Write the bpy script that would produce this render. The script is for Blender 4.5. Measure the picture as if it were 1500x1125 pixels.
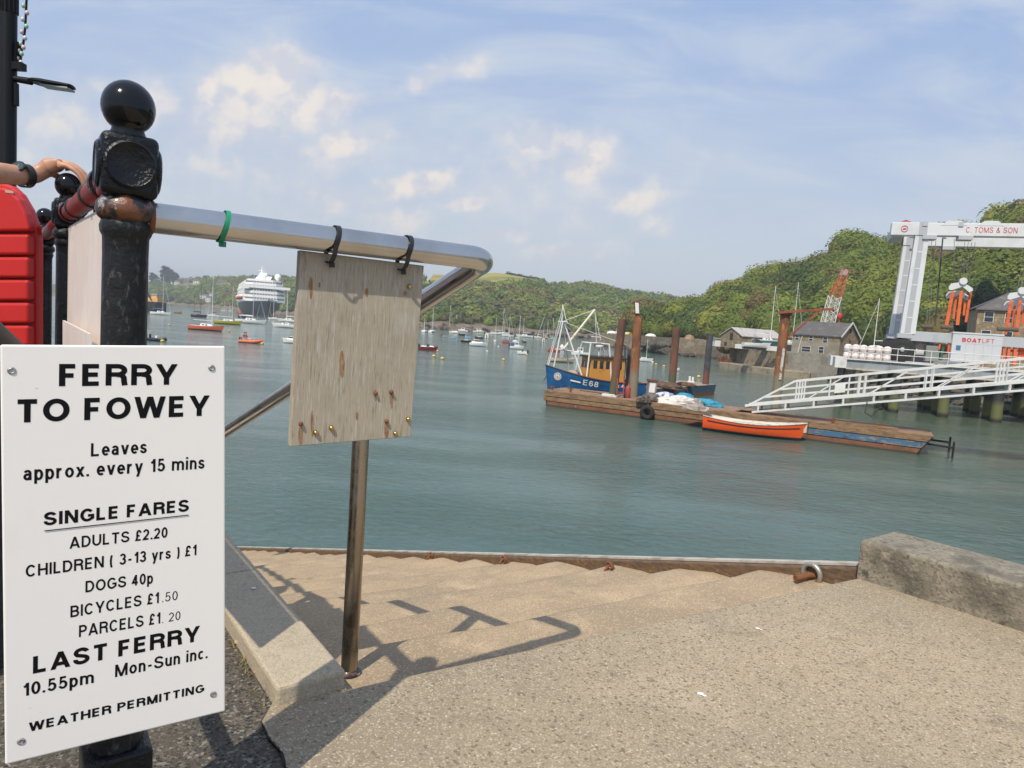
import bpy, bmesh, math, random
import numpy as np
from mathutils import Vector, Matrix
random.seed(7); RNG = np.random.default_rng(11)
for o in list(bpy.data.objects): bpy.data.objects.remove(o)
sc = bpy.context.scene; col = sc.collection

# ------------------------------------------------------------------ camera
CZ = 5.0; F = 1000.0
PITCH = math.radians(5.0); ROLL = math.atan(.07)
fw = Vector((0, math.cos(PITCH), -math.sin(PITCH)))
_r0 = Vector((1, 0, 0)); _u0 = Vector((0, math.sin(PITCH), math.cos(PITCH)))
camR = math.cos(ROLL)*_r0 + math.sin(ROLL)*_u0
camU = math.cos(ROLL)*_u0 - math.sin(ROLL)*_r0
CAM = Vector((0, 0, CZ))
cd = bpy.data.cameras.new('camera'); cam = bpy.data.objects.new('camera', cd); col.objects.link(cam)
cd.sensor_width = 36; cd.lens = 24.0; cd.clip_start = .05; cd.clip_end = 20000
M3 = Matrix((camR, camU, -fw)).transposed()
cam.matrix_world = Matrix.Translation(CAM) @ M3.to_4x4()
sc.camera = cam
sc.render.resolution_x = 1024; sc.render.resolution_y = 768

# ------------------------------------------------------------------ node helper
class T:
    def __init__(s, tree): s.t = tree; s.N = tree.nodes; s.L = tree.links
    def n(s, typ, ins=None, **attrs):
        nd = s.N.new(typ)
        for k, v in attrs.items(): setattr(nd, k, v)
        for k, v in (ins or {}).items():
            if isinstance(v, bpy.types.NodeSocket): s.L.new(v, nd.inputs[k])
            else: nd.inputs[k].default_value = v
        return nd
    def math(s, op, a, b=0.0, c=None, clamp=False):
        d = {0: a, 1: b}
        if c is not None: d[2] = c
        nd = s.n('ShaderNodeMath', d, operation=op); nd.use_clamp = clamp
        return nd.outputs[0]
    def vm(s, op, a, b=(0, 0, 0)):
        nd = s.n('ShaderNodeVectorMath', {0: a, 1: b}, operation=op)
        return nd.outputs['Value'] if op in ('LENGTH', 'DOT_PRODUCT', 'DISTANCE') else nd.outputs[0]
    def noise(s, vec, scale, detail=4, rough=.55, dist=0.0):
        return s.n('ShaderNodeTexNoise', {'Vector': vec, 'Scale': scale, 'Detail': detail, 'Roughness': rough, 'Distortion': dist}).outputs['Fac']
    def ramp(s, v, lo, hi, a=0.0, b=1.0, smooth=True):
        nd = s.n('ShaderNodeMapRange', {'Value': v, 'From Min': lo, 'From Max': hi, 'To Min': a, 'To Max': b})
        nd.interpolation_type = 'SMOOTHSTEP' if smooth else 'LINEAR'
        return nd.outputs[0]
    def mix(s, fac, a, b, mode='MIX'):
        nd = s.N.new('ShaderNodeMix'); nd.data_type = 'RGBA'; nd.blend_type = mode
        for k, v in ((0, fac), (6, a), (7, b)):
            if isinstance(v, bpy.types.NodeSocket): s.L.new(v, nd.inputs[k])
            else: nd.inputs[k].default_value = (*v, 1) if (k != 0 and len(v) == 3) else v
        return nd.outputs[2]
    def map(s, vec, scale=(1, 1, 1), rot=(0, 0, 0)):
        return s.n('ShaderNodeMapping', {'Vector': vec, 'Scale': scale, 'Rotation': rot}).outputs[0]

# ------------------------------------------------------------------ world, sun, exposure
SUNV = Vector((-.242, -.556, .795)).normalized()           # towards the sun
SUN_EL = math.asin(SUNV.z); SUN_AZ = math.atan2(SUNV.x, SUNV.y)
def ray(x, y):
    d = fw*F + camR*(x-750) + camU*(562.5-y); return d/d.y
w = bpy.data.worlds.new('World'); sc.world = w; w.use_nodes = True
w.node_tree.nodes.clear(); t = T(w.node_tree)
sky = t.n('ShaderNodeTexSky', sky_type='NISHITA'); sky.sun_disc = False
sky.sun_elevation = SUN_EL; sky.sun_rotation = SUN_AZ; sky.air_density = 1.0; sky.dust_density = 2.2; sky.ozone_density = 1.0
tc = t.n('ShaderNodeTexCoord').outputs['Generated']
sep = t.n('ShaderNodeSeparateXYZ', {0: tc})
yy = t.math('MAXIMUM', sep.outputs[1], .08)
q = t.n('ShaderNodeCombineXYZ', {0: t.math('DIVIDE', sep.outputs[0], yy), 1: t.math('DIVIDE', sep.outputs[2], yy), 2: 0.0}).outputs[0]
warp = t.n('ShaderNodeTexNoise', {'Vector': q, 'Scale': 9.0, 'Detail': 5.0, 'Roughness': .6})
qw = t.vm('ADD', q, t.vm('SCALE', t.vm('SUBTRACT', warp.outputs['Color'], (.5, .5, .5))))
qw.node.inputs[1].links[0].from_node.inputs['Scale'].default_value = .085
def blobs(lst, src):
    acc = None
    for (px, py, rx, ry, a, s_) in lst:
        d = ray(px, py)
        m = t.n('ShaderNodeMapping', {'Vector': src, 'Location': (d.x, d.z, 0), 'Rotation': (0, 0, math.radians(-a-4)), 'Scale': (rx/1000, ry/1000, 1)}, vector_type='TEXTURE').outputs[0]
        v = t.ramp(t.vm('LENGTH', m), 1.25, 0.0, 0.0, s_)
        acc = v if acc is None else t.math('MAXIMUM', acc, v)
    return acc
cum = [(345, 130, 95, 56, 0, .85), (395, 110, 100, 52, -8, 1.), (455, 155, 110, 48, -20, .8), (350, 180, 190, 70, -8, .58), (510, 200, 110, 42, -22, .66),
       (612, 272, 85, 34, -18, .95), (670, 302, 80, 22, -18, .6), (800, 210, 110, 46, -12, .62), (865, 235, 90, 46, -25, .75), (930, 290, 95, 42, -30, .66), (955, 325, 60, 30, -20, .5),
       (650, 105, 105, 26, -28, .56), (735, 352, 90, 20, -14, .55), (830, 372, 100, 16, -10, .58), (130, 130, 110, 40, -10, .5), (100, 175, 140, 60, -10, .45), (235, 150, 110, 60, 0, .5), (300, 250, 100, 34, 0, .46), (500, 300, 130, 36, -10, .5), (580, 325, 100, 26, -10, .5), (60, 250, 70, 26, 0, .5), (760, 260, 160, 60, -15, .42), (1000, 250, 120, 40, -20, .3), (390, 220, 330, 140, -12, .40), (850, 280, 240, 95, -20, .34), (90, 180, 220, 120, 0, .34)]
base_m = blobs(cum, qw)
fb = t.noise(q, 15.0, 9, .62)
den = t.math('ADD', base_m, t.math('MULTIPLY', t.math('SUBTRACT', fb, .5), .75))
cfac = t.math('ADD', t.math('MULTIPLY', t.ramp(den, .0, .80), .72), t.math('MULTIPLY', t.ramp(den, .26, .62), .28))
# thin veil everywhere, stronger in two bands low on the right
wisp = t.noise(t.map(q, (1.1, 4.2, 1), (0, 0, math.radians(10))), 2.6, 6, .6, .6)
wfac = t.ramp(wisp, .36, .74, .0, .75)
shade = t.ramp(t.math('SUBTRACT', t.noise(q, 16.0, 4, .5), t.noise(t.vm('ADD', q, (-.012, .03, 0)), 16.0, 4, .5)), -.1, .12)
SKY = .105
skc = t.vm('SCALE', sky.outputs[0]); skc.node.inputs['Scale'].default_value = SKY
elev = t.math('DIVIDE', sep.outputs[2], yy)
hzf = t.ramp(elev, .02, .55, .92, .80)
pale = t.mix(t.ramp(elev, 0.0, .5), (.61, .668, .732), (.375, .51, .79))
c1 = t.mix(hzf, skc, pale)
c2 = t.mix(wfac, c1, (.60, .668, .75))
cl = t.mix(shade, (.62, .64, .71), (.88, .80, .73))
c3 = t.mix(t.math('MULTIPLY', cfac, .88), c2, cl)
bg = t.n('ShaderNodeBackground', {'Color': c3, 'Strength': 1.0})
t.L.new(bg.outputs[0], t.n('ShaderNodeOutputWorld').inputs[0])

sd = bpy.data.lights.new('sun', 'SUN'); sun = bpy.data.objects.new('sun', sd); col.objects.link(sun)
sd.energy = 4.0; sd.angle = math.radians(.53); sd.color = (1, .92, .79)
sun.rotation_euler = SUNV.to_track_quat('Z', 'Y').to_euler(); sun.location = (-10, -20, 40)
sc.view_settings.view_transform = 'Standard'; sc.view_settings.look = 'None'
sc.view_settings.exposure = 0.10; sc.view_settings.gamma = 1
sc.cycles.use_denoising = True
try: sc.cycles.denoiser = 'OPENIMAGEDENOISE'
except Exception: pass
sc.cycles.max_bounces = 6; sc.cycles.transparent_max_bounces = 8; sc.cycles.caustics_reflective = False
sc.cycles.volume_bounces = 0

# ------------------------------------------------------------------ pixel helpers: a point at a depth, on a level, on a vertical plane
def W(x, y, D): return CAM + ray(x, y)*D
def Z(x, y, z):
    d = ray(x, y); return CAM + d*((z-CZ)/d.z)
def PV(x, y, p0, dr):                                    # on the vertical plane through p0 along dr
    d = ray(x, y); n = Vector((-dr[1], dr[0], 0))
    return CAM + d*((Vector(p0)-CAM).dot(n)/d.dot(n))
def V(*a): return Vector(a)

# ------------------------------------------------------------------ materials
MATS = {}
def mat(name, base, layers=(), rough=.6, metal=0.0, bump=(), spec=.5, coat=0.0, rlayer=None, coord='Object', attr=None, trans=0.0):
    if name in MATS: return MATS[name]
    m = bpy.data.materials.new(name); m.use_nodes = True; m.node_tree.nodes.clear(); t = T(m.node_tree)
    vec = t.n('ShaderNodeTexCoord').outputs[coord]
    c = (*base, 1)
    for L in layers:
        kind, cl, scale, lo, hi = L[:5]; st = L[5] if len(L) > 5 else (1, 1, 1)
        v = t.map(vec, st) if st != (1, 1, 1) else vec
        if kind == 'b':
            sb = t.n('ShaderNodeSeparateXYZ', {0: vec}); v = t.n('ShaderNodeCombineXYZ', {0: t.math('ADD', sb.outputs[0], t.math('MULTIPLY', sb.outputs[1], .73)), 1: sb.outputs[2], 2: 0.0}).outputs[0]
        if kind == 'n': f = t.noise(v, scale, 5, .6)
        elif kind == 'v':
            vo = t.n('ShaderNodeTexVoronoi', {'Vector': v, 'Scale': scale}); f = t.n('ShaderNodeSeparateColor', {0: vo.outputs['Color']}).outputs[0]
        elif kind == 'e':
            f = t.n('ShaderNodeTexVoronoi', {'Vector': v, 'Scale': scale}, feature='DISTANCE_TO_EDGE').outputs['Distance']
        elif kind == 'z':
            f = t.n('ShaderNodeSeparateXYZ', {0: v}).outputs[2]
            f = t.math('ADD', f, t.math('MULTIPLY', t.math('SUBTRACT', t.noise(v, scale, 4, .6), .5), L[6] if len(L) > 6 else .3))
        elif kind == 'b':
            br = t.n('ShaderNodeTexBrick', {'Vector': v, 'Scale': scale, 'Mortar Size': .035, 'Color1': (0, 0, 0, 1), 'Color2': (.6, .6, .6, 1), 'Mortar': (1, 1, 1, 1)})
            f = br.outputs[0]
        c = t.mix(t.ramp(f, lo, hi), c, cl)
    b = t.n('ShaderNodeBsdfPrincipled', {'Roughness': rough, 'Metallic': metal, 'Specular IOR Level': spec, 'Coat Weight': coat, 'Coat Roughness': .12})
    if attr:
        a = t.n('ShaderNodeAttribute'); a.attribute_name = attr
        c = a.outputs['Color'] if attr == 'fullcol' else t.mix(a.outputs['Fac'], c, layers[0][1])
    if isinstance(c, tuple): b.inputs['Base Color'].default_value = c
    else: t.L.new(c, b.inputs['Base Color'])
    if rlayer: t.L.new(t.ramp(t.noise(vec, rlayer[0], 4), .35, .65, rlayer[1], rlayer[2]), b.inputs['Roughness'])
    prev = None
    for L in bump:
        sc_, st, ds = L[:3]; v = t.map(vec, L[3]) if len(L) > 3 else vec
        f = t.noise(v, sc_, 5, .6) if not (len(L) > 4 and L[4] == 'v') else t.n('ShaderNodeTexVoronoi', {'Vector': v, 'Scale': sc_}).outputs[0]
        bn = t.n('ShaderNodeBump', {'Strength': st, 'Distance': ds, 'Height': f})
        if prev: t.L.new(prev, bn.inputs['Normal'])
        prev = bn.outputs[0]
    if prev: t.L.new(prev, b.inputs['Normal'])
    out = t.n('ShaderNodeOutputMaterial')
    if trans:
        tr = t.n('ShaderNodeBsdfTranslucent'); 
        if isinstance(c, tuple): tr.inputs[0].default_value = c
        else: t.L.new(c, tr.inputs[0])
        mx = t.n('ShaderNodeMixShader', {0: trans, 1: b.outputs[0], 2: tr.outputs[0]}); t.L.new(mx.outputs[0], out.inputs[0])
    else: t.L.new(b.outputs[0], out.inputs[0])
    MATS[name] = m; return m

concrete = mat('exposed aggregate concrete', (.40, .315, .205), [('n', (.285, .235, .165), .8, .36, .62), ('n', (.45, .36, .25), 2.6, .52, .78), ('n', (.25, .205, .145), 4.5, .56, .74), ('v', (.26, .20, .13), 230, .60, .8), ('v', (.45, .37, .26), 260, .76, .95), ('v', (.19, .15, .10), 125, .91, .96), ('v', (.54, .45, .33), 200, .96, .99), ('n', (.23, .18, .115), 11, .60, .78), ('n', (.30, .25, .175), 34, .6, .74)], .9, bump=[(90, .4, .004), (300, .3, .002), (7, .3, .02)])
concrete_step = mat('worn pink sand concrete', (.43, .318, .198), [('n', (.31, .235, .155), 1.6, .38, .64), ('n', (.27, .215, .15), 3.3, .55, .75, (.5, 1.4, 1)), ('n', (.5, .375, .24), 4, .5, .72), ('v', (.29, .22, .14), 210, .66, .82), ('v', (.49, .375, .245), 190, .80, .93), ('n', (.25, .19, .125), 9, .60, .8), ('n', (.22, .18, .12), 40, .64, .76)], .9, bump=[(80, .4, .004), (260, .3, .002), (9, .3, .012)])
asphalt = mat('gritty asphalt', (.085, .073, .055), [('v', (.15, .13, .10), 170, .55, .8), ('v', (.26, .235, .19), 130, .86, .95), ('v', (.035, .03, .025), 150, .80, .9), ('n', (.13, .105, .075), 3, .5, .7)], .92, bump=[(70, .8, .012), (200, .5, .006)])
granite = mat('grey granite', (.47, .39, .275), [('n', (.36, .30, .215), 8, .5, .75), ('v', (.33, .28, .205), 330, .60, .85), ('v', (.52, .44, .32), 280, .80, .95), ('n', (.30, .26, .195), 30, .58, .76)], .85, bump=[(90, .4, .004)])
oldblock = mat('weathered block concrete', (.27, .235, .175), [('n', (.12, .105, .08), 5, .44, .66), ('v', (.17, .15, .11), 95, .68, .8), ('n', (.36, .32, .24), 16, .58, .75), ('n', (.085, .075, .058), 22, .6, .72)], .92, bump=[(18, .8, .02), (80, .6, .008)])
timber = mat('wet brown timber', (.16, .095, .05), [('n', (.09, .06, .04), 14, .4, .65, (1, 1, 5)), ('n', (.24, .15, .08), 40, .55, .7)], .7, bump=[(30, .4, .01)])
blackpaint = mat('thick glossy black paint', (.006, .0065, .008), [('n', (.016, .016, .018), 12, .5, .75)], .2, spec=.32, bump=[(34, .6, .008), (120, .45, .005)])
blacksmooth = mat('smooth gloss black paint', (.006, .0065, .008), [], .12, spec=.4, bump=[(9, .08, .01)])
blackrust = mat('worn black paint over rust', (.014, .014, .015), [('n', (.16, .062, .02), 11, .60, .70, (1, 1, .35)), ('n', (.22, .2, .18), 45, .66, .76, (1, 1, .25)), ('n', (.07, .065, .06), 90, .55, .7, (1, 1, .5))], .42, bump=[(50, .6, .006)], spec=.3)
rustcollar = mat('rusted collar paint', (.016, .015, .015), [('n', (.17, .06, .022), 22, .50, .60), ('n', (.36, .31, .27), 30, .60, .68), ('n', (.36, .14, .045), 44, .64, .74)], .4, bump=[(60, .5, .006)], coat=.25)
steel = mat('polished stainless steel', (.60, .585, .56), [('n', (.5, .48, .45), 6, .4, .7, (1, 1, 1))], .2, 1.0, bump=[(220, .05, .001)], rlayer=(14, .14, .27))
steelpole = mat('dull brown stainless steel', (.40, .35, .29), [('n', (.30, .24, .17), 7, .4, .7, (1, 1, .3))], .27, 1.0, rlayer=(20, .2, .36))
ply = mat('weathered plywood', (.42, .36, .265), [('n', (.33, .285, .215), 3.5, .40, .66), ('n', (.50, .465, .40), 16, .50, .72, (14, 14, 1.1)), ('n', (.30, .25, .18), 30, .55, .75, (10, 10, .9)), ('n', (.25, .195, .125), 55, .53, .72, (6, 6, .45)), ('n', (.22, .175, .12), 6, .60, .78, (3, 3, 1)), ('n', (.49, .455, .39), 3.0, .48, .68)], .85, bump=[(60, .4, .002, (5, 5, .5))])
signwhite = mat('cream white sign board', (.91, .88, .83), [('n', (.80, .75, .66), 7, .60, .84, (1, 1, .22)), ('n', (.86, .82, .765), 5, .55, .8), ('n', (.62, .56, .5), 60, .735, .76)], .42, bump=[(5, .04, .01)])
letter = mat('black vinyl lettering', (.006, .006, .007), [], .5, spec=.15)
greyscrew = mat('dull grey screw metal', (.5, .5, .49), [('n', (.25, .24, .22), 300, .5, .6)], .4, .8)
brass = mat('brass screw', (.62, .42, .14), [], .3, 1.0)
rustm = mat('rust', (.20, .075, .028), [('n', (.10, .04, .02), 18, .45, .65), ('n', (.33, .14, .05), 35, .58, .7)], .85, bump=[(40, .5, .01)])
ruststain = mat('rust stain on wood', (.33, .20, .11), [('n', (.25, .105, .04), 70, .46, .62, (4, 4, .6)), ('n', (.40, .33, .24), 90, .55, .65, (4, 4, .6))], .85)
redpaint = mat('chipped dark red paint', (.27, .014, .012), [('n', (.13, .014, .012), 10, .42, .65), ('n', (.02, .016, .016), 22, .58, .64)], .45, bump=[(30, .3, .006)])
redplastic = mat('red plastic housing', (.55, .016, .012), [('n', (.42, .016, .014), 4, .45, .7), ('n', (.34, .05, .03), 16, .66, .78)], .42, bump=[(6, .06, .01)])
blackplastic = mat('black plastic', (.018, .018, .019), [], .45)
greenplastic = mat('green cable tie plastic', (.01, .26, .12), [], .4)
pinkboard = mat('faded pinkish board', (.70, .60, .53), [('n', (.74, .68, .62), 4, .45, .65), ('n', (.50, .42, .22), 7, .63, .75), ('n', (.62, .49, .43), 18, .55, .7, (6, 6, .4))], .6)
skin = mat('tanned skin', (.52, .27, .165), [('n', (.44, .215, .13), 26, .45, .7), ('n', (.58, .33, .22), 60, .55, .7)], .46, bump=[(240, .12, .001), (55, .1, .002)])
darkcloth = mat('dark grey cloth', (.025, .027, .032), [('n', (.045, .047, .052), 40, .45, .65)], .85)
paleshirt = mat('pale blue shirt cloth', (.35, .42, .52), [('n', (.3, .36, .45), 12, .4, .7)], .85)
hairm = mat('brown hair', (.06, .035, .02), [('n', (.10, .06, .03), 60, .45, .65, (4, 4, .5))], .5)
lampblack = mat('satin black lamp metal', (.006, .0065, .007), [], .42, spec=.22)
lampgrey = mat('grey lamp lens', (.30, .33, .31), [], .3)

# ------------------------------------------------------------------ mesh helpers
class MB:
    def __init__(s): s.v = []; s.f = []
    def add(s, vs, fs):
        b = len(s.v); s.v += [tuple(p) for p in vs]; s.f += [tuple(i+b for i in f) for f in fs]; return s
    def obox(s, o, a, b, c):
        o, a, b, c = Vector(o), Vector(a), Vector(b), Vector(c)
        if a.cross(b).dot(c) < 0: a, b = b, a
        return s.add([o, o+a, o+a+b, o+b, o+c, o+a+c, o+a+b+c, o+b+c], [(3, 2, 1, 0), (4, 5, 6, 7), (0, 1, 5, 4), (1, 2, 6, 5), (2, 3, 7, 6), (3, 0, 4, 7)])
    def box(s, x0, x1, y0, y1, z0, z1): return s.obox((x0, y0, z0), (x1-x0, 0, 0), (0, y1-y0, 0), (0, 0, z1-z0))
    def bar(s, p, q, w, h=None, up=(0, 0, 1)):
        p, q = Vector(p), Vector(q); h = h or w; d = (q-p); a = d.cross(Vector(up))
        if a.length < 1e-6: a = d.cross(Vector((1, 0, 0)))
        a = a.normalized(); b = a.cross(d).normalized()
        return s.obox(p-a*w/2-b*h/2, d, a*w, b*h)
    def tube(s, pts, r, n=10, caps=True):
        pts = [Vector(p) for p in pts]; m = len(pts); rs = r if isinstance(r, (list, tuple)) else [r]*m
        d0 = (pts[1]-pts[0]).normalized(); a = d0.orthogonal().normalized(); vs = []; fs = []
        for i in range(m):
            d = (pts[min(i+1, m-1)]-pts[max(i-1, 0)]).normalized()
            a = (a - d*a.dot(d)).normalized(); b = d.cross(a)
            for k in range(n):
                an = 2*math.pi*k/n; vs.append(pts[i]+(a*math.cos(an)+b*math.sin(an))*rs[i])
        for i in range(m-1):
            for k in range(n): fs.append((i*n+k, i*n+(k+1) % n, (i+1)*n+(k+1) % n, (i+1)*n+k))
        if caps: fs += [tuple(range(n-1, -1, -1)), tuple((m-1)*n+k for k in range(n))]
        return s.add(vs, fs)
    def lathe(s, prof, c, n=24, axis=None, sq=None):
        c = Vector(c); ax = Vector(axis).normalized() if axis else Vector((0, 0, 1)); a = ax.orthogonal().normalized() if axis else Vector((1, 0, 0)); b = ax.cross(a); vs = []; fs = []
        for r, z in prof:
            for k in range(n):
                an = 2*math.pi*k/n; vs.append(c+ax*z+(a*math.cos(an)+b*math.sin(an))*r)
        m = len(prof)
        for i in range(m-1):
            for k in range(n): fs.append((i*n+k, i*n+(k+1) % n, (i+1)*n+(k+1) % n, (i+1)*n+k))
        fs += [tuple(range(n-1, -1, -1)), tuple((m-1)*n+k for k in range(n))]
        return s.add(vs, fs)
    def ball(s, c, rx, ry=None, rz=None, n=16, m=10):
        ry = ry or rx; rz = rz or rx; c = Vector(c); vs = [c+Vector((0, 0, -rz))]; fs = []
        for i in range(1, m):
            th = -math.pi/2+math.pi*i/m
            for k in range(n):
                an = 2*math.pi*k/n; vs.append(c+Vector((rx*math.cos(th)*math.cos(an), ry*math.cos(th)*math.sin(an), rz*math.sin(th))))
        vs.append(c+Vector((0, 0, rz))); L = len(vs)-1
        for k in range(n):
            fs.append((0, 1+(k+1) % n, 1+k)); fs.append((L, L-n+k, L-n+(k+1) % n))
        for i in range(m-2):
            for k in range(n): fs.append((1+i*n+k, 1+i*n+(k+1) % n, 1+(i+1)*n+(k+1) % n, 1+(i+1)*n+k))
        return s.add(vs, fs)
    def prism(s, pts, ext):
        pts = [Vector(p) for p in pts]; e = Vector(ext); n = len(pts)
        nr = Vector((0, 0, 0))
        for i in range(n): nr += pts[i].cross(pts[(i+1) % n])
        if nr.dot(e) < 0: pts = pts[::-1]
        return s.add(pts+[p+e for p in pts], [tuple(range(n-1, -1, -1)), tuple(range(n, 2*n))]+[(i, (i+1) % n, n+(i+1) % n, n+i) for i in range(n)])
    def torus(s, c, R, r, axis=(0, 0, 1), n=24, m=10):
        c = Vector(c); ax = Vector(axis).normalized(); a = ax.orthogonal().normalized(); b = ax.cross(a); vs = []; fs = []
        for i in range(n):
            d = a*math.cos(2*math.pi*i/n)+b*math.sin(2*math.pi*i/n)
            for k in range(m):
                an = 2*math.pi*k/m; vs.append(c+d*(R+r*math.cos(an))+ax*r*math.sin(an))
        for i in range(n):
            for k in range(m): fs.append((i*m+k, ((i+1) % n)*m+k, ((i+1) % n)*m+(k+1) % m, i*m+(k+1) % m))
        return s.add(vs, fs)

def tagp(o, label=None, cat=None, group=None, kind=None):
    if label: o['label'] = label
    if cat: o['category'] = cat
    if group: o['group'] = group
    if kind: o['kind'] = kind
    return o
def root(name, loc, label, cat, group=None, rz=0.0):
    o = bpy.data.objects.new(name, None); col.objects.link(o); o.location = Vector(loc); o.rotation_euler = (0, 0, rz)
    o.empty_display_size = .2
    return tagp(o, label, cat, group)
def rmat(o):
    while o.parent: o = o.parent
    return Matrix.Translation(o.location) @ Matrix.Rotation(o.rotation_euler.z, 4, 'Z') if o.type == 'EMPTY' else Matrix.Identity(4)
def obj(name, mb, m, parent=None, local=True, smooth=None, bevel=0.0, bseg=2, label=None):
    me = bpy.data.meshes.new(name); vs = mb.v
    if parent is not None and not local:
        inv = rmat(parent).inverted(); vs = [inv @ Vector(p) for p in vs]
    me.from_pydata([tuple(p) for p in vs], [], mb.f); me.update()
    me.materials.append(m)
    o = bpy.data.objects.new(name, me); col.objects.link(o)
    if parent is not None: o.parent = parent
    if smooth is not None:
        me.polygons.foreach_set('use_smooth', [True]*len(me.polygons)); me.set_sharp_from_angle(angle=math.radians(smooth))
    if bevel:
        b = o.modifiers.new('bevel', 'BEVEL'); b.width = bevel; b.segments = bseg; b.limit_method = 'ANGLE'; b.angle_limit = math.radians(40)
    if label: o['label'] = label
    return o
def thing1(name, mb, m, label, cat, group=None, **k):     # a thing that is one mesh: its origin goes to its base
    xs = np.array([tuple(p) for p in mb.v]); c = Vector(((xs[:, 0].min()+xs[:, 0].max())/2, (xs[:, 1].min()+xs[:, 1].max())/2, xs[:, 2].min()))
    mb.v = [Vector(p)-c for p in mb.v]; o = obj(name, mb, m, **k); o.location = c
    return tagp(o, label, cat, group)
def struct(name, mb, m, kind='structure', **k): return tagp(obj(name, mb, m, **k), kind=kind)
def copy_tree(o, parent=None):
    c = o.copy(); col.objects.link(c); c.parent = parent
    for ch in [x for x in list(bpy.data.objects) if x.parent == o]: copy_tree(ch, c)
    return c
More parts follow.
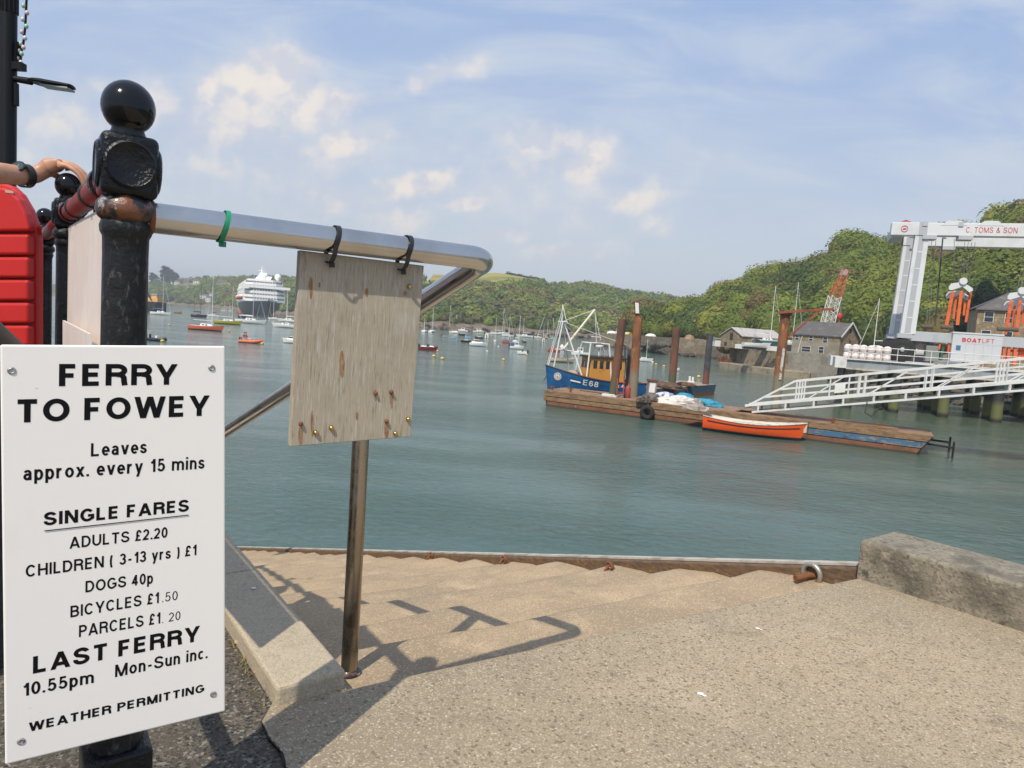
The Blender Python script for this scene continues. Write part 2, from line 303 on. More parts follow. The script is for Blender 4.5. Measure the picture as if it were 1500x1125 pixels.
# letter shapes: plain grotesque capitals, figures and small letters drawn as even strokes
def arc(cx, cy, rx, ry, a0, a1, n=14):
    return [(cx+rx*math.cos(math.radians(a0+(a1-a0)*i/n)), cy+ry*math.sin(math.radians(a0+(a1-a0)*i/n))) for i in range(n+1)]
def full(cx, cy, rx, ry): return ('C', arc(cx, cy, rx, ry, 0, 360, 28)[:-1])
Ln = lambda *p: ('L', list(p)); Dg = lambda *p: ('D', p)
S_ = Ln(*(arc(.5, .755, .47, .245, 12, 195)+[(.16, .58), (.5, .505), (.82, .43)]+arc(.5, .245, .5, .245, 25, -190)))
bowlp = lambda: None
GL = {
 'A': (.86, 0, 1, [Dg(0, 0, .5, 1), Dg(1, 0, .5, 1), Ln((.22, .24), (.78, .24))]),
 'B': (.74, 0, 1, [('C', [(0, 0), (0, 1), (.5, 1)]+arc(.5, .76, .42, .24, 80, -80)+[(.5, .52)]+arc(.53, .26, .47, .26, 80, -90)), Ln((0, .52), (.55, .52))]),
 'C': (.80, 0, 1, [Ln(*arc(.5, .5, .5, .5, 38, 322, 24))]),
 'D': (.76, 0, 1, [('C', [(0, 0), (0, 1), (.42, 1)]+arc(.42, .5, .58, .5, 80, -80)+[(.42, 0)])]),
 'E': (.66, 0, 1, [Ln((1, 1), (0, 1), (0, 0), (1, 0)), Ln((0, .52), (.92, .52))]),
 'F': (.62, 0, 1, [Ln((1, 1), (0, 1), (0, -.12)), Ln((0, .48), (.88, .48))]),
 'G': (.84, 0, 1, [Ln(*(arc(.5, .5, .5, .5, 40, 300, 22)+[(1, .20), (1, .45), (.56, .45)]))]),
 'H': (.76, 0, 1, [Ln((0, -.12), (0, 1.12)), Ln((1, -.12), (1, 1.12)), Ln((0, .5), (1, .5))]),
 'I': (0, 0, 1, [Ln((0, -.12), (0, 1.12))]),
 'L': (.62, 0, 1, [Ln((0, 1.12), (0, 0), (1.05, 0))]),
 'M': (.92, 0, 1, [Ln((0, -.12), (0, 1.12)), Ln((1, -.12), (1, 1.12)), Dg(.02, 1, .5, 0), Dg(.98, 1, .5, 0)]),
 'N': (.78, 0, 1, [Ln((0, -.12), (0, 1.12)), Ln((1, -.12), (1, 1.12)), Dg(.03, 1, .97, 0)]),
 'O': (.86, 0, 1, [full(.5, .5, .5, .5)]),
 'P': (.70, 0, 1, [Ln(*([(0, -.12), (0, 1), (.5, 1)]+arc(.5, .73, .5, .27, 80, -80)+[(.5, .46), (0, .46)]))]),
 'R': (.76, 0, 1, [Ln(*([(0, -.12), (0, 1), (.55, 1)]+arc(.55, .76, .43, .24, 80, -80)+[(.55, .52), (0, .52)])), Ln(*([(.5, .5)]+arc(.55, .3, .40, .2, 80, 0)+[(.97, .1), (1.02, -.12)]))]),
 'S': (.74, 0, 1, [S_]),
 'T': (.72, 0, 1, [Ln((-.08, 1), (1.08, 1)), Ln((.5, -.12), (.5, 1))]),
 'U': (.76, 0, 1, [Ln(*([(0, 1.12)]+arc(.5, .38, .5, .38, 180, 360)+[(1, 1.12)]))]),
 'W': (1.16, 0, 1, [Dg(0, 1, .24, 0), Dg(.5, 1, .24, 0), Dg(.5, 1, .76, 0), Dg(1, 1, .76, 0)]),
 'Y': (.80, 0, 1, [Dg(0, 1, .5, .36), Dg(1, 1, .5, .36), Ln((.5, -.12), (.5, .5))]),
 'V': (.80, 0, 1, [Dg(0, 1, .5, 0), Dg(1, 1, .5, 0)]),
 '£': (.58, 0, 1, [Ln(*(arc(.62, .74, .38, .26, 5, 180, 12)+[(.26, .3), (.05, 0), (1.05, 0)])), Ln((0, .46), (.8, .46))]),
 '&': (.80, 0, 1, [Ln((1, -.03), (.3, .62), (.22, .82), (.42, 1), (.62, .84), (.52, .66), (.12, .42), (.02, .2), (.2, .02), (.5, 0), (.8, .2), (.95, .5))]),
 '0': (.58, 0, 1, [full(.5, .5, .5, .5)]), '1': (.42, 0, 1, [Ln((1, -.12), (1, 1.12)), Ln((0, .74), (.5, .80), (.9, 1))]),
 '2': (.58, 0, 1, [Ln(*(arc(.5, .70, .5, .30, 165, -22)+[(.6, .34), (.1, .08), (0, 0), (1.08, 0)]))]),
 '3': (.58, 0, 1, [Ln(*(arc(.48, .76, .46, .24, 160, -80)+[(.42, .52)])), Ln(*([(.42, .52)]+arc(.48, .26, .52, .26, 80, -165)))]),
 '4': (.60, 0, 1, [Ln((.72, -.12), (.72, 1.05)), Ln((1.12, .22), (0, .22), (.70, 1))]),
 '5': (.58, 0, 1, [Ln(*([(.95, 1), (.18, 1), (.08, .5)]+arc(.47, .31, .53, .31, 128, -160)))]),
 '6': (.58, 0, 1, [full(.5, .30, .5, .30), Ln(*(arc(.5, .55, .5, .45, 30, 180)+[(0, .30)]))]),
 '8': (.58, 0, 1, [full(.5, .76, .42, .24), full(.5, .26, .5, .26)]),
 '.': (0, 0, 0, ['dot']), '-': (.42, 0, 1, [Ln((-.1, .34), (1.1, .34))]),
 '(': (.34, -.2, 1.05, [Ln(*arc(1.1, .5, 1.1, .56, 118, 242))]), ')': (.34, -.2, 1.05, [Ln(*arc(-.1, .5, 1.1, .56, 62, -62))]),
 'a': (.54, 0, .74, [Ln(*(arc(.46, .72, .44, .28, 160, 0)+[(.92, -.15)])), Ln(*([(.92, .56), (.45, .56)]+arc(.38, .28, .38, .28, 90, 270)+[(.6, .03), (.92, .22)]))]),
 'c': (.52, 0, .74, [Ln(*arc(.5, .5, .5, .5, 42, 318, 20))]), 'e': (.56, 0, .74, [Ln(*([(.02, .48), (1, .48)]+arc(.5, .5, .5, .5, 0, 315, 22)))]),
 'i': (0, 0, .74, [Ln((0, -.15), (0, 1.15)), 'idot']), 'm': (.92, 0, .74, [Ln((0, -.15), (0, 1.15)), Ln(*([(0, .6)]+arc(.25, .66, .25, .34, 180, 0)+[(.5, -.15)])), Ln(*([(.5, .6)]+arc(.75, .66, .25, .34, 180, 0)+[(1, -.15)]))]),
 'n': (.54, 0, .74, [Ln((0, -.15), (0, 1.15)), Ln(*([(0, .55)]+arc(.5, .6, .5, .4, 180, 0)+[(1, -.15)]))]), 'o': (.58, 0, .74, [full(.5, .5, .5, .5)]),
 'p': (.56, -.28, .74, [Ln((0, -.1), (0, 1.1)), full(.5, .64, .5, .36)]), 'r': (.44, 0, .74, [Ln((0, -.15), (0, 1.15)), Ln(*([(0, .5)]+arc(.9, .55, .9, .45, 180, 85)))]),
 's': (.50, 0, .74, [S_]), 'u': (.54, 0, .74, [Ln((1, -.15), (1, 1.15)), Ln(*([(0, 1.15)]+arc(.5, .4, .5, .4, 180, 360)))]),
 'v': (.58, 0, .74, [Dg(0, 1, .5, 0), Dg(1, 1, .5, 0)]), 'x': (.56, 0, .74, [Dg(0, 1, 1, 0), Dg(1, 1, 0, 0)]),
 'y': (.58, -.28, .74, [Dg(0, 1, .52, .27), Dg(1, 1, .28, 0), Ln((.1, .0), (.32, .0))]),
}
def ribbon(P, t_, closed):
    P = [Vector(p) for p in P]; Q = [P[0]]
    for p in P[1:]:
        if (p-Q[-1]).length > 1e-4: Q.append(p)
    P = Q; n = len(P); Lf = []; Rt = []
    for i in range(n):
        a = P[i]-P[i-1] if (i > 0 or closed) else P[1]-P[0]; b = P[(i+1) % n]-P[i] if (i < n-1 or closed) else P[i]-P[i-1]
        a = a.normalized(); b = b.normalized(); na = Vector((-a.y, a.x)); nb = Vector((-b.y, b.x)); m_ = (na+nb)
        m_ = m_.normalized() if m_.length > 1e-3 else na
        k = 1/max(.45, m_.dot(na)); Lf.append(P[i]+m_*t_/2*k); Rt.append(P[i]-m_*t_/2*k)
    vs = Lf+Rt; fs = [(i, n+i, n+(i+1) % n, (i+1) % n) for i in range(n if closed else n-1)]
    return vs, fs
def text(name, body, m, org, xd, up, width=None, cap=.02, bold=1, thick=.0006, parent=None, center=False):
    t_ = {1: .205, 2: .165, 0: .098}[bold]; x = 0; V2 = []; FS = []; WD = []; wd_i = 0; sp_ = .13 if bold else .16
    for c in body:
        if c == ' ': x += .36; wd_i += 1; continue
        w_, y0, y1, items = GL[c]; bw = max(0, w_-.2)+(0 if w_ == 0 else 0); h = y1-y0-t_
        f = lambda u, v: (x+t_/2+u*bw, y0+t_/2+v*h)
        for k, it in enumerate(items):
            if it == 'dot': vs, fs = [Vector(p) for p in ((x, 0), (x+t_, 0), (x+t_, t_), (x, t_))], [(0, 1, 2, 3)]
            elif it == 'idot': vs, fs = [Vector(p) for p in ((x, .86), (x+t_, .86), (x+t_, 1.), (x, 1.))], [(0, 1, 2, 3)]
            elif it[0] == 'D':
                u0, v0, u1, v1 = it[1]; X0, X1 = x+t_/2+u0*bw, x+t_/2+u1*bw; Y0, Y1 = y0+v0*(y1-y0), y0+v1*(y1-y0)
                hw = t_/2*math.hypot(X1-X0, Y1-Y0)/abs(Y1-Y0)
                vs, fs = [Vector(p) for p in ((X0-hw, Y0), (X0+hw, Y0), (X1+hw, Y1), (X1-hw, Y1))], [(0, 1, 2, 3)]
            else:
                P = [f(*p) for p in it[1]]
                P = [(px_, min(max(py_, y0 if it[0] == 'L' else -9), y1 if it[0] == 'L' else 9)) for px_, py_ in P]
                vs, fs = ribbon(P, t_, it[0] == 'C')
            b = len(V2); V2 += [(p.x, p.y, k) for p in vs]; FS += [tuple(i+b for i in q) for q in fs]; WD += [wd_i]*len(fs)
        x += bw+t_+sp_
    xs = [p[0] for p in V2]; x0, x1 = min(xs), max(xs); sx = (width/(x1-x0)) if width else cap
    xd = Vector(xd).normalized(); up = Vector(up).normalized(); nr = xd.cross(up)
    vs = [Vector(org)+xd*((p[0]-x0-((x1-x0)/2 if center else 0))*sx)+up*(p[1]*cap)+nr*(thick*(1+.12*p[2])) for p in V2]
    words = {}
    for q, k in zip(FS, WD):                                           # every face looks outwards; each word is a piece of its own
        up_n = (vs[q[1]]-vs[q[0]]).cross(vs[q[2]]-vs[q[1]]); words.setdefault(k, []).append(q if up_n.dot(nr) >= 0 else tuple(reversed(q)))
    for k, fs in words.items():
        ids = sorted({i for q in fs for i in q}); new = {i: n for n, i in enumerate(ids)}
        mb = MB(); mb.add([vs[i] for i in ids], [tuple(new[i] for i in q) for q in fs]); o = obj(name, mb, m, parent, local=parent is None)
    return o
def rmat(o):
    while o.parent: o = o.parent
    return Matrix.Translation(o.location) @ Matrix.Rotation(o.rotation_euler.z, 4, 'Z')
# ================================================================== SETTING: quay, steps, ground
GZ = 3.98
kA = Z(508, 983, GZ+.05); kB = Z(335, 783, GZ+.05); kC = Z(402, 1000, GZ+.05)
U = (kB-kA).normalized(); E = V(-U.y, U.x, 0)*-1                       # U runs down the steps, E across them
if E.x < 0: E = -E
UP = V(0, 0, 1)
RISE, TREAD = .16, .527
def line_x(p, a, q, b):                                                # 2D line intersection
    d = a.x*b.y-a.y*b.x; s_ = ((q.x-p.x)*b.y-(q.y-p.y)*b.x)/d; return V(p.x+a.x*s_, p.y+a.y*s_, 0)
cA = Z(510, 1005, GZ); cE = (Z(1250, 846, GZ)-cA).normalized()
beamS = W(1250, 832, 3.05)
L0 = line_x(cA, cE, kA, U); R0 = line_x(cA, cE, beamS, U)
rB = Z(1253, 846, GZ); rC = Z(1500, 926, GZ); wd = (rC-rB).normalized(); wn = V(-wd.y, wd.x, 0)
if wn.x < 0: wn = -wn
aB = [Z(383, 1058, GZ), Z(392, 1080, GZ), Z(412, 1102, GZ), Z(420, 1130, GZ), Z(470, 1300, GZ)]
def flat(pts, z): 
    mb = MB(); mb.add([V(p.x, p.y, z) for p in pts], [tuple(range(len(pts)))]); return mb
def up_(mb):                                                           # make the single ngon face upwards
    v = [Vector(p) for p in mb.v]; n = Vector((0, 0, 0))
    for i in range(len(v)): n += v[i].cross(v[(i+1) % len(v)])
    if n.z < 0: mb.f = [tuple(reversed(f)) for f in mb.f]
    return mb
kC0 = V(kC.x, kC.y, 0)
plat = [L0-U*.022, R0-U*.022, V(rB.x, rB.y, 0)+wd*9+wn*.05, V(2.0, -9, 0), V(.2, -9, 0)] + aB[::-1] + [kC0, L0]
struct('concrete_paving', up_(flat(plat, GZ)), concrete)
far = 11.0
asp = [kC0, kC0+U*far, kC0+U*far-E*7, kC0-U*10-E*7, V(.2, -9, 0)] + aB[::-1]
struct('asphalt_quay', up_(flat(asp, GZ-.006)), asphalt)
# the quay's body: walls down to the water
mb = MB()
body1 = [L0+V(0, 0, 0), L0+U*far, L0+U*far-E*7.2, L0-U*11-E*7.2, V(.2, -9.2, 0), V(rB.x, rB.y, 0)+wd*9.1+wn*.3, V(rB.x, rB.y, 0)+wn*.3, R0-U*.02, L0-U*.02]
mb.prism([V(p.x, p.y, -1.2) for p in body1], (0, 0, GZ-.035+1.2)); struct('quay_body', mb, oldblock)

def steps():
    prof = []                                                          # (s, z) section, soft worn noses
    prof += [(-.022, GZ), (-.012, GZ-.003), (-.004, GZ-.010), (0, GZ-.022)]
    n = 27
    for k in range(1, n):
        z = GZ-k*RISE; s0 = (k-1)*TREAD
        prof += [(s0+.012, z+.02), (s0+.05, z+.004), (s0+.26, z), (s0+TREAD-.08, z-.002), (s0+TREAD-.03, z-.005), (s0+TREAD-.010, z-.012), (s0+TREAD, z-.028)]
    nx = 60; vs = []; fs = []
    for i, (s_, z) in enumerate(prof):
        a = L0+U*s_; b = R0+U*s_
        for j in range(nx+1):
            f = j/nx; p = a.lerp(b, f)
            wob = .010*math.sin(f*7+(i//7)*1.9)+.005*math.sin(f*23+(i//7)*2.7)+random.uniform(-.002, .002)
            # the treads hump up and round off towards the timber edge
            end = max(0, (f-.86)/.14); hump = .62*end*max(0, min(.12, GZ+.012-.304*s_-z))
            if s_ <= 0 or s_ > 26*TREAD: hump = wob = 0
            vs.append(V(p.x, p.y, z+(wob*.35 if s_ > 0 else 0)+hump)+U*(wob*.8 if s_ > 0 else 0))
    for i in range(len(prof)-1):
        for j in range(nx): fs.append((i*(nx+1)+j, i*(nx+1)+j+1, (i+1)*(nx+1)+j+1, (i+1)*(nx+1)+j))
    mb = MB(); mb.add(vs, fs); return mb
struct('steps', steps(), concrete_step, smooth=50)

# kerb stones along the quay edge
kn = (kA-kC).length
k0 = kA-E*kn
lens = [(Z(340, 838, GZ+.05)-kA).dot(U)] + [.92]*10
s_ = 0.0; wd_lab = ['granite kerb stone at the foot of the steel handrail pole, half in sunlight', 'granite kerb stone behind the first joint, almost all in shadow', 'granite kerb stone beyond the second joint at the edge of the white sign']
for i, L in enumerate(lens):
    mb = MB(); a = V(kA.x, kA.y, GZ-.03)-E*kn+U*(s_+.004)
    mb.obox(a, E*kn, U*(L-.008), (0, 0, .08+random.uniform(-.002, .003)))
    thing1('kerb_stone', mb, granite, wd_lab[i] if i < 3 else 'granite kerb stone further down the quay edge, hidden behind the white ferry sign', 'kerb stone', 'granite kerb stones along the quay edge', bevel=.009, bseg=2)
    s_ += L
# concrete edge block on the right
mb = MB(); o_ = V(rB.x, rB.y, GZ-.02); hgt = .195; wdt = (Z(1310, 777, GZ+.175)-V(rB.x, rB.y, GZ+.175)).length
cr = Z(1310, 777, GZ+.175)-V(rB.x, rB.y, GZ+.175); cr.z = 0
mb.prism([o_, o_+wd*.03+wd*8, o_+wd*8+wn*.36, o_+cr*1.0], (0, 0, hgt))
thing1('edge_block', mb, oldblock, 'long weathered concrete block edging the quay above the water, far right', 'concrete block', bevel=.016, bseg=3)
# timber along the seaward side of the steps
rr = ray(360, 803); tt = (rr.x*beamS.y-beamS.x)/(U.x-rr.x*U.y); bE = beamS+U*tt; bE.z = CZ+rr.z*bE.y
bd = (bE-beamS); mb = MB(); mb.obox(beamS+V(0, 0, -.34)-bd*.03, bd*1.18, E*.13, (0, 0, .34)); 
thing1('edge_timber', mb, timber, 'wet brown timber rail running down the seaward side of the steps', 'timber', bevel=.008)
mb = MB(); mb.obox(beamS+V(0, 0, .0025)+E*.045-bd*.03, bd*1.18, E*.06, (0, 0, .012))
mb2 = MB(); mb2.obox(beamS+V(0, 0, -6)+E*.01+U*.3, bd*1.1, E*.5, (0, 0, 5.6)); struct('steps_side_wall', mb2, oldblock)
thing1('edge_strip', mb, mat('pale worn strip', (.5, .46, .40), [('n', (.35, .31, .26), 8, .45, .6)], .8), 'thin pale strip capping the timber rail beside the steps', 'strip')

# mooring rings at the seaward end of the steps
galv = mat('galvanised ring', (.42, .41, .38), [('n', (.3, .2, .12), 20, .5, .65)], .45, .6)
for k, (off, m_, lab) in enumerate([((1188, 851), galv, 'grey mooring ring on a rusty bar by the concrete block'), ((893, 831), rustm, 'rusty mooring ring on the second sawtooth step end from the right'), ((738, 823), rustm, 'rusty mooring ring on the middle step end, left of two like it'), ((615, 818), rustm, 'rusty mooring ring at the far left step end near the pole')]):
    kk = [1, 3, 5, 7][k]; best = None
    for it in range(200):
        z = GZ-kk*RISE+.01; s1 = (kk-1)*TREAD+TREAD*it/199.0
        p = R0+U*s1-E*.10; d = ray(*off); dx = abs(p.x/p.y-d.x)
        if best is None or dx < best[0]: best = (dx, p, z)
    p, z = best[1], best[2]
    if k == 0: p = Z(1188, 852, GZ-RISE+.05); z = GZ-RISE+.04
    sc = 1.0 if k == 0 else .55
    rt = root('mooring_ring', (p.x, p.y, z), lab, 'mooring ring', 'mooring rings on the step ends')
    mb = MB(); mb.tube([V(-.09, -.03, .03), V(-.02, -.005, .042), V(.07, .02, .036), V(.13, .045, -.02)] if k == 0 else [V(-.03, -.01, .0), V(-.01, 0, .03), V(.02, .01, .03), V(.035, .015, 0)], .016*sc, 8); obj('staple', mb, rustm, rt, smooth=50)
    mb = MB(); mb.torus((.0, .0, .05*sc), .045*sc, .012*sc, (.85, .5, .1)); obj('ring', mb, m_, rt, smooth=60)

# water, one sheet to the horizon
def water_mat():
    m = bpy.data.materials.new('harbour water'); m.use_nodes = True; m.node_tree.nodes.clear(); t = T(m.node_tree)
    vec = t.n('ShaderNodeTexCoord').outputs['Object']
    n1 = t.noise(t.map(vec, (1, 1.5, 1), (0, 0, .5)), 2.6, 5, .6, .4); n2 = t.noise(t.map(vec, (.7, 1.3, 1), (0, 0, -.3)), .55, 4, .55, .3); n3 = t.noise(vec, .035, 3, .5)
    n4 = t.noise(t.map(vec, (.5, 1.6, 1), (0, 0, .2)), .10, 4, .55)
    h = t.math('ADD', t.math('MULTIPLY', n1, .16), t.math('MULTIPLY', n2, .26))
    amp = t.ramp(n4, .36, .64, .28, 1.15)
    b = t.n('ShaderNodeBump', {'Strength': amp, 'Distance': .5, 'Height': h})
    c = t.mix(t.ramp(n3, .4, .62), (.054, .104, .092), (.074, .125, .104))
    sx = t.n('ShaderNodeSeparateXYZ', {0: vec})
    green_fac = t.math('MULTIPLY', t.ramp(sx.outputs[0], 4, 40), t.ramp(sx.outputs[1], 130, 60))   # greener tint towards the right and the nearer water
    c = t.mix(t.math('MULTIPLY', green_fac, .75), c, (.115, .135, .085))
    p = t.n('ShaderNodeBsdfPrincipled', {'Base Color': c, 'Roughness': .09, 'IOR': 1.333, 'Normal': b.outputs[0]})
    t.L.new(p.outputs[0], t.n('ShaderNodeOutputMaterial').inputs[0]); return m
mb = MB(); mb.add([(-4000, -60, 0), (4000, -60, 0), (4000, 6000, 0), (-4000, 6000, 0)], [(0, 1, 2, 3)])
struct('water', mb, water_mat())

# ================================================================== HANDRAIL, IRON RAILING, SIGN
p1 = W(181, 400, 1.2); b1 = W(192, 158, 1.2); b2 = W(100, 272, 2.5); b3 = W(66, 317, 3.75)
rt = root('steel_handrail', V(0, 0, GZ-RISE)+V(p1.x, p1.y, 0)+E*.6, 'polished steel tube handrail with a sharp hairpin bend and one brown pole', 'handrail')
A = PV(211, 317.5, p1, E); B = PV(691, 376.5, p1, E); z0 = B.z
A.z += .0; RR = .055
pts = [A, A.lerp(B, .5)]
Bq = B.copy(); endp = None
cen = B+U*RR; 
foot_ = Z(511, 987, GZ-RISE); st_ = B+E*RR+U*RR; st_.z -= .012
pole_top = V(foot_.x, foot_.y, CZ+ray(535, 497).z*foot_.y)
for i in range(0, 13):
    a = math.pi/2*i/12; p = cen+E*RR*math.sin(a)-U*RR*math.cos(a); p.z = B.z-.012*(i/12)**1.5; pts.append(p)
dn = (pole_top-st_)*2.1; pts += [st_+dn*.06, st_+dn*.5, st_+dn, st_+dn*1.9]
mb = MB(); mb.tube(pts, .0268, 28); obj('tube', mb, steel, rt, local=False, smooth=40)
pt = foot_
mb = MB(); mb.tube([V(pt.x, pt.y, GZ-RISE-.01), pole_top], .0266, 24); obj('pole', mb, steelpole, rt, local=False, smooth=40)
mb = MB(); mb.lathe([(.040, 0), (.040, .005), (.03, .010), (.026, .016)], (pt.x, pt.y, GZ-RISE+.004), 20); obj('base_flange', mb, rustcollar, rt, local=False, smooth=40)
p2_ = st_+dn*1.85
mb = MB(); mb.tube([V(p2_.x, p2_.y, p2_.z-.95), p2_], .0242, 16); obj('pole', mb, steelpole, rt, local=False, smooth=40)
mb = MB(); mb.torus(A+E*.010, .025, .006, E, 24, 8); obj('weld', mb, rustm, rt, local=False, smooth=60)
railE = (B-A).normalized()
def tie(name, px_, m, lab, r=.0288, tail=None, w=.0042, ln=.0, cat='cable tie', grp=None):
    c = PV(px_[0], px_[1], p1, E); c = A+railE*((c-A).dot(railE))
    mb = MB(); vs = []; n = 28; a1 = railE; dA = railE.cross(UP).normalized(); dB = UP
    for i in range(n):
        an = 2*math.pi*i/n; d = dA*math.cos(an)+dB*math.sin(an); ext = ln if False else 0
        dd = d.copy(); rad = r+(.0 if d.z > -.55 else ln*(-d.z-.55)/.45)
        for k, (s1, s2) in enumerate(((-w, 0), (w, 0), (w, .0016), (-w, .0016))): vs.append(c+d*(rad+s2)+a1*(s1+.006*math.sin(an)))
    fs = [(i*4+k, ((i+1) % n)*4+k, ((i+1) % n)*4+(k+1) % 4, i*4+(k+1) % 4) for i in range(n) for k in range(4)]
    mb.add(vs, fs)
    hd = c-UP*(r+ln+.001)-dA*.0
    mb.obox(hd+V(-.005, -.006, -.008), (.010, 0, 0), (0, .010, 0), (0, 0, .010))
    return thing1(name, mb, m, lab, cat, grp)
tie('cable_tie', (327, 336), greenplastic, 'green plastic cable tie round the steel handrail near the post', cat='cable tie')
tie('cable_tie', (488, 352), blackplastic, 'black cable tie holding the plywood board, left of the pair', ln=.018, grp='black ties holding the plywood board', w=.005)
tie('cable_tie', (593, 368), blackplastic, 'black cable tie holding the plywood board, nearer the hairpin bend', ln=.018, grp='black ties holding the plywood board', w=.005)

# plywood board hanging from the rail
bc = [PV(x, y, p1, E) for x, y in ((442.5, 366), (625, 389), (605, 641), (428, 656))]
rt = root('plywood_board', (bc[3]+bc[2])/2, 'weathered grey plywood board hanging from the steel handrail', 'board')
mb = MB(); mb.prism([p+U*.012 for p in bc], U*.018); obj('panel', mb, ply, rt, local=False, bevel=.0015)
def onboard(x, y): return PV(x, y, bc[0], E)
for (x, y, m) in [(603, 420, brass), (465, 635, brass), (488, 628, brass), (601, 615, brass), (582, 636, brass), (443, 622, rustm), (569, 618, rustm), (576, 575, rustm), (553, 577, rustm)]:
    p = onboard(x, y); mb = MB(); rad = .0052 if m is brass else .0046
    mb.lathe([(rad*.5, 0), (rad, .002), (rad, .006), (rad*.6, .0085), (.0005, .009)], p+U*.0135, 12, axis=-U); obj('screw', mb, m, rt, local=False, smooth=50)
rs = random.Random(3)
for (x, y, w_, h_) in [(458, 413, 9, 34), (471, 415, 4, 8), (540, 424, 6, 14), (504, 525, 10, 42), (569, 622, 8, 30), (577, 582, 7, 22), (553, 576, 5, 20), (443, 632, 8, 30), (526, 607, 5, 14), (460, 610, 6, 40), (597, 428, 8, 8)]:
    n = 14; ps = []
    for i in range(n):
        an = 2*math.pi*i/n; k_ = 1+rs.uniform(-.25, .2)
        ps.append(onboard(x+.36*w_*math.cos(an)*k_, y+h_*.15+h_*.5*math.sin(an)*k_*(1.15 if math.sin(an) > 0 else .7))+U*.0113)
    mb = MB(); mb.add(ps, [tuple(range(n))]); obj('rust_stain', mb, ruststain, rt, local=False)

# the iron railing: three ball-topped posts joined by red rails
rt = root('iron_railing', V(p1.x, p1.y, GZ), 'black iron railing of ball-topped posts joined by chipped dark red rails', 'railing')
RXY = [V(p1.x, p1.y, 0)+V(.003, 0, 0), V(b2.x, b2.y, 0), V(b3.x, b3.y, 0)]
BZ = [b1.z, b2.z, b3.z]
def post(c, bz, near):
    sh = MB(); z1 = bz-.19
    sh.lathe([(.046, GZ+.18), (.041, GZ+.24), (.037, GZ+.30), (.0355, z1-.06), (.036, z1-.03), (.040, z1-.022), (.041, z1-.012), (.038, z1-.002), (.035, z1+.01)], (c.x, c.y, 0), 12 if near else 16)
    so = obj('post', sh, blackrust if near else blackpaint, rt, local=False, smooth=35)
    mb = MB(); mb.obox(V(c.x, c.y, GZ-.02)-E*.055-U*.055, E*.110, U*.110, (0, 0, .22)); obj('plinth', mb, blackpaint, so, local=False, bevel=.008)
    if not near:
        mb = MB(); mb.lathe([(.045, GZ+.42), (.053, GZ+.432), (.045, GZ+.445)], (c.x, c.y, 0), 16); obj('ring_moulding', mb, blackpaint, so, local=False, smooth=60)
    mb = MB(); mb.lathe([(.036, z1-.004), (.044, z1+.003), (.048, z1+.014), (.046, z1+.027), (.040, z1+.034), (.035, z1+.045)], (c.x, c.y, 0), 24); obj('collar', mb, rustcollar if near else blackpaint, so, local=False, smooth=60)
    hb = MB(); zz = z1+.036; hb.obox(V(c.x, c.y, zz)-E*.0435-U*.0435, E*.087, U*.087, (0, 0, .104)); ho = obj('head_block', hb, blackpaint, so, local=False, bevel=.012, bseg=4, smooth=35)
    for d in (E, -E, U, -U):
        db = MB(); db.lathe([(.040, -.002), (.040, .003), (.036, .006), (.033, .0035), (.001, .0045)], V(c.x, c.y, zz+.052)+d*.043, 28, axis=d); obj('disc', db, blackpaint, ho, local=False, smooth=50)
    fb_ = MB(); pr = [(.030, zz+.100-bz), (.027, zz+.112-bz), (.0255, -.052), (.027, -.044)]
    pr += [(.0420*math.cos(a), .0445*math.sin(a)) for a in [math.radians(x) for x in (-54, -42, -30, -18, -6, 6, 18, 30, 42, 54, 66, 76, 84)]]+[(.0008, .0445)]
    fb_.lathe(pr, (c.x, c.y, bz), 36); obj('ball_finial', fb_, blacksmooth, so, local=False, smooth=70)
for i in range(3): post(RXY[i], BZ[i], i == 0)
RZ = [b-.19+.088 for b in BZ]
ends = [RXY[i]+V(0, 0, RZ[i]) for i in range(3)]; ends.append(ends[2]+(ends[2]-ends[1])*1.0)
for i in range(3):
    mb = MB(); mb.tube([ends[i], ends[i+1]], .028, 18); obj('red_rail', mb, redpaint, rt, local=False, smooth=40)
for f in (.2, .9):
    c = ends[0].lerp(ends[1], f); mb = MB(); mb.lathe([(.0345, -.014), (.037, 0), (.0345, .014)], c, 16, axis=(ends[1]-ends[0])); obj('rail_band', mb, blackpaint, rt, local=False, smooth=50)
post(V(ends[3].x, ends[3].y, 0), BZ[2], False)
lo = [V(p.x, p.y, GZ+.36) for p in ends]
for i in range(3):
    mb = MB(); mb.tube([lo[i], lo[i+1]], .02, 12); obj('lower_rail', mb, redpaint, rt, local=False, smooth=40)

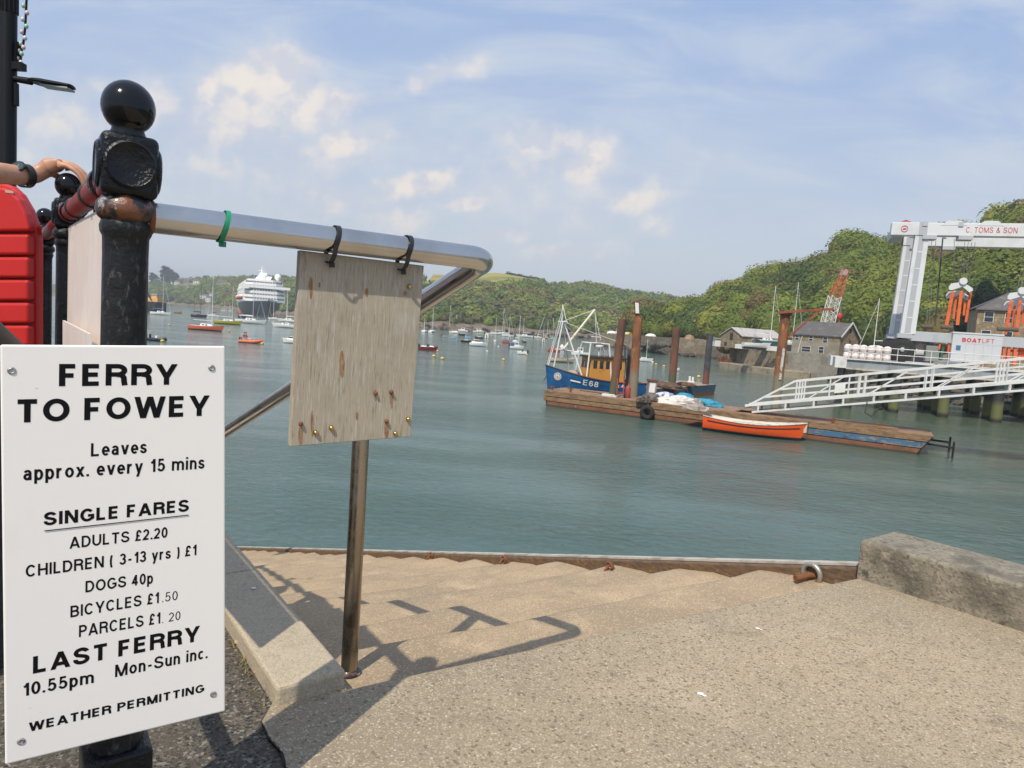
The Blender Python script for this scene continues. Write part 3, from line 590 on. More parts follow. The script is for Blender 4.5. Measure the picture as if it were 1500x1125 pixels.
# boards hanging from the red rail, seen nearly edge on
rdir = (ends[1]-ends[0]); rdir.z = 0; rdir.normalize()
pq = [PV(x, y, ends[0]+V(0, 0, 0)-V(rdir.y, -rdir.x, 0)*.0, rdir) for x, y in ((97, 332), (153, 299), (153, 509), (97, 478))]
mb = MB(); pn = V(rdir.y, -rdir.x, 0)
mb.prism([p+V(0, 0, -.004) for p in pq], pn*.006); thing1('notice_board', mb, pinkboard, 'faded pinkish white notice board seen from behind, hanging from the red rail', 'board', bevel=.002)
pq2 = [PV(x, y, ends[0], rdir)-pn*.03 for x, y in ((108, 470), (154, 490), (154, 640), (108, 600))]
mb = MB(); mb.prism(pq2, pn*.006); thing1('notice_board', mb, pinkboard, 'small pale board showing below the pinkish notice board, just above the ferry sign', 'board')
for (f, lab) in ((.74, 'black strap round the red rail, at the far corner of the pinkish board'), (.40, 'black strap round the red rail, nearer the black post head')):
    c = ends[0].lerp(ends[1], f); mb = MB(); mb.lathe([(.0285, -.014), (.0325, -.012), (.0325, .012), (.0285, .014)], c, 24, axis=(ends[1]-ends[0]))
    mb.bar(c+pn*.004-UP*.029, c+pn*.010-UP*.115, .022, .005, up=tuple(pn)); mb.bar(c+pn*.011-UP*.098-rdir*.004, c+pn*.011-UP*.098+rdir*.014, .014, .012)
    thing1('strap', mb, blackplastic, lab, 'strap', 'black straps holding the pinkish board')

# ------------------------------------------------------------------ the ferry sign
sp0 = V(p1.x, p1.y, 0)-U*.082
sp = lambda x, y: PV(x, y, sp0, E)
sc_ = [sp(0, 505), sp(330, 507), sp(330, 1042), sp(7.5, 1121)]
print('sign corners', [tuple(round(a, 3) for a in p) for p in sc_])
zt = (sc_[0].z+sc_[1].z)/2; zb = (sc_[2].z+sc_[3].z)/2
rt = root('ferry_sign', (sc_[2]+sc_[3])/2, 'cream white ferry fares board with black lettering fixed to the near post', 'sign')
mb = MB(); mb.prism(sc_, U*.006)
obj('panel', mb, signwhite, rt, local=False, bevel=.003, bseg=3)
def line(body, l, r, capy, bold, l2=None, name='lettering', m=letter):
    a = sp(*l); b = sp(*r); c = sp(*capy); d = (b-a); wd_ = d.length
    cap = abs((c-a).dot(UP)-d.dot(UP)*((c-a).dot(d)/d.length_squared))
    text(name, body, m, a, d, UP, wd_, cap, bold, .00035, rt)
line('FERRY', (86.2, 566), (259.5, 563.5), (87, 533), 1)
line('TO FOWEY', (25.6, 619.4), (306.4, 608.9), (26, 585), 1)
line('Leaves', (133, 668.7), (214.8, 663.5), (133.5, 649.3), 2)
line('approx. every 15 mins', (34.1, 703.9), (299.3, 686.3), (213, 673), 2)
line('SINGLE FARES', (64, 770.2), (276.5, 748.9), (65, 750.5), 1)
line('ADULTS £2.20', (101.6, 803.8), (245.2, 787.3), (103, 786.8), 2)
line('CHILDREN ( 3-13 yrs ) £1', (37.5, 845.6), (287.5, 813), (38, 828), 2)
line('DOGS 40p', (125, 867.9), (223.9, 854.0), (126, 851), 2)
line('BICYCLES £1', (103, 904.6), (232.5, 883.0), (104, 887.5), 2)
line('PARCELS £1', (115.5, 933.4), (234.5, 913.0), (116, 916), 2)
line('.50', (237.5, 882), (260, 878.5), (241, 868), 0, name='handwriting')
line('. 20', (237.5, 912.5), (264, 907.5), (246, 898), 0, name='handwriting')
line('LAST FERRY', (48.2, 986.9), (292.3, 938.6), (49, 961.5), 1)
line('10.55pm', (34, 1020), (137.2, 1000.0), (35, 1001), 2)
line('Mon-Sun inc.', (168.4, 992), (303.9, 963.8), (169, 973.8), 2)
line('WEATHER PERMITTING', (42, 1072), (299, 1013.5), (43, 1058.5), 1)
a, b = sp(65, 776.8), sp(276, 753.6); mb = MB(); mb.obox(a-U*.0009, b-a, (0, 0, -.0016), -U*.0003); obj('underline', mb, letter, rt, local=False)
for x, y in ((17, 543), (310, 539), (31, 1086), (312.5, 1017)):
    mb = MB(); mb.lathe([(.0058, 0), (.0056, .0012), (.0038, .0022), (.0025, .0014), (.0005, .0012)], sp(x, y)+U*.0002, 18, axis=-U); obj('screw', mb, greyscrew, rt, local=False, smooth=40)
# ================================================================== LANDSCAPE: hills, woods, fields
def lerp_tab(tab, x):
    xs = [r[0] for r in tab]
    return [float(np.interp(x, xs, [r[k] for r in tab])) for k in range(1, len(tab[0]))]
HZ = lambda px: 475-52.5+.07*px                                        # height of the horizon in the photo, column by column
FAR = [(-500, 1000, 1350, 396), (100, 930, 1230, 412), (215, 900, 1150, 412), (256, 870, 1120, 410), (303, 775, 1020, 407), (345, 700, 960, 408), (430, 560, 800, 403), (520, 420, 700, 402), (625, 345, 600, 405.5), (660, 345, 610, 404), (725, 350, 620, 402.5), (787, 362, 630, 408), (810, 366, 640, 413), (850, 372, 640, 415), (900, 382, 640, 420), (950, 420, 650, 428), (990, 450, 680, 436), (1060, 480, 700, 441), (1200, 520, 740, 446)]
NEAR = [(900, 214, 240, 488), (925, 212, 262, 474), (945, 208, 268, 464), (960, 205, 272, 457), (992, 200, 278, 438), (1021, 197, 276, 429), (1040, 195, 272, 420), (1061, 192, 268, 407), (1091, 185, 262, 396), (1133, 175, 252, 384), (1160, 170, 247, 379), (1187, 165, 242, 368), (1213, 158, 236, 355), (1240, 152, 232, 344), (1267, 146, 229, 337), (1290, 140, 226, 346), (1304, 137, 224, 340), (1340, 130, 220, 334), (1404, 120, 212, 322), (1447, 112, 207, 317), (1479, 107, 203, 306), (1500, 105, 200, 298), (1600, 92, 196, 268), (1800, 78, 190, 240), (2300, 66, 185, 215)]
def terrain(tab, z0, tree, px, f):
    s0, s1, top = lerp_tab(tab, px); d = ray(px, top); H = CZ+d.z*s1-tree(px)
    D = s0+(s1-s0)*f; g = ray(px, HZ(px))
    k = min(f, 1)**.96 if f > 0 else 0
    z = z0+(H-z0)*k-max(0, f-1)*14+(1.2*math.sin(px*.05+f*9)+.8*math.sin(px*.021-f*5))*min(1, max(f, 0)*3)
    qx = g.x+(d.x-g.x)*min(f, 1)
    return V(qx*D, D, z)
IN_FIELD = lambda px, f: (618 < px < 806 and f > .64+.10*max(0, (px-700)/106)) 
far_tree = lambda px: 0 if 630 < px < 800 else 6.5
farP = lambda px, f: terrain(FAR, .6, far_tree, px, f)
nearP = lambda px, f: terrain(NEAR, 3.9, lambda p: 9.0 if p > 985 else 9.0*max(0, (p-930)/55), px, f)
def sheet(fn, xs, fs):
    vs = [fn(x, f) for x in xs for f in fs]; n = len(fs); mb = MB()
    mb.add(vs, [(i*n+j, (i+1)*n+j, (i+1)*n+j+1, i*n+j+1) for i in range(len(xs)-1) for j in range(n-1)]); return mb
ground_far = mat('scrub and shore ground', (.055, .075, .02), [('n', (.09, .11, .03), .03, .4, .6), ('n', (.035, .05, .016), .12, .5, .65), ('z', (.17, .13, .09), .12, 5.0, 2.5, (1, 1, 1), 3.0)], .95)
ground_near = mat('woodland floor', (.05, .06, .02), [('n', (.08, .075, .03), .2, .45, .6), ('z', (.20, .15, .10), .3, 8.0, 5.0, (1, 1, 1), 4.0)], .95)
FS = [0, .01, .03, .08, .15, .22, .3, .4, .5, .6, .7, .8, .9, 1, 1.15, 1.4]
mb = sheet(lambda px, f: (lambda p: V(p.x, p.y, -1 if f == 0 else p.z))(farP(px, f)), list(np.linspace(-480, 1190, 90)), FS); struct('far_hills', mb, ground_far, smooth=80)
mb = sheet(nearP, list(np.linspace(902, 2250, 90)), FS); struct('wooded_hill', mb, ground_near, smooth=80)
fieldm = mat('buttercup meadow', (.13, .165, .035), [('n', (.30, .255, .045), .022, .44, .56), ('n', (.21, .205, .05), .08, .5, .65)], .95)
field_y = mat('yellow meadow', (.30, .26, .05), [('n', (.17, .19, .045), .03, .5, .6)], .95)
def liftp(fn, dz): return lambda px, f: fn(px, f)+V(0, 0, dz)
struct('meadow', sheet(liftp(farP, 1.0), list(np.linspace(620, 806, 26)), [.68, .76, .84, .92, 1.0, 1.1]), fieldm, smooth=80)
struct('meadow_strip', sheet(liftp(farP, 1.2), list(np.linspace(628, 770, 20)), [.90, .95, 1.0, 1.06]), field_y, smooth=80)
struct('hillside_field', sheet(liftp(farP, 1.0), list(np.linspace(262, 345, 14)), [.76, .82, .9, .97]), fieldm, smooth=80)

# foliage: many leaf-clump faces over lumpy cores
def ico(sub):
    bm = bmesh.new(); bmesh.ops.create_icosphere(bm, subdivisions=sub, radius=1)
    v = np.array([p.co for p in bm.verts]); f = np.array([[q.index for q in p.verts] for p in bm.faces]); bm.free(); return v, f
def crown_template(sub, nleaf, size, seed, lumps=11, amp=.42):
    r = np.random.default_rng(seed); v, f = ico(sub)
    L = r.normal(size=(lumps, 3)); L /= np.linalg.norm(L, axis=1)[:, None]
    def rad(d):
        k = np.clip((d@L.T-.55)/.45, 0, 1); return .74+amp*np.max(k*k*(3-2*k), axis=1)
    cv = v*(rad(v)*.93)[:, None]
    d = r.normal(size=(nleaf, 3)); d /= np.linalg.norm(d, axis=1)[:, None]; d[:, 2] = np.where(d[:, 2] < -.5, -d[:, 2], d[:, 2])
    p = d*(rad(d)*r.uniform(.86, 1.14, nleaf))[:, None]
    facing = d + r.normal(scale=.3, size=d.shape)
    facing = facing / np.linalg.norm(facing, axis=1)[:, None]
    side = np.cross(facing, r.normal(size=d.shape))
    a = side / np.linalg.norm(side, axis=1)[:, None]
    b = np.cross(facing, a)
    s = (size*r.uniform(.55, 1.35, nleaf))[:, None]
    q = np.stack([p-a*s, p-b*s*.7, p+a*s, p+b*s*.7], 1).reshape(-1, 3)
    return cv, f, q
def foliage_mesh(name, crowns, templates, m, parent=None, jit=.14):
    """crowns: (x, y, z, rx, rz, colour)"""
    VV = []; TF = []; QF = []; CC = []; off = 0
    for (x, y, z, rx, rz, c) in crowns:
        cv, f, q = templates[RNG.integers(len(templates))]; an = RNG.uniform(0, 6.283); ca, sa = math.cos(an), math.sin(an)
        R = np.array([[ca, -sa, 0], [sa, ca, 0], [0, 0, 1]]); S = np.array([rx, rx*RNG.uniform(.85, 1.15), rz])
        A = (cv@R.T)*S+(x, y, z); B = (q@R.T)*S+(x, y, z); VV += [A, B]
        TF.append(f+off); off += len(A); nq = len(B)//4; QF.append(np.arange(nq*4).reshape(-1, 4)+off); off += len(B)
        c = np.array(c); cA = np.tile(c*.9, (len(A), 1)); lc = c*RNG.uniform(1-jit, 1+jit, (nq, 1)); CC += [cA, np.repeat(lc, 4, axis=0)]
    v = np.concatenate(VV); tf = np.concatenate(TF); qf = np.concatenate(QF); cc = np.concatenate(CC)
    me = bpy.data.meshes.new(name); me.vertices.add(len(v)); me.vertices.foreach_set('co', v.astype(np.float32).ravel())
    nl = tf.size+qf.size; me.loops.add(nl); me.loops.foreach_set('vertex_index', np.concatenate([tf.ravel(), qf.ravel()]).astype(np.int32))
    np_ = len(tf)+len(qf); me.polygons.add(np_)
    ls = np.concatenate([np.arange(len(tf))*3, tf.size+np.arange(len(qf))*4]).astype(np.int32); me.polygons.foreach_set('loop_start', ls)
    me.update(calc_edges=True); me.validate()
    at = me.attributes.new('fullcol', 'FLOAT_COLOR', 'POINT'); rgba = np.ones((len(v), 4), np.float32); rgba[:, :3] = cc; at.data.foreach_set('color', rgba.ravel())
    me.materials.append(m); o = bpy.data.objects.new(name, me); col.objects.link(o)
    if parent is not None: o.parent = parent
    return o
leafm = mat('leaves', (.06, .09, .02), [], .75, attr='fullcol', trans=.3, spec=.15)
PAL = [((.160, .205, .040), 5), ((.205, .238, .044), 5), ((.275, .285, .056), 3), ((.095, .135, .038), 3), ((.215, .170, .062), 3), ((.170, .165, .058), 2)]
PALW = np.array([w_ for _, w_ in PAL], float); PALW /= PALW.sum()
def pick(x, y):
    # neighbouring trees tend to be of one kind
    n_ = math.sin(x*.043+1.3)+math.sin(y*.051-.6)+math.sin((x+y)*.021)
    r = RNG.uniform()
    if r < .5: i = [3, 0, 1, 4, 2, 5][int(min(5, max(0, (n_+2.2)/4.4*6)))]
    else: i = RNG.choice(len(PAL), p=PALW)
    return np.array(PAL[i][0])*RNG.uniform(.85, 1.18)
whitewall = mat('white painted wall', (.72, .70, .66), [('n', (.62, .59, .54), .3, .5, .7)], .8)
creamwall = mat('cream painted wall', (.62, .55, .42), [], .85)
brownwall = mat('brown house wall', (.24, .18, .14), [], .85)
far_houses = [(241, 411, 8, 7, 7, creamwall, 'pale cream house below the tall pine on the left hilltop'), (256, 412.5, 11, 6, 5, whitewall, 'white house on the left hill, just right of the pine clump'), (259, 417, 8, 5, 4, whitewall, 'small white building standing below another white house on the left hill'), (273, 416, 9, 5, 4.5, brownwall, 'grey brown house on the left hill, between the white ones'), (288, 416.5, 10, 5, 4.5, whitewall, 'greyish white house on the left hill, rightmost of the upper row'), (276, 421.5, 5, 4, 3, whitewall, 'tiny white building with a flat front below the upper hillside row'), (325, 416.5, 15, 5, 3.6, brownwall, 'long low brown house on the left hill beyond the tall orange boat mast'), (299, 437, 13, 6, 4, whitewall, 'long white house low on the left hillside above the shore'), (309, 436, 5, 6, 6, whitewall, 'narrow white tower house at the right of the long white one'), (305, 442.5, 8, 6, 6, whitewall, 'white three storey house lowest on the shore below the others'), (219, 413, 11, 5, 2, whitewall, 'long low white roofed building by the black post on the left hill')]
def hillhit(px, py, fn):
    d = ray(px, py)
    for f in np.linspace(.0, 1.2, 400):
        p = fn(px, f)
        if CZ+d.z*p.y <= p.z: return p
    return fn(px, 1.0)
def topx(p):
    v = p-CAM; w_ = v.dot(fw); return 750+F*v.dot(camR)/w_, 562.5-F*v.dot(camU)/w_
house_at = [(h, hillhit(h[0], h[1], farP)) for h in far_houses]
def hides_house(p, R):
    x, y = topx(p); r_ = R*1000/p.y
    for h, q in house_at:
        if abs(x-h[0]) < h[2]/2+r_*.8 and h[1]-h[4]*1.1-r_ < y < h[1]+2+r_*.6 and p.y < q.y+8: return True
    return False
tn = [crown_template(2, 700, .078, s) for s in range(7)]
tfar = [crown_template(1, 70, .20, 40+s) for s in range(6)]
crowns = []
for i in range(1500):
    px = RNG.uniform(930, 1720); f = RNG.uniform(.02, 1.06)**.9; p = nearP(px, f)
    R = RNG.choice([2.2, 2.8, 3.4, 4.2, 5.4])*RNG.uniform(.9, 1.1)*(.8 if f < .1 else 1)
    if px > 1390 and f < .22 and px < 1600: continue
    crowns.append((p.x, p.y, p.z+R*.55, R, R*RNG.uniform(.75, 1.05), pick(p.x, p.y)))
wood = foliage_mesh('hill_woodland', crowns, tn, leafm); tagp(wood, kind='stuff')
crowns = []
for i in range(5200):
    px = RNG.uniform(120, 1040); f = RNG.uniform(.03, 1.08)**.85
    if IN_FIELD(px, f): continue
    if 262 < px < 345 and .72 < f < .97 and RNG.uniform() < .93: continue
    if px < 345 and f < .75 and RNG.uniform() < .25: continue
    p = farP(px, f); R = RNG.uniform(3.2, 6.2)*(.8 if f < .12 else 1)*(1.0 if px > 420 else 1.25)
    if px < 360 and hides_house(V(p.x, p.y, p.z+R*.35), R): continue
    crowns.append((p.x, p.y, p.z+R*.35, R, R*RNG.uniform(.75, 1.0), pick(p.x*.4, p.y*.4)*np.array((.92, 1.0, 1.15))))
for px in np.linspace(622, 806, 34):                                   # hedges at the edge of the meadow
    p = farP(px, 1.03); 
    if px > 742: crowns.append((p.x, p.y, p.z+2.0, 3.4*RNG.uniform(.7, 1.2), 2.6*RNG.uniform(.6, 1.2), np.array((.05, .075, .022))))
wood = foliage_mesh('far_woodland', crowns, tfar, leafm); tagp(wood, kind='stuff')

bark = mat('grey brown bark', (.10, .075, .05), [('n', (.06, .045, .03), 6, .4, .65, (3, 3, .5))], .9, bump=[(8, .6, .05)])
def tree(name, base, h, cl, label, crowns, tpl, rad=.3, group=None):
    rt = root(name, base, label, 'tree', group); mb = MB()
    mb.tube([V(0, 0, -1), V(.02*h, 0, h*.35), V(-.01*h, .01*h, h*.85)], [rad, rad*.7, rad*.25], 8)
    for k in range(5):
        an = k*1.3; mb.tube([V(0, 0, h*(.38+.09*k)), V(math.cos(an)*h*.16, math.sin(an)*h*.16, h*(.52+.09*k))], [rad*.4, rad*.12], 6)
    obj('trunk', mb, bark, rt, smooth=50)
    foliage_mesh('crown', [(x*h, y*h, z*h, r_*h, rz*h, np.array(cl)*RNG.uniform(.85, 1.15)) for x, y, z, r_, rz in crowns], tpl, leafm, rt)
    return rt
pine = (.022, .036, .020)
umb = [(-.12, .02, .45, .22, .16), (.12, -.04, .40, .24, .16), (0, 0, .25, .24, .18), (0, 0, .82, .22, .14), (-.2, .03, .68, .19, .12), (.2, -.02, .72, .2, .13), (.05, .1, .6, .22, .12), (-.08, -.1, .92, .16, .09), (.3, .05, .58, .14, .1)]
for px, py, hpx, lab in ((243, 412, 22, 'tall dark pine with a domed crown on the left hilltop, biggest of its clump'), (224, 412, 14, 'smaller dark pine at the left end of the hilltop clump, beside the post'), (255, 411, 14, 'dark pine standing right of the tallest one on the far left hilltop')):
    p = farP(px, .98); tree('pine_tree', (p.x, p.y, p.z), hpx*p.y/1000*1.05+3, pine, lab, umb, tfar, .5, 'dark pines on the left hilltop')
p = W(1443, 437, 112); tree('conifer_tree', (p.x, p.y, 6.0), 11.5, (.014, .026, .014), 'dark broad conifer behind the boat hoist slings, above the stone house roof',
     [(0, 0, .25, .27, .16), (-.05, 0, .42, .25, .16), (.04, 0, .58, .22, .15), (-.02, 0, .74, .17, .15), (0, 0, .88, .10, .12), (.14, 0, .34, .2, .15), (-.16, 0, .32, .2, .14)], tn, .35)
p = nearP(1418, .99); tree('oak_tree', (p.x, p.y, p.z), 8.0, (.035, .06, .018), 'round dark green tree on the right hill skyline, above the hoist beam', [(0, 0, .62, .36, .30), (.24, 0, .52, .26, .22), (-.25, 0, .5, .24, .22)], tn, .3)
p = nearP(1267, .99); tree('oak_tree', (p.x, p.y, p.z), 7.5, (.085, .085, .03), 'bronze green tree on the top of the right hill, left of the hoist beam end', [(0, 0, .55, .42, .30), (.28, 0, .45, .28, .22), (-.3, 0, .45, .3, .24)], tn, .3)

# ================================================================== QUAYS AND THE YARD
stone = mat('old harbour stone wall', (.23, .19, .135), [('b', (.13, .105, .075), 1.5, .35, .75, (1, 1, 1)), ('n', (.30, .25, .17), .7, .45, .65), ('n', (.15, .12, .085), 1.9, .52, .68), ('z', (.045, .042, .026), .7, 1.9, .9, (1, 1, 1), 1.2)], .95, bump=[(3, .8, .12), (9, .5, .05)])
stone2 = mat('pale quay masonry', (.30, .25, .175), [('n', (.19, .155, .11), .9, .46, .62), ('n', (.37, .32, .24), 1.6, .55, .7), ('z', (.07, .06, .035), .8, .9, .35, (1, 1, 1), .8), ('n', (.09, .075, .05), 2.4, .64, .72)], .95, bump=[(3, .7, .1)])
render_ = mat('stained cement render', (.29, .265, .22), [('n', (.22, .195, .155), .5, .42, .62), ('n', (.34, .31, .25), 1.4, .52, .68), ('n', (.16, .135, .10), 2.2, .64, .76, (1, 1, .4))], .9)
yardm = mat('yard gravel', (.24, .21, .17), [('n', (.17, .145, .11), .3, .42, .6)], .95)
QL = [V(25, 216, 0), V(36, 205.5, 0), V(40.6, 175, 0), V(48.6, 172.5, 0), V(52, 140, 0), V(38.5, 118.5, 0), V(41.5, 103.5, 0), V(44.2, 99.4, 0), V(50.8, 100.5, 0)]
QR = [V(50.8, 100.5, 0), V(52, 86, 0), V(49.5, 72, 0), V(48.5, 62, 0), V(58, 44, 0), V(80, 24, 0), V(90, -20, 0)]
foot = [nearP(px, 0) for px in np.linspace(902, 2250, 30)]
yard = QL+QR[1:]+foot[::-1]
mb = MB(); mb.add([V(p.x, p.y, 3.62) for p in yard], [tuple(range(len(yard)))]); up_(mb); struct('boatyard_ground', mb, yardm)
def wall(pts, z0, z1, th, m, label, name='quay_wall', cat='wall', group=None):
    mb = MB()
    for a, b in zip(pts[:-1], pts[1:]):
        d = (b-a).normalized(); n = V(d.y, -d.x, 0)
        if n.dot(V(a.x, a.y, 0)) < 0: n = -n                            # thickness goes away from the camera
        mb.obox(V(a.x, a.y, z0), b-a, n*th, (0, 0, z1-z0+random.uniform(0, .01)))
    return thing1(name, mb, m, label, cat, group)
wall(QL[:4], -1, 4.3, 1.2, stone, 'long stone quay wall far across the water, behind the trawler')
wall(QL[3:6], -1, 3.9, 1.2, stone, 'stretch of stone sea wall set back in the corner behind the dark pile')
wall(QL[5:7], -1, 3.55, 1.0, stone2, 'weedy masonry wall below the boats laid up, left of the orange derrick post')
wall(QL[6:], -1, 3.7, 1.0, render_, 'rendered quay wall under the gabled stone house')
wall(QR, -1, 3.66, 1.0, stone, 'dark weedy retaining wall behind the dock piles')
lg = [Z(1053, 539, 0), Z(1100, 546, 0), Z(1141, 551.5, 0), Z(1186, 556, 0)]
mb = MB(); pts = [V(p.x, p.y, -1) for p in lg]+[V(44.5, 101.5, -1), V(41.8, 105.5, -1), V(38.6, 120, -1), V(36.5, 121, -1)]
mb.prism(pts, (0, 0, 2.05)); thing1('stone_ledge', mb, stone2, 'low pale stone ledge along the waterline in front of the masonry wall', 'ledge', bevel=.12)
mb = MB(); p = W(1062, 531, 116.2); 
for k in range(60): 
    c = V(p.x+random.uniform(-1.1, 1.4), p.y+1.2+random.uniform(-.5, .5), 1.05); mb.tube([c, c+V(random.uniform(-.4, .4), random.uniform(-.3, .3), random.uniform(.6, 1.4))], [.09, .02], 4)
thing1('rusty_bush', mb, mat('rusty brown growth', (.17, .07, .03), [], .9), 'rust coloured clump of growth at the left end of the low stone ledge', 'bush')
# rocks
rockm = mat('dark shore rock', (.10, .085, .065), [('n', (.055, .05, .035), .9, .42, .6), ('n', (.18, .15, .11), 1.6, .55, .7)], .9, bump=[(2, .7, .1)])
def rocks(spots, name):
    v0, f0 = ico(2); VV = []; FF = []; off = 0
    for (x, y, z, r_) in spots:
        n_ = RNG.normal(size=(5, 3)); n_ /= np.linalg.norm(n_, axis=1)[:, None]
        v = v0*(1+.0*v0[:, :1]); 
        for k in range(5): dd = v@n_[k]; v = v-np.outer(np.maximum(0, dd-RNG.uniform(.45, .8)), n_[k])
        v = v*np.array([r_*RNG.uniform(.8, 1.5), r_*RNG.uniform(.8, 1.3), r_*RNG.uniform(.5, .8)])+(x, y, z)
        VV.append(v); FF.append(f0+off); off += len(v)
    mb = MB(); mb.add([tuple(p) for p in np.concatenate(VV)], [tuple(int(a) for a in q) for q in np.concatenate(FF)]); return struct(name, mb, rockm, 'stuff')
sp_ = []
for a, b, n_, wd_ in ((QR[0], QR[1], 90, 5), (QR[1], QR[2], 110, 6), (QR[2], QR[3], 60, 4)):
    for k in range(n_):
        f = RNG.uniform(); g = RNG.uniform(); p = a.lerp(b, f); d = (b-a).normalized(); n2 = V(d.y, -d.x, 0)
        if n2.x > 0: n2 = -n2
        q_ = p+n2*g*wd_; sp_.append((q_.x, q_.y, 2.3*(1-g)-.2, RNG.uniform(.3, .9)))
for k in range(46):
    f = RNG.uniform(); p = V(37.5, 195, 0).lerp(V(41, 176, 0), f); sp_.append((p.x-RNG.uniform(0, 2.5), p.y-1, RNG.uniform(-.2, 2.6), RNG.uniform(.9, 2.0)))
for k in range(40):
    p = V(40.6, 175, 0).lerp(V(48.6, 172.5, 0), RNG.uniform()); sp_.append((p.x, p.y-RNG.uniform(.5, 2.5), RNG.uniform(-.2, .6), RNG.uniform(.5, 1.2)))
rocks(sp_, 'shore_rocks')
sp_ = []
for k in range(260):
    px = RNG.uniform(612, 900); p = farP(px, 0); sp_.append((p.x, p.y-RNG.uniform(-2, 3), RNG.uniform(-.5, 1.6), RNG.uniform(1.0, 3.2)))
o = rocks(sp_, 'far_shore_rocks'); o.data.materials[0] = mat('pale brown shore rock', (.19, .15, .11), [('n', (.10, .08, .06), .4, .42, .6), ('n', (.28, .23, .17), .8, .55, .7)], .9)

# ================================================================== HOUSES
slate = mat('grey slate roof', (.115, .105, .10), [('b', (.075, .07, .068), 2.2, .4, .8), ('n', (.16, .14, .125), .8, .5, .7), ('n', (.15, .12, .07), 2.5, .66, .75)], .7)
rubble = mat('rubble stone house wall', (.29, .225, .135), [('b', (.17, .13, .085), 2.4, .3, .7), ('n', (.38, .31, .20), 1.6, .5, .68), ('n', (.13, .105, .075), 3.0, .6, .72)], .95, bump=[(5, .7, .06)])
glass = mat('dark window glass', (.03, .035, .04), [], .08)
whitepaint = mat('white paint', (.74, .73, .70), [('n', (.64, .62, .58), 2, .5, .7)], .5)
doorm = mat('brown door paint', (.13, .07, .04), [], .7)
corr = mat('pale corrugated sheet', (.42, .40, .38), [('n', (.30, .26, .23), .6, .5, .65), ('n', (.36, .16, .08), 1.0, .66, .7)], .7)
def gable_house(name, A, B, depth, z0, ze, zr, wm, rm, label, cat, ov=.25, chimney=None, wins=(), grp=None, hip=False):
    """A-B is the long front (ground plan), the house goes back by depth"""
    A = V(A.x, A.y, 0); B = V(B.x, B.y, 0); d = (B-A).normalized(); n = V(-d.y, d.x, 0)
    if n.dot(A) < 0: n = -n
    rt = root(name, (A+B)/2+V(0, 0, z0), label, cat, grp); L = (B-A).length; mb = MB()
    c = [A, B, B+n*depth, A+n*depth]
    lo = [p+V(0, 0, z0) for p in c]; hi = [p+V(0, 0, ze) for p in c]; r1, r2 = (A+B)/2, 0
    g1, g2 = A+n*depth/2+V(0, 0, zr-.05), B+n*depth/2+V(0, 0, zr-.05)
    if hip: g1 = g1+d*depth/2; g2 = g2-d*depth/2
    mb.add(lo+hi+([] if hip else [g1, g2]), [(0, 1, 5, 4), (2, 3, 7, 6), (3, 2, 1, 0)]+([(1, 2, 6, 5), (3, 0, 4, 7), (4, 5, 6, 7)] if hip else [(1, 2, 6, 9, 5), (3, 0, 4, 8, 7)]))
    obj('wall', mb, wm, rt, local=False)
    mb = MB(); th = .14; s = (zr-ze)/(depth/2); e0 = -n*ov-V(0, 0, ov*s)
    for sgn in (0, 1):
        b0 = A if not sgn else A+n*depth; e = e0 if not sgn else n*ov-V(0, 0, ov*s)
        if hip: q_ = [b0+V(0, 0, ze)+e-d*ov, b0+d*L+V(0, 0, ze)+e+d*ov, g2+V(0, 0, .06), g1+V(0, 0, .06)]
        else: q_ = [b0+V(0, 0, ze)+e-d*ov, b0+d*L+V(0, 0, ze)+e+d*ov, g2+d*ov+V(0, 0, .02), g1-d*ov+V(0, 0, .02)]
        mb.prism(q_, (0, 0, th))
    if hip:
        for k, gg in ((0, g1), (1, g2)):
            b0 = (A if k == 0 else B); e = -d*ov if k == 0 else d*ov
            mb.prism([b0+V(0, 0, ze)+e-n*ov, b0+n*(depth+ov)+V(0, 0, ze)+e, gg+V(0, 0, .06)], (0, 0, th))
    ro = obj('roof', mb, rm, rt, local=False)
    if chimney:
        for f in chimney:
            mb = MB(); p = A+d*L*f+n*depth/2; mb.obox(p-d*.3-n*.3+V(0, 0, zr-.5), d*.6, n*.6, (0, 0, 1.4)); obj('chimney', mb, wm, ro, local=False)
    for (f, zc, w_, h_) in wins:
        p = A+d*L*f; fm = MB(); fm.obox(p-d*(w_/2+.05)+V(0, 0, zc-h_/2-.05)-n*.05, d*(w_+.10), n*.04, (0, 0, h_+.10)); fo = obj('window', fm, whitepaint, rt, local=False)
        gm = MB()
        for k in (0, 1): gm.obox(p-d*w_/2+V(0, 0, zc-h_/2+k*(h_/2+.03))-n*.065, d*w_, n*.01, (0, 0, h_/2-.03))
        obj('pane', gm, glass, fo, local=False)
    return rt, A, d, n, L
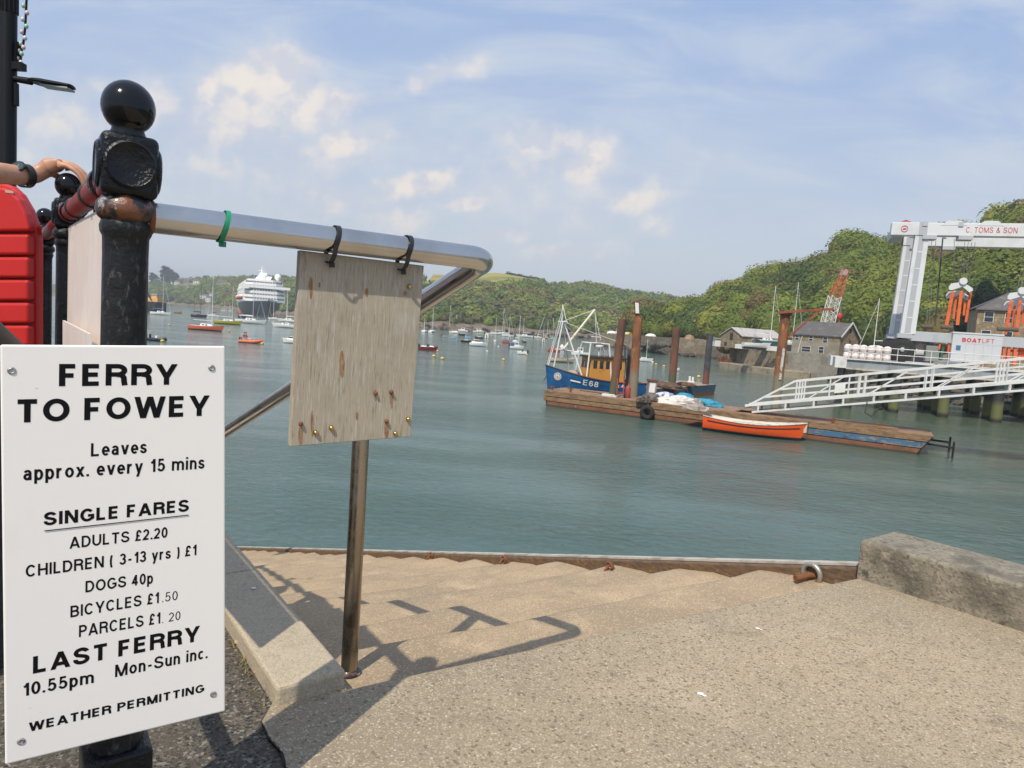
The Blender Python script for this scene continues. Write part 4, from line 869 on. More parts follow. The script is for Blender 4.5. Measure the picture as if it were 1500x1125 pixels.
# gabled house on the quay
gA = W(1160, 505, 106.0); gB = W(1230, 505, 100.6)
rt, A_, d_, n_, L_ = gable_house('stone_house', gA, gB, 6.4, 3.66, 6.55, 8.55, rubble, slate, 'stone house with a white edged gable on the quay by the dock end', 'house', .22, None, ((.10, 6.0, .55, .7), (.40, 6.0, .55, .7), (.70, 5.9, .6, .8), (.32, 4.35, 1.3, .75), (.64, 4.4, .7, .9)))
gp = gB+n_*0; gp = V(gB.x, gB.y, 0)
mb = MB(); 
for a, b in ((V(0, 0, 6.42)-n_*.28, V(0, 0, 8.72)+n_*3.2), (V(0, 0, 8.72)+n_*3.2, V(0, 0, 6.42)+n_*6.7)): mb.bar(gp+a+d_*.26, gp+b+d_*.26, .06, .26)
obj('bargeboard', mb, whitepaint, rt, local=False)
mb = MB(); mb.obox(gp+n_*2.9+d_*.012+V(0, 0, 4.9), n_*.9, d_*.03, (0, 0, 1.3)); obj('door', mb, doorm, rt, local=False)
mb = MB(); mb.obox(gp+n_*2.9+d_*.012+V(0, 0, 7.2), n_*.6, d_*.03, (0, 0, .6)); obj('window', mb, glass, rt, local=False)
mb = MB(); mb.obox(V(A_.x, A_.y, 3.66)-n_*.03, d_*L_, n_*.03, (0, 0, 1.9)); obj('render_band', mb, render_, rt, local=False)
mb = MB(); pa = A_+d_*L_*.22-n_*.07; mb.tube([pa+V(0, 0, 6.5), pa-d_*.25+V(0, 0, 5.4), pa-d_*.5+V(0, 0, 3.7)], .05, 6); obj('downpipe', mb, whitepaint, rt, local=False)
# second stone house behind the hoist
hA = W(1424, 523, 86); hB = W(1560, 523, 82)
rt, A_, d_, n_, L_ = gable_house('stone_house', hA, hB, 7.0, 3.66, 11.0, 13.2, rubble, slate, 'two storey rubble stone house with sash windows behind the boat hoist', 'house', .3, (.62,), ((.13, 10.0, .9, 1.2), (.36, 10.0, .9, 1.2), (.60, 10.0, .9, 1.2), (.82, 10., .9, 1.2), (.12, 7.6, .9, 1.4), (.36, 7.6, .9, 1.4), (.60, 7.6, .9, 1.4)), hip=True)
# old shed and small stores at the left of the yard
sA = W(1086, 505, 114); sB = W(1146, 508, 117.5)
rt, A_, d_, n_, L_ = gable_house('old_shed', V(sA.x, sA.y, 0), V(sB.x, sB.y, 0), 5.2, 3.62, 5.7, 7.0, rubble, corr, 'old stone shed with a pale patched corrugated roof beside the laid up boats', 'shed', .2, None, ((.25, 4.9, .5, .6),))
q_ = V(A_.x, A_.y, 0)
for off, zz, ww, hh in ((2.2, 4.9, .8, 1.2), (1.0, 3.9, .6, .6), (3.6, 3.9, .6, .6)):
    mb = MB(); mb.obox(q_+n_*off-d_*.03+V(0, 0, zz), n_*ww, d_*.02, (0, 0, hh)); obj('window', mb, glass, rt, local=False)
a = W(1047, 508, 121); b = W(1065, 509, 121)
rt = root('store_shed', V((a.x+b.x)/2, (a.y+b.y)/2, 3.62), 'small white flat roofed store left of the old stone shed', 'shed')
mb = MB(); mb.box(a.x, b.x, a.y, a.y+2.5, 3.62, 4.95); obj('wall', mb, whitewall, rt, local=False)
mb = MB(); mb.box(a.x-.15, b.x+.15, a.y-.2, a.y+2.7, 4.952, 5.12); obj('roof', mb, corr, rt, local=False)
wall([W(1076, 512, 112), W(1143, 517, 104.6)], 3.62, 4.35, .3, whitewall, 'low whitewashed wall in front of the laid up boats', 'white_wall')
earth = mat('sandy earth bank', (.36, .24, .14), [('n', (.22, .15, .09), .6, .45, .6)], .95, bump=[(1.5, .8, .3)])
def bank(px, py, D, r_, lab):
    v, f = ico(3); d = RNG.normal(size=(8, 3)); d /= np.linalg.norm(d, axis=1)[:, None]; k = np.ones(len(v))
    for q in d: k += RNG.uniform(-.25, .25)*np.clip((v@q-.3)/.7, 0, 1)
    p = W(px, py, D); v = v*k[:, None]*np.array((r_*1.3, r_, r_*1.2))+np.array((p.x, p.y, 4.0)); mb = MB(); mb.add([tuple(a) for a in v], [tuple(int(c) for c in t_) for t_ in f]); thing1('earth_bank', mb, earth, lab, 'bank')
bank(1066, 488, 126, 1.5, 'bare sandy earth bank behind the small white store')
bank(1010, 497, 190, 1.4, 'small orange earth bank on the far quay near the third pile')
# houses on the far left hillside
for px, py, wpx, dp, hh, wm, lab in far_houses:
    p = hillhit(px, py, farP); k = p.y/1000; a = V(p.x-wpx*k/2, p.y, 0); b = V(p.x+wpx*k/2, p.y-1, 0); h = hh*k*1.05
    wn_ = [(f, p.z+h*(.3 if r_ else .72), .9*k*1.2, 1.0*k*1.2) for f in (.2, .5, .8) for r_ in (0, 1)]
    gable_house('hillside_house', a, b, 7, p.z-6, p.z+h, p.z+h+2.2*k, wm, slate if wm is not creamwall else brownwall, lab, 'house', .2, None, wn_, 'houses on the left hillside')
# ================================================================== PONTOONS, PILES, GANGWAY, DOCK
wood_side = mat('worn brown pontoon timber', (.24, .145, .075), [('n', (.14, .085, .05), 2.0, .42, .64, (1, 1, 3)), ('n', (.34, .23, .13), 4.0, .52, .7, (.6, .6, 4)), ('n', (.10, .07, .05), 7, .62, .7)], .85, bump=[(8, .5, .02)])
blue_side = mat('worn blue pontoon paint', (.05, .13, .22), [('n', (.22, .20, .18), 2.2, .50, .60, (.7, .7, 2)), ('n', (.22, .12, .06), 3.4, .58, .66), ('n', (.03, .07, .12), 1.5, .55, .7)], .8, bump=[(8, .4, .02)])
rust_side = mat('rusty red waterline plate', (.21, .085, .045), [('n', (.13, .06, .035), 2, .45, .65), ('n', (.30, .15, .08), 4, .58, .7), ('z', (.05, .045, .03), 1.5, .16, .04, (1, 1, 1), .1)], .9, bump=[(6, .4, .02)])
gapm = mat('black gap', (.02, .018, .016), [], .9)  # near-black, behind the strakes and on brackets, bands and seams
deckm = mat('rusty timber deck', (.27, .165, .095), [('n', (.17, .105, .065), 1.3, .42, .64), ('n', (.34, .24, .16), 3, .52, .7), ('n', (.30, .13, .05), .8, .58, .68)], .9, bump=[(5, .5, .03)])
pilem = mat('rusty steel pile', (.17, .075, .042), [('n', (.10, .055, .04), 1.2, .42, .62, (1, 1, .4)), ('n', (.30, .13, .05), 2.6, .54, .68, (1, 1, .3)), ('z', (.10, .10, .055), 2, 2.3, 1.6, (1, 1, 1), .6)], .85, bump=[(8, .4, .03)])
pile_bright = mat('bright orange rusty pile', (.26, .105, .042), [('n', (.15, .06, .035), 1.3, .45, .62, (1, 1, .4)), ('n', (.40, .18, .05), 1.6, .55, .62, (1, 1, .35)), ('n', (.45, .40, .34), 1.1, .66, .70, (1, 1, .4)), ('z', (.22, .19, .13), 2, 3.0, 2.3, (1, 1, 1), .8)], .85, bump=[(8, .4, .03)])
pile_dark = mat('dark slate coloured pile', (.07, .072, .078), [('n', (.045, .045, .05), 1.5, .45, .62), ('z', (.17, .06, .04), 1.6, 2.6, 1.4, (1, 1, 1), .8)], .8)
pile_dock = mat('black dock pile', (.028, .028, .03), [('n', (.05, .05, .05), 1.5, .5, .65, (1, 1, .4)), ('z', (.13, .135, .05), 1.5, 2.0, 1.2, (1, 1, 1), 1.0), ('z', (.03, .03, .018), 1.5, .45, .15, (1, 1, 1), .3)], .6)
whitesteel = mat('white painted steel', (.68, .675, .65), [('n', (.55, .53, .49), 1.2, .5, .7), ('n', (.36, .24, .16), 5, .68, .78)], .5)
greysteel = mat('light grey painted steel', (.44, .455, .47), [('n', (.38, .39, .40), .8, .5, .7)], .5)
girderm = mat('grey girder', (.30, .325, .34), [('n', (.24, .255, .265), 1.0, .45, .65, (1, 1, .5)), ('n', (.36, .33, .28), 2.6, .66, .74)], .6)
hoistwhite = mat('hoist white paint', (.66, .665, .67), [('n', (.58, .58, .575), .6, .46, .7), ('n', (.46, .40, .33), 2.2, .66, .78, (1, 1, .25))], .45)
hoistgrey = mat('hoist grey with painted shade', (.42, .43, .45), [], .5)  # darker copy of the hoist white, shade put into the colour
orange_ = mat('orange safety paint', (.72, .13, .03), [('n', (.6, .10, .025), 2, .5, .7)], .55)
slingm = mat('orange webbing sling', (.70, .14, .035), [('n', (.5, .09, .03), 3, .45, .7)], .8)
tyrem = mat('black rubber tyre', (.018, .018, .018), [('n', (.035, .033, .03), 3, .5, .7)], .85)
redletter = mat('red lettering', (.60, .03, .04), [], .5)
cable = mat('thin steel cable', (.28, .27, .25), [], .5, .6)
white_tarp = mat('dirty white tarpaulin', (.62, .58, .53), [('n', (.38, .34, .31), 2, .5, .66), ('n', (.5, .35, .2), 3.4, .66, .72)], .8)
grey_tarp = mat('grey brown tarpaulin', (.33, .29, .25), [('n', (.18, .16, .14), 2.2, .45, .62), ('n', (.52, .49, .45), 2.6, .6, .68)], .85)
blue_tarp = mat('bright turquoise tarpaulin', (.03, .27, .40), [('n', (.02, .15, .25), 3.2, .48, .64)], .75, bump=[(6, .5, .05)])
bluewhite = mat('blue and white plastic sheet', (.60, .60, .62), [('n', (.06, .12, .40), 1.8, .5, .54)], .6)

PL = Z(797, 594, 0); PR = Z(1345, 666, 0); PD = (PR-PL).normalized(); PN = V(-PD.y, PD.x, 0)      # along and behind the pontoon
LEN = (PR-PL).length; PW = 3.3
def PP(s_, n_, z): return PL+PD*s_+PN*n_+V(0, 0, z)
rt = root('work_pontoon', PP(LEN/2, PW/2, 0), 'long low rusty timber pontoon, brown on the left and blue at its right end', 'pontoon', rz=0)
top = 1.0; tipR = .55
mb = MB(); mb.prism([PP(.25, 0, -.4), PP(LEN-.3, 0, -.4), PP(LEN+tipR, 0, top-.05), PP(-.05, 0, top-.05)], PN*PW); obj('hull', mb, gapm, rt, local=False)
mid = (Z(1182, 645, 0)-PL).dot(PD)
def strake(name, z0, z1, out, m, sa, sb, ra, rb):
    mb = MB(); mb.prism([PP(sa, -out, z0), PP(sb+rb[0], -out, z0), PP(sb+rb[1], -out, z1), PP(sa, -out, z1)], PN*(out+.002)); obj(name, mb, m, rt, local=False, bevel=.012)
strake('waterline_plate', -.3, .30, .03, rust_side, .2, LEN-.22, 0, (0, .28))
for z0, z1, o_ in ((.34, .60, .05), (.64, .99, .07)):
    strake('rubbing_strake', z0, z1, o_, wood_side, -.05, mid-.02, 0, (0, 0))
strake('rubbing_strake', .34, .64, .05, blue_side, mid, LEN, 0, (.1, .3))
strake('rubbing_strake', .68, .99, .06, wood_side, mid, LEN, 0, (.32, .53))
mb = MB(); mb.prism([PP(-.05, 0, top-.048), PP(LEN+tipR, 0, top-.048), PP(LEN+tipR, PW, top-.048), PP(-.05, PW, top-.048)], (0, 0, .05)); obj('deck', mb, deckm, rt, local=False)
for k in range(2):
    mb = MB(); mb.bar(PP(LEN+.2, .4+2.2*k, .55), PP(LEN+1.5, .4+2.2*k, .5), .1); mb.bar(PP(LEN+1.45, .4+2.2*k, .8), PP(LEN+1.45, .4+2.2*k, 0), .07); obj('end_bracket', mb, gapm, rt, local=False)
mb = MB(); mb.obox(PP(mid+1.2, .1, top+.01), PD*2.9, PN*.25, (0, 0, .16)); obj('edge_beam', mb, wood_side, rt, local=False)
for s_ in (.3, 1.6, 16.6, 18.8):
    mb = MB(); c = PP(s_, .35, top); mb.tube([c, c+V(0, 0, .28)], .07, 8); mb.bar(c+V(-.18, 0, .22), c+V(.18, 0, .22), .06); obj('mooring_bitt', mb, rustm, rt, local=False)
for s_, n_, L_, a_ in ((3.0, 1.5, 2.2, .3), (1.5, 2.0, 1.6, -.2), (8.6, 1.2, 1.5, .1)):
    mb = MB(); c = PP(s_, n_, top+.004); mb.obox(c, (PD+PN*a_).normalized()*L_, PN*.3, (0, 0, .05)); thing1('plank', mb, timber, {3.0: 'dark plank lying on the pontoon deck left of the first rusty pile', 1.5: 'dark plank near the left end of the pontoon deck', 8.6: 'dark plank on the pontoon deck beside the heap of tarpaulins'}[s_], 'plank', 'planks lying on the pontoon deck')
c = Z(886, 580, top+.01); mb = MB(); mb.obox(V(c.x-.2, c.y, top+.006), PD*.95, PN*.35, (0, 0, .14)); thing1('white_plank', mb, whitesteel, 'short white plank on the pontoon deck in front of the trawler lettering', 'plank', bevel=.01)

# second pontoon
q0 = V(10.9, 51.2, 0); q1 = Z(1046, 578.5, 0); qd = (q1-q0).normalized(); qn = V(-qd.y, qd.x, 0); qL = (q1-q0).length
rt = root('blue_pontoon', (q0+q1)/2, 'shorter blue sided steel pontoon lying behind the long brown one', 'pontoon')
mb = MB(); mb.prism([q0+V(0, 0, -.4), q1+V(0, 0, -.4)-qd*.2, q1+V(0, 0, .9)+qd*.25, q0+V(0, 0, .9)], qn*3.4); obj('hull', mb, mat('faded dark blue steel', (.045, .085, .135), [('n', (.07, .11, .16), .8, .5, .7), ('z', (.18, .08, .045), .9, .42, .22, (1, 1, 1), .2), ('n', (.16, .09, .06), 2.6, .64, .7)], .7), rt, local=False)
mb = MB(); mb.prism([q0+V(0, 0, .902), q1+V(0, 0, .902)+qd*.25, q1+V(0, 0, .902)+qd*.25+qn*3.4, q0+V(0, 0, .902)+qn*3.4], (0, 0, .04)); obj('deck', mb, mat('pale grit deck', (.36, .29, .21), [('n', (.25, .19, .13), .8, .45, .65)], .9), rt, local=False)
mb = MB(); mb.obox(q0+qd*(qL*.45)-qn*.03+V(0, 0, -.1), qd*.25, qn*.02, (0, 0, .98)); obj('joint_plate', mb, gapm, rt, local=False)

def pile(px0, py0, px1, py1, D, r_, m, lab, cap=False):
    a = W(px0, py0, D); b = W(px1, py1, D); rt = root('mooring_pile', V(a.x, a.y, 0), lab, 'pile', 'steel piles by the pontoons')
    k = (a.z+1)/(b.z-a.z); a = a-(b-a)*k; a.z = -1.0
    mb = MB(); mb.tube([a, b], r_, 18); obj('tube', mb, m, rt, local=False, smooth=50)
    mb = MB(); mb.lathe([(r_*.98, 0), (r_*.98, .03), (r_*.8, .05)], b, 18); obj('cap_ring', mb, rustm, rt, local=False, smooth=50)
    return rt, a, b
pile(898, 578, 912, 468, 43.6, .265, pilem, 'dull red brown pile beside the trawler wheelhouse, nearest the lettering')
rt, a, b = pile(927, 582, 934.5, 465, 42.6, .275, pile_bright, 'bright orange rusted pile topped by a thin white marker board')
mb = MB(); mb.tube([b, W(932.5, 442, 42.6)], .17, 10); obj('marker_post', mb, rustm, rt, local=False, smooth=50)
mb = MB(); c = W(933.5, 459, 42.4); mb.obox(c+V(-.11, -.05, 0), V(.22, 0, 0), V(0, .03, 0), W(932.7, 443.5, 42.4)-c); obj('marker_board', mb, whitepaint, rt, local=False)
pile(919, 570, 923, 512, 45.5, .16, pile_dark, 'thin dark pile just behind the bright orange pile')
pile(983.5, 570, 991, 481, 53.6, .30, pilem, 'rust streaked pile rising from the near edge of the blue pontoon')
pile(1033, 566, 1040.5, 489, 59.8, .27, pile_dark, 'dark slate coloured pile at the far end of the blue pontoon')
# derrick pile
rt, a, b = pile(1139, 568, 1151, 459, 49.0, .33, pile_bright, 'thick orange derrick post with a rusty jib arm and brace')
rt['category'] = 'derrick'; rt.name = 'derrick_post'; del rt['group']
DD = 49.0
mb = MB(); mb.lathe([(.42, -.12), (.46, 0), (.42, .1)], b, 18); obj('head_collar', mb, rustm, rt, local=False, smooth=40)
mb = MB(); mb.bar(W(1139, 458, DD-.3), W(1221, 452.5, DD-1.2), .20, .16); obj('jib', mb, mat('orange red oxide', (.30, .075, .035), [('n', (.2, .06, .035), 2, .45, .65)], .8), rt, local=False)
mb = MB(); mb.bar(W(1154, 495, DD-.3), W(1198, 457, DD-1.0), .16, .14); obj('brace', mb, MATS['orange red oxide'], rt, local=False)
mb = MB(); mb.bar(W(1220, 453, DD-1.2), W(1222, 456.5, DD-1.2), .10); obj('shackle', mb, rustm, rt, local=False)
mb = MB(); mb.obox(W(1147, 510, DD-.40), V(.16, 0, 0), V(0, .1, 0), W(1141, 556, DD-.40)-W(1147, 510, DD-.40)); obj('white_patch', mb, mat('flaking white paint', (.55, .54, .50), [('n', (.2, .13, .08), 2.2, .5, .58)], .8), rt, local=False)

# things on the pontoons
c = Z(954, 585, top); rt = root('utility_pillar', c, 'grey utility pillar with a white notice on the pontoon', 'service pillar')
mb = MB(); mb.obox(c+V(-.28, 0, 0), V(.52, 0, 0), V(0, .5, 0), (.05, 0, 1.12)); obj('body', mb, mat('weathered grey board', (.24, .22, .20), [('n', (.16, .145, .13), 2, .45, .65)], .85), rt, local=False)
mb = MB(); mb.obox(c+V(-.27, -.06, 1.122), V(.62, 0, 0), V(0, .6, 0), (0, 0, .10)); obj('lid', mb, pile_dark, rt, local=False)
mb = MB(); mb.obox(c+V(-.2, -.03, .42), V(.36, 0, 0), V(0, .02, 0), (.03, 0, .58)); obj('notice', mb, whitepaint, rt, local=False)
def heap(px, py, z, sx, sy, sz, m, label, name='tarpaulin', cat='tarpaulin', grp='tarpaulins heaped on the pontoon', seed=0):
    v, f = ico(4); r = np.random.default_rng(seed); L = r.normal(size=(34, 3)); L /= np.linalg.norm(L, axis=1)[:, None]
    k = np.zeros(len(v))
    for i in range(34): k += r.uniform(-.22, .26)*np.clip((v@L[i]-.72)/.28, 0, 1)
    rid = .07*np.sin(v@r.normal(size=3)*9+2*np.sin(v@r.normal(size=3)*5)); v = v*(1+k+rid)[:, None]
    v = v*(sx, sy, sz); v[:, 2] = np.maximum(v[:, 2], -.02)
    c = Z(px, py, z); v = v@np.array([[PD.x, PD.y, 0], [PN.x, PN.y, 0], [0, 0, 1]])+(c.x, c.y, z)
    mb = MB(); mb.add([tuple(p) for p in v], [tuple(int(a) for a in q) for q in f]); return thing1(name, mb, m, label, cat, grp, smooth=60)
T0 = top+.02
heap(972, 583, T0, .75, .6, .34, bluewhite, 'blue and white plastic sheet at the left of the tarpaulin heap', seed=1)
heap(985, 590, T0, 1.0, .7, .44, white_tarp, 'dirty white tarpaulin, the largest lump of the heap', seed=2)
heap(1008, 592, T0, 1.0, .65, .40, grey_tarp, 'grey brown tarpaulin bundle between the white one and the turquoise one', seed=3)
heap(1003, 582, T0, .55, .35, .26, blue_tarp, 'small turquoise sheet behind the grey brown bundle', seed=4)
heap(1034, 594, T0, .95, .5, .36, blue_tarp, 'bright turquoise tarpaulin at the right end of the heap', seed=5)
heap(1020, 600, T0, .65, .35, .24, grey_tarp, 'small grey bag in front of the turquoise tarpaulin', 'bag', 'bag', seed=6)
heap(962, 588, T0, .45, .4, .30, mat('dark tangled rope', (.06, .05, .045), [('n', (.16, .12, .09), 5, .5, .6)], .95), 'dark tangle of rope beside the grey utility pillar', 'rope_heap', 'rope', None, seed=7)
heap(942, 588, T0, .35, .35, .34, MATS['dark tangled rope'], 'dark rope bundle at the foot of the bright orange pile', 'rope_heap', 'rope', None, seed=8)
heap(978, 568, .95, 1.5, .7, .34, mat('brown net', (.10, .06, .04), [('n', (.17, .10, .06), 3, .5, .65)], .95), 'heap of brown nets on the blue pontoon left of its pile', 'net_heap', 'nets', None, seed=9)
heap(1004, 565, .95, .9, .5, .24, MATS['brown net'], 'smaller heap of brown nets on the blue pontoon right of its pile', 'net_heap', 'nets', None, seed=10)
c = Z(919, 582, T0); rt = root('gas_bottle', c, 'red gas bottle standing among ropes beside the orange pile', 'gas bottle'); mb = MB(); mb.lathe([(.16, 0), (.17, .05), (.17, .55), (.12, .68), (.05, .72)], c, 16); obj('body', mb, orange_ if False else mat('dull red bottle', (.35, .05, .035), [('n', (.2, .05, .04), 6, .5, .65)], .6), rt, local=False, smooth=40)
mb = MB(); mb.tube([c+V(0, 0, .7), c+V(0, 0, .84)], .035, 8); obj('valve', mb, brass, rt, local=False)
c = Z(908, 582, T0); rt = root('sack_trolley', c, 'red framed sack trolley leaning near the first rusty pile', 'trolley'); mb = MB()
for dx in (-.2, .2): mb.tube([c+V(dx, 0, .12), c+V(dx, .25, 1.15)], .03, 6)
for zz in (.3, .6, .9): mb.bar(c+V(-.2, .06+zz*.2-.06, zz), c+V(.2, .06+zz*.2-.06, zz), .04)
obj('frame', mb, MATS['dull red bottle'], rt, local=False)
for dx in (-.27, .27): mb = MB(); mb.lathe([(.13, -.04), (.13, .04)], c+V(dx, 0, .13), 14, axis=(1, 0, 0)); obj('wheel', mb, tyrem, rt, local=False)
c = Z(1012, 560.5, .945); mb = MB(); mb.box(c.x-.22, c.x-.06, c.y-.1, c.y+.1, .945, 1.5); mb.box(c.x+.06, c.x+.22, c.y-.1, c.y+.1, .945, 1.45); mb.box(c.x-.3, c.x+.3, c.y-.12, c.y+.12, .945, 1.08); thing1('white_bollard', mb, whitepaint, 'small white twin bollard near the end of the blue pontoon', 'bollard', bevel=.03)
c = PP((Z(956, 612, 0)-PL).dot(PD), -.28, .42); rt = root('tyre_fender', V(c.x, c.y, .1), 'black tyre hung as a fender on the pontoon side', 'tyre'); mb = MB(); mb.torus(c, .30, .145, -PN, 28, 12); obj('tyre', mb, tyrem, rt, local=False, smooth=60)
mb = MB(); mb.tube([c+V(0, 0, .3), c+V(-.04, .12, .62)], .02, 6); mb.tube([c+V(0.03, 0, .3), c+V(.08, .12, .62)], .02, 6); obj('rope', mb, deckm, rt, local=False)

# ------------------------------------------------------------------ trawler
tb = V(2.36, 48.0, 0); td = V(.955, .297, 0).normalized()          # bow point, direction towards the stern
rt = root('trawler', tb+td*3.6, 'blue fishing trawler with an orange wheelhouse and white masts behind the pontoon', 'fishing boat', rz=math.atan2(-td.y, -td.x))
navy = mat('trawler blue paint', (.012, .105, .27), [('n', (.012, .08, .21), .8, .45, .65), ('n', (.05, .16, .30), 2.5, .6, .7), ('z', (.02, .02, .022), 1, .22, .08, (1, 1, 1), .1)], .4, coat=.2)
def hull(L, B, zb, zs, draft=.4, tr=.75, rake=.12, n=22, full=2.4, flare=.0, sag=.0, belly=.45):
    """local boat: x forward, waterline z = 0; zb/zs = height at bow/stern"""
    secs = []
    for i in range(n+1):
        t_ = i/n; x = -L/2+L*t_
        b = B/2*((tr+(1-tr)*math.sin(min(1, t_/belly)*math.pi/2)) if t_ < belly else max(.0, 1-((t_-belly)/(1-belly))**full))
        z = zs+(zb-zs)*t_**2.2-sag*math.sin(t_*math.pi); row = []
        for k, (kb, kz) in enumerate(((1, 1), (.975-.1*flare*t_, .62), (.90-.28*flare*t_, .28), (.74-.4*flare*t_, 0), (.42, -.6), (.05, -1))):
            zz = z*kz if kz >= 0 else draft*kz; xx = x-(L*rake*(1-kz)*.5 if kz < 1 else 0)*max(0, t_-.55)/.45
            row.append((xx, max(b*kb, .012), zz))
        secs.append(row)
    m_ = len(secs[0]); mb = MB(); vs = []
    for row in secs: vs += [(x, y, z) for x, y, z in row]+[(x, -y, z) for x, y, z in row[::-1]]
    w_ = 2*m_; fs = []
    for i in range(n):
        for k in range(w_-1): fs.append((i*w_+k, i*w_+k+1, (i+1)*w_+k+1, (i+1)*w_+k))
    fs.append(tuple(range(w_))[::-1]); fs.append(tuple(n*w_+k for k in range(w_)))
    mb.add(vs, fs); return mb, secs
def deck(secs, dz=-.05, inset=.03):
    mb = MB(); vs = []
    for row in secs: x, y, z = row[0]; vs += [(x, max(y-inset, .005), z+dz), (x, -max(y-inset, .005), z+dz)]
    mb.add(vs, [(2*i, 2*i+1, 2*i+3, 2*i+2) for i in range(len(secs)-1)]); return mb
def gunwale(secs, r_=.035, dz=0):
    mb = MB(); mb.tube([(x, y, z+dz) for x, y, z in [s[0] for s in secs]]+[(x, -y, z+dz) for x, y, z in [s[0] for s in secs[::-1]]], r_, 6); return mb
hm, secs = hull(7.4, 2.9, 2.3, 1.42, .8, .8, .10, 26, 2.6, .55, .10, .5)
obj('hull', hm, navy, rt, smooth=50); obj('deck', deck(secs, -.35), deckm, rt); obj('gunwale', gunwale(secs, .05, .02), pile_dark, rt)
def hullpt(x, frac):                                                   # a point on the port side (towards the camera), frac down from the gunwale
    for i in range(len(secs)-1):
        if secs[i][0][0] <= x <= secs[i+1][0][0]:
            f = (x-secs[i][0][0])/(secs[i+1][0][0]-secs[i][0][0]); a = Vector(secs[i][0]).lerp(Vector(secs[i+1][0]), f); b_ = Vector(secs[i][2]).lerp(Vector(secs[i+1][2]), f); return a.lerp(b_, frac)
    return Vector(secs[-2][0])
RM = rmat(rt)
def side(x, frac): return RM @ hullpt(x, frac)
cap_ = whitepaint
p0 = side(1.35, .34); p1_ = side(.15, .34); dr = (p1_-p0); nn = dr.cross(UP).normalized(); p0 = p0+nn*.06 if nn.y < 0 else p0-nn*.06
up_v = (side(.8, .1)-side(.8, .9)).normalized()
text('lettering', 'E68', cap_, p0-up_v*.16, dr, up_v, 1.15, .40, 0 if False else 2, .03, rt)
a = side(3.15, .30); b = side(2.85, .30); e1 = (b-a).normalized(); e2 = (side(3.0, .1)-side(3.0, .8)).normalized(); outward = e1.cross(e2).normalized(); cc = side(3.0, .33)+outward*.05
mb = MB(); mb.lathe([(.27, 0), (.27, .02), (.01, .02)], cc, 24, axis=outward); em = obj('emblem', mb, whitepaint, rt, local=False)
mb = MB(); mb.lathe([(.215, .02), (.215, .026), (.01, .026)], cc, 24, axis=outward); obj('emblem_ring', mb, pile_dark, em, local=False)
mb = MB(); mb.lathe([(.17, .026), (.17, .033), (.01, .033)], cc, 20, axis=outward); obj('emblem_disc', mb, whitepaint, em, local=False)
mb = MB(); mb.lathe([(.085, .033), (.08, .039), (.01, .039)], cc-e2*.02, 12, axis=outward); obj('emblem_mark', mb, mat('ochre', (.45, .25, .08), [], .6), em, local=False)
a = side(2.2, .40); b = side(1.5, .40); d9 = (b-a); mb = MB(); n9 = d9.cross(UP).normalized(); n9 = n9 if n9.y < 0 else -n9; mb.obox(a+n9*.10, d9, UP*.10, n9*.012); obj('name_plate', mb, whitepaint, rt, local=False)
a = side(-1.0, .3); b = side(-1.9, .3); d9 = (b-a); n9 = d9.cross(UP).normalized(); n9 = n9 if n9.y < 0 else -n9; mb = MB()
for f in (.1, .3): mb.obox(a+d9*f+n9*.05-UP*.08, d9.normalized()*.13, UP*.22, n9*.012)
mb.prism([a+d9*.62+n9*.05-UP*.05, a+d9*.8+n9*.05+UP*.2, a+d9*.98+n9*.05-UP*.05], n9*.012); obj('side_marks', mb, whitepaint, rt, local=False)
orangew = mat('orange ochre wheelhouse paint', (.58, .27, .05), [('n', (.45, .20, .04), 1.5, .5, .68), ('n', (.25, .13, .06), 4, .66, .72)], .6)
# wheelhouse: x from -2.0 to .35
mb = MB(); mb.prism([(.75, -.92, .9), (.60, -.92, 3.05), (-2.0, -.92, 3.05), (-2.0, -.92, .9)], (0, 1.84, 0)); wh = obj('wheelhouse', mb, orangew, rt, bevel=.04)
mb = MB(); mb.box(-2.15, .80, -1.04, 1.04, 3.052, 3.16); obj('wheelhouse_roof', mb, mat('dark roof felt', (.05, .045, .04), [], .8), rt)
for k in range(5):
    for sgn in (-1, 1):
        mb = MB(); x_ = .32-k*.48; mb.box(x_-.14, x_+.14, sgn*.923-.01, sgn*.923+.01, 2.3, 2.86); obj('window', mb, glass, wh)
for k in range(3): mb = MB(); mb.obox((.662, -.72+k*.54, 2.3), (0, .40, 0), (-.035, 0, .5), (.02, 0, 0)); obj('window', mb, glass, wh)
mb = MB(); mb.box(-.9, .0, -.30, .3, 3.08, 3.12); mb.tube([(-.3, 0, 3.1), (-.3, 0, 3.75)], .05, 8); obj('radar_mast', mb, whitesteel, rt)
mb = MB(); mb.lathe([(.26, 0), (.30, .05), (.28, .16), (.1, .2)], (-.3, 0, 3.75), 16); obj('radar_dome', mb, whitesteel, rt, smooth=50)
for k in range(6): 
    if k == 0: mb = MB()
    mb.tube([(-.4-.25*k, .3*math.sin(k*2), 3.1), (-.4-.25*k, .3*math.sin(k*2), 3.3+.25*(k % 3))], .03, 6)
obj('roof_aerials', mb, greysteel, rt)
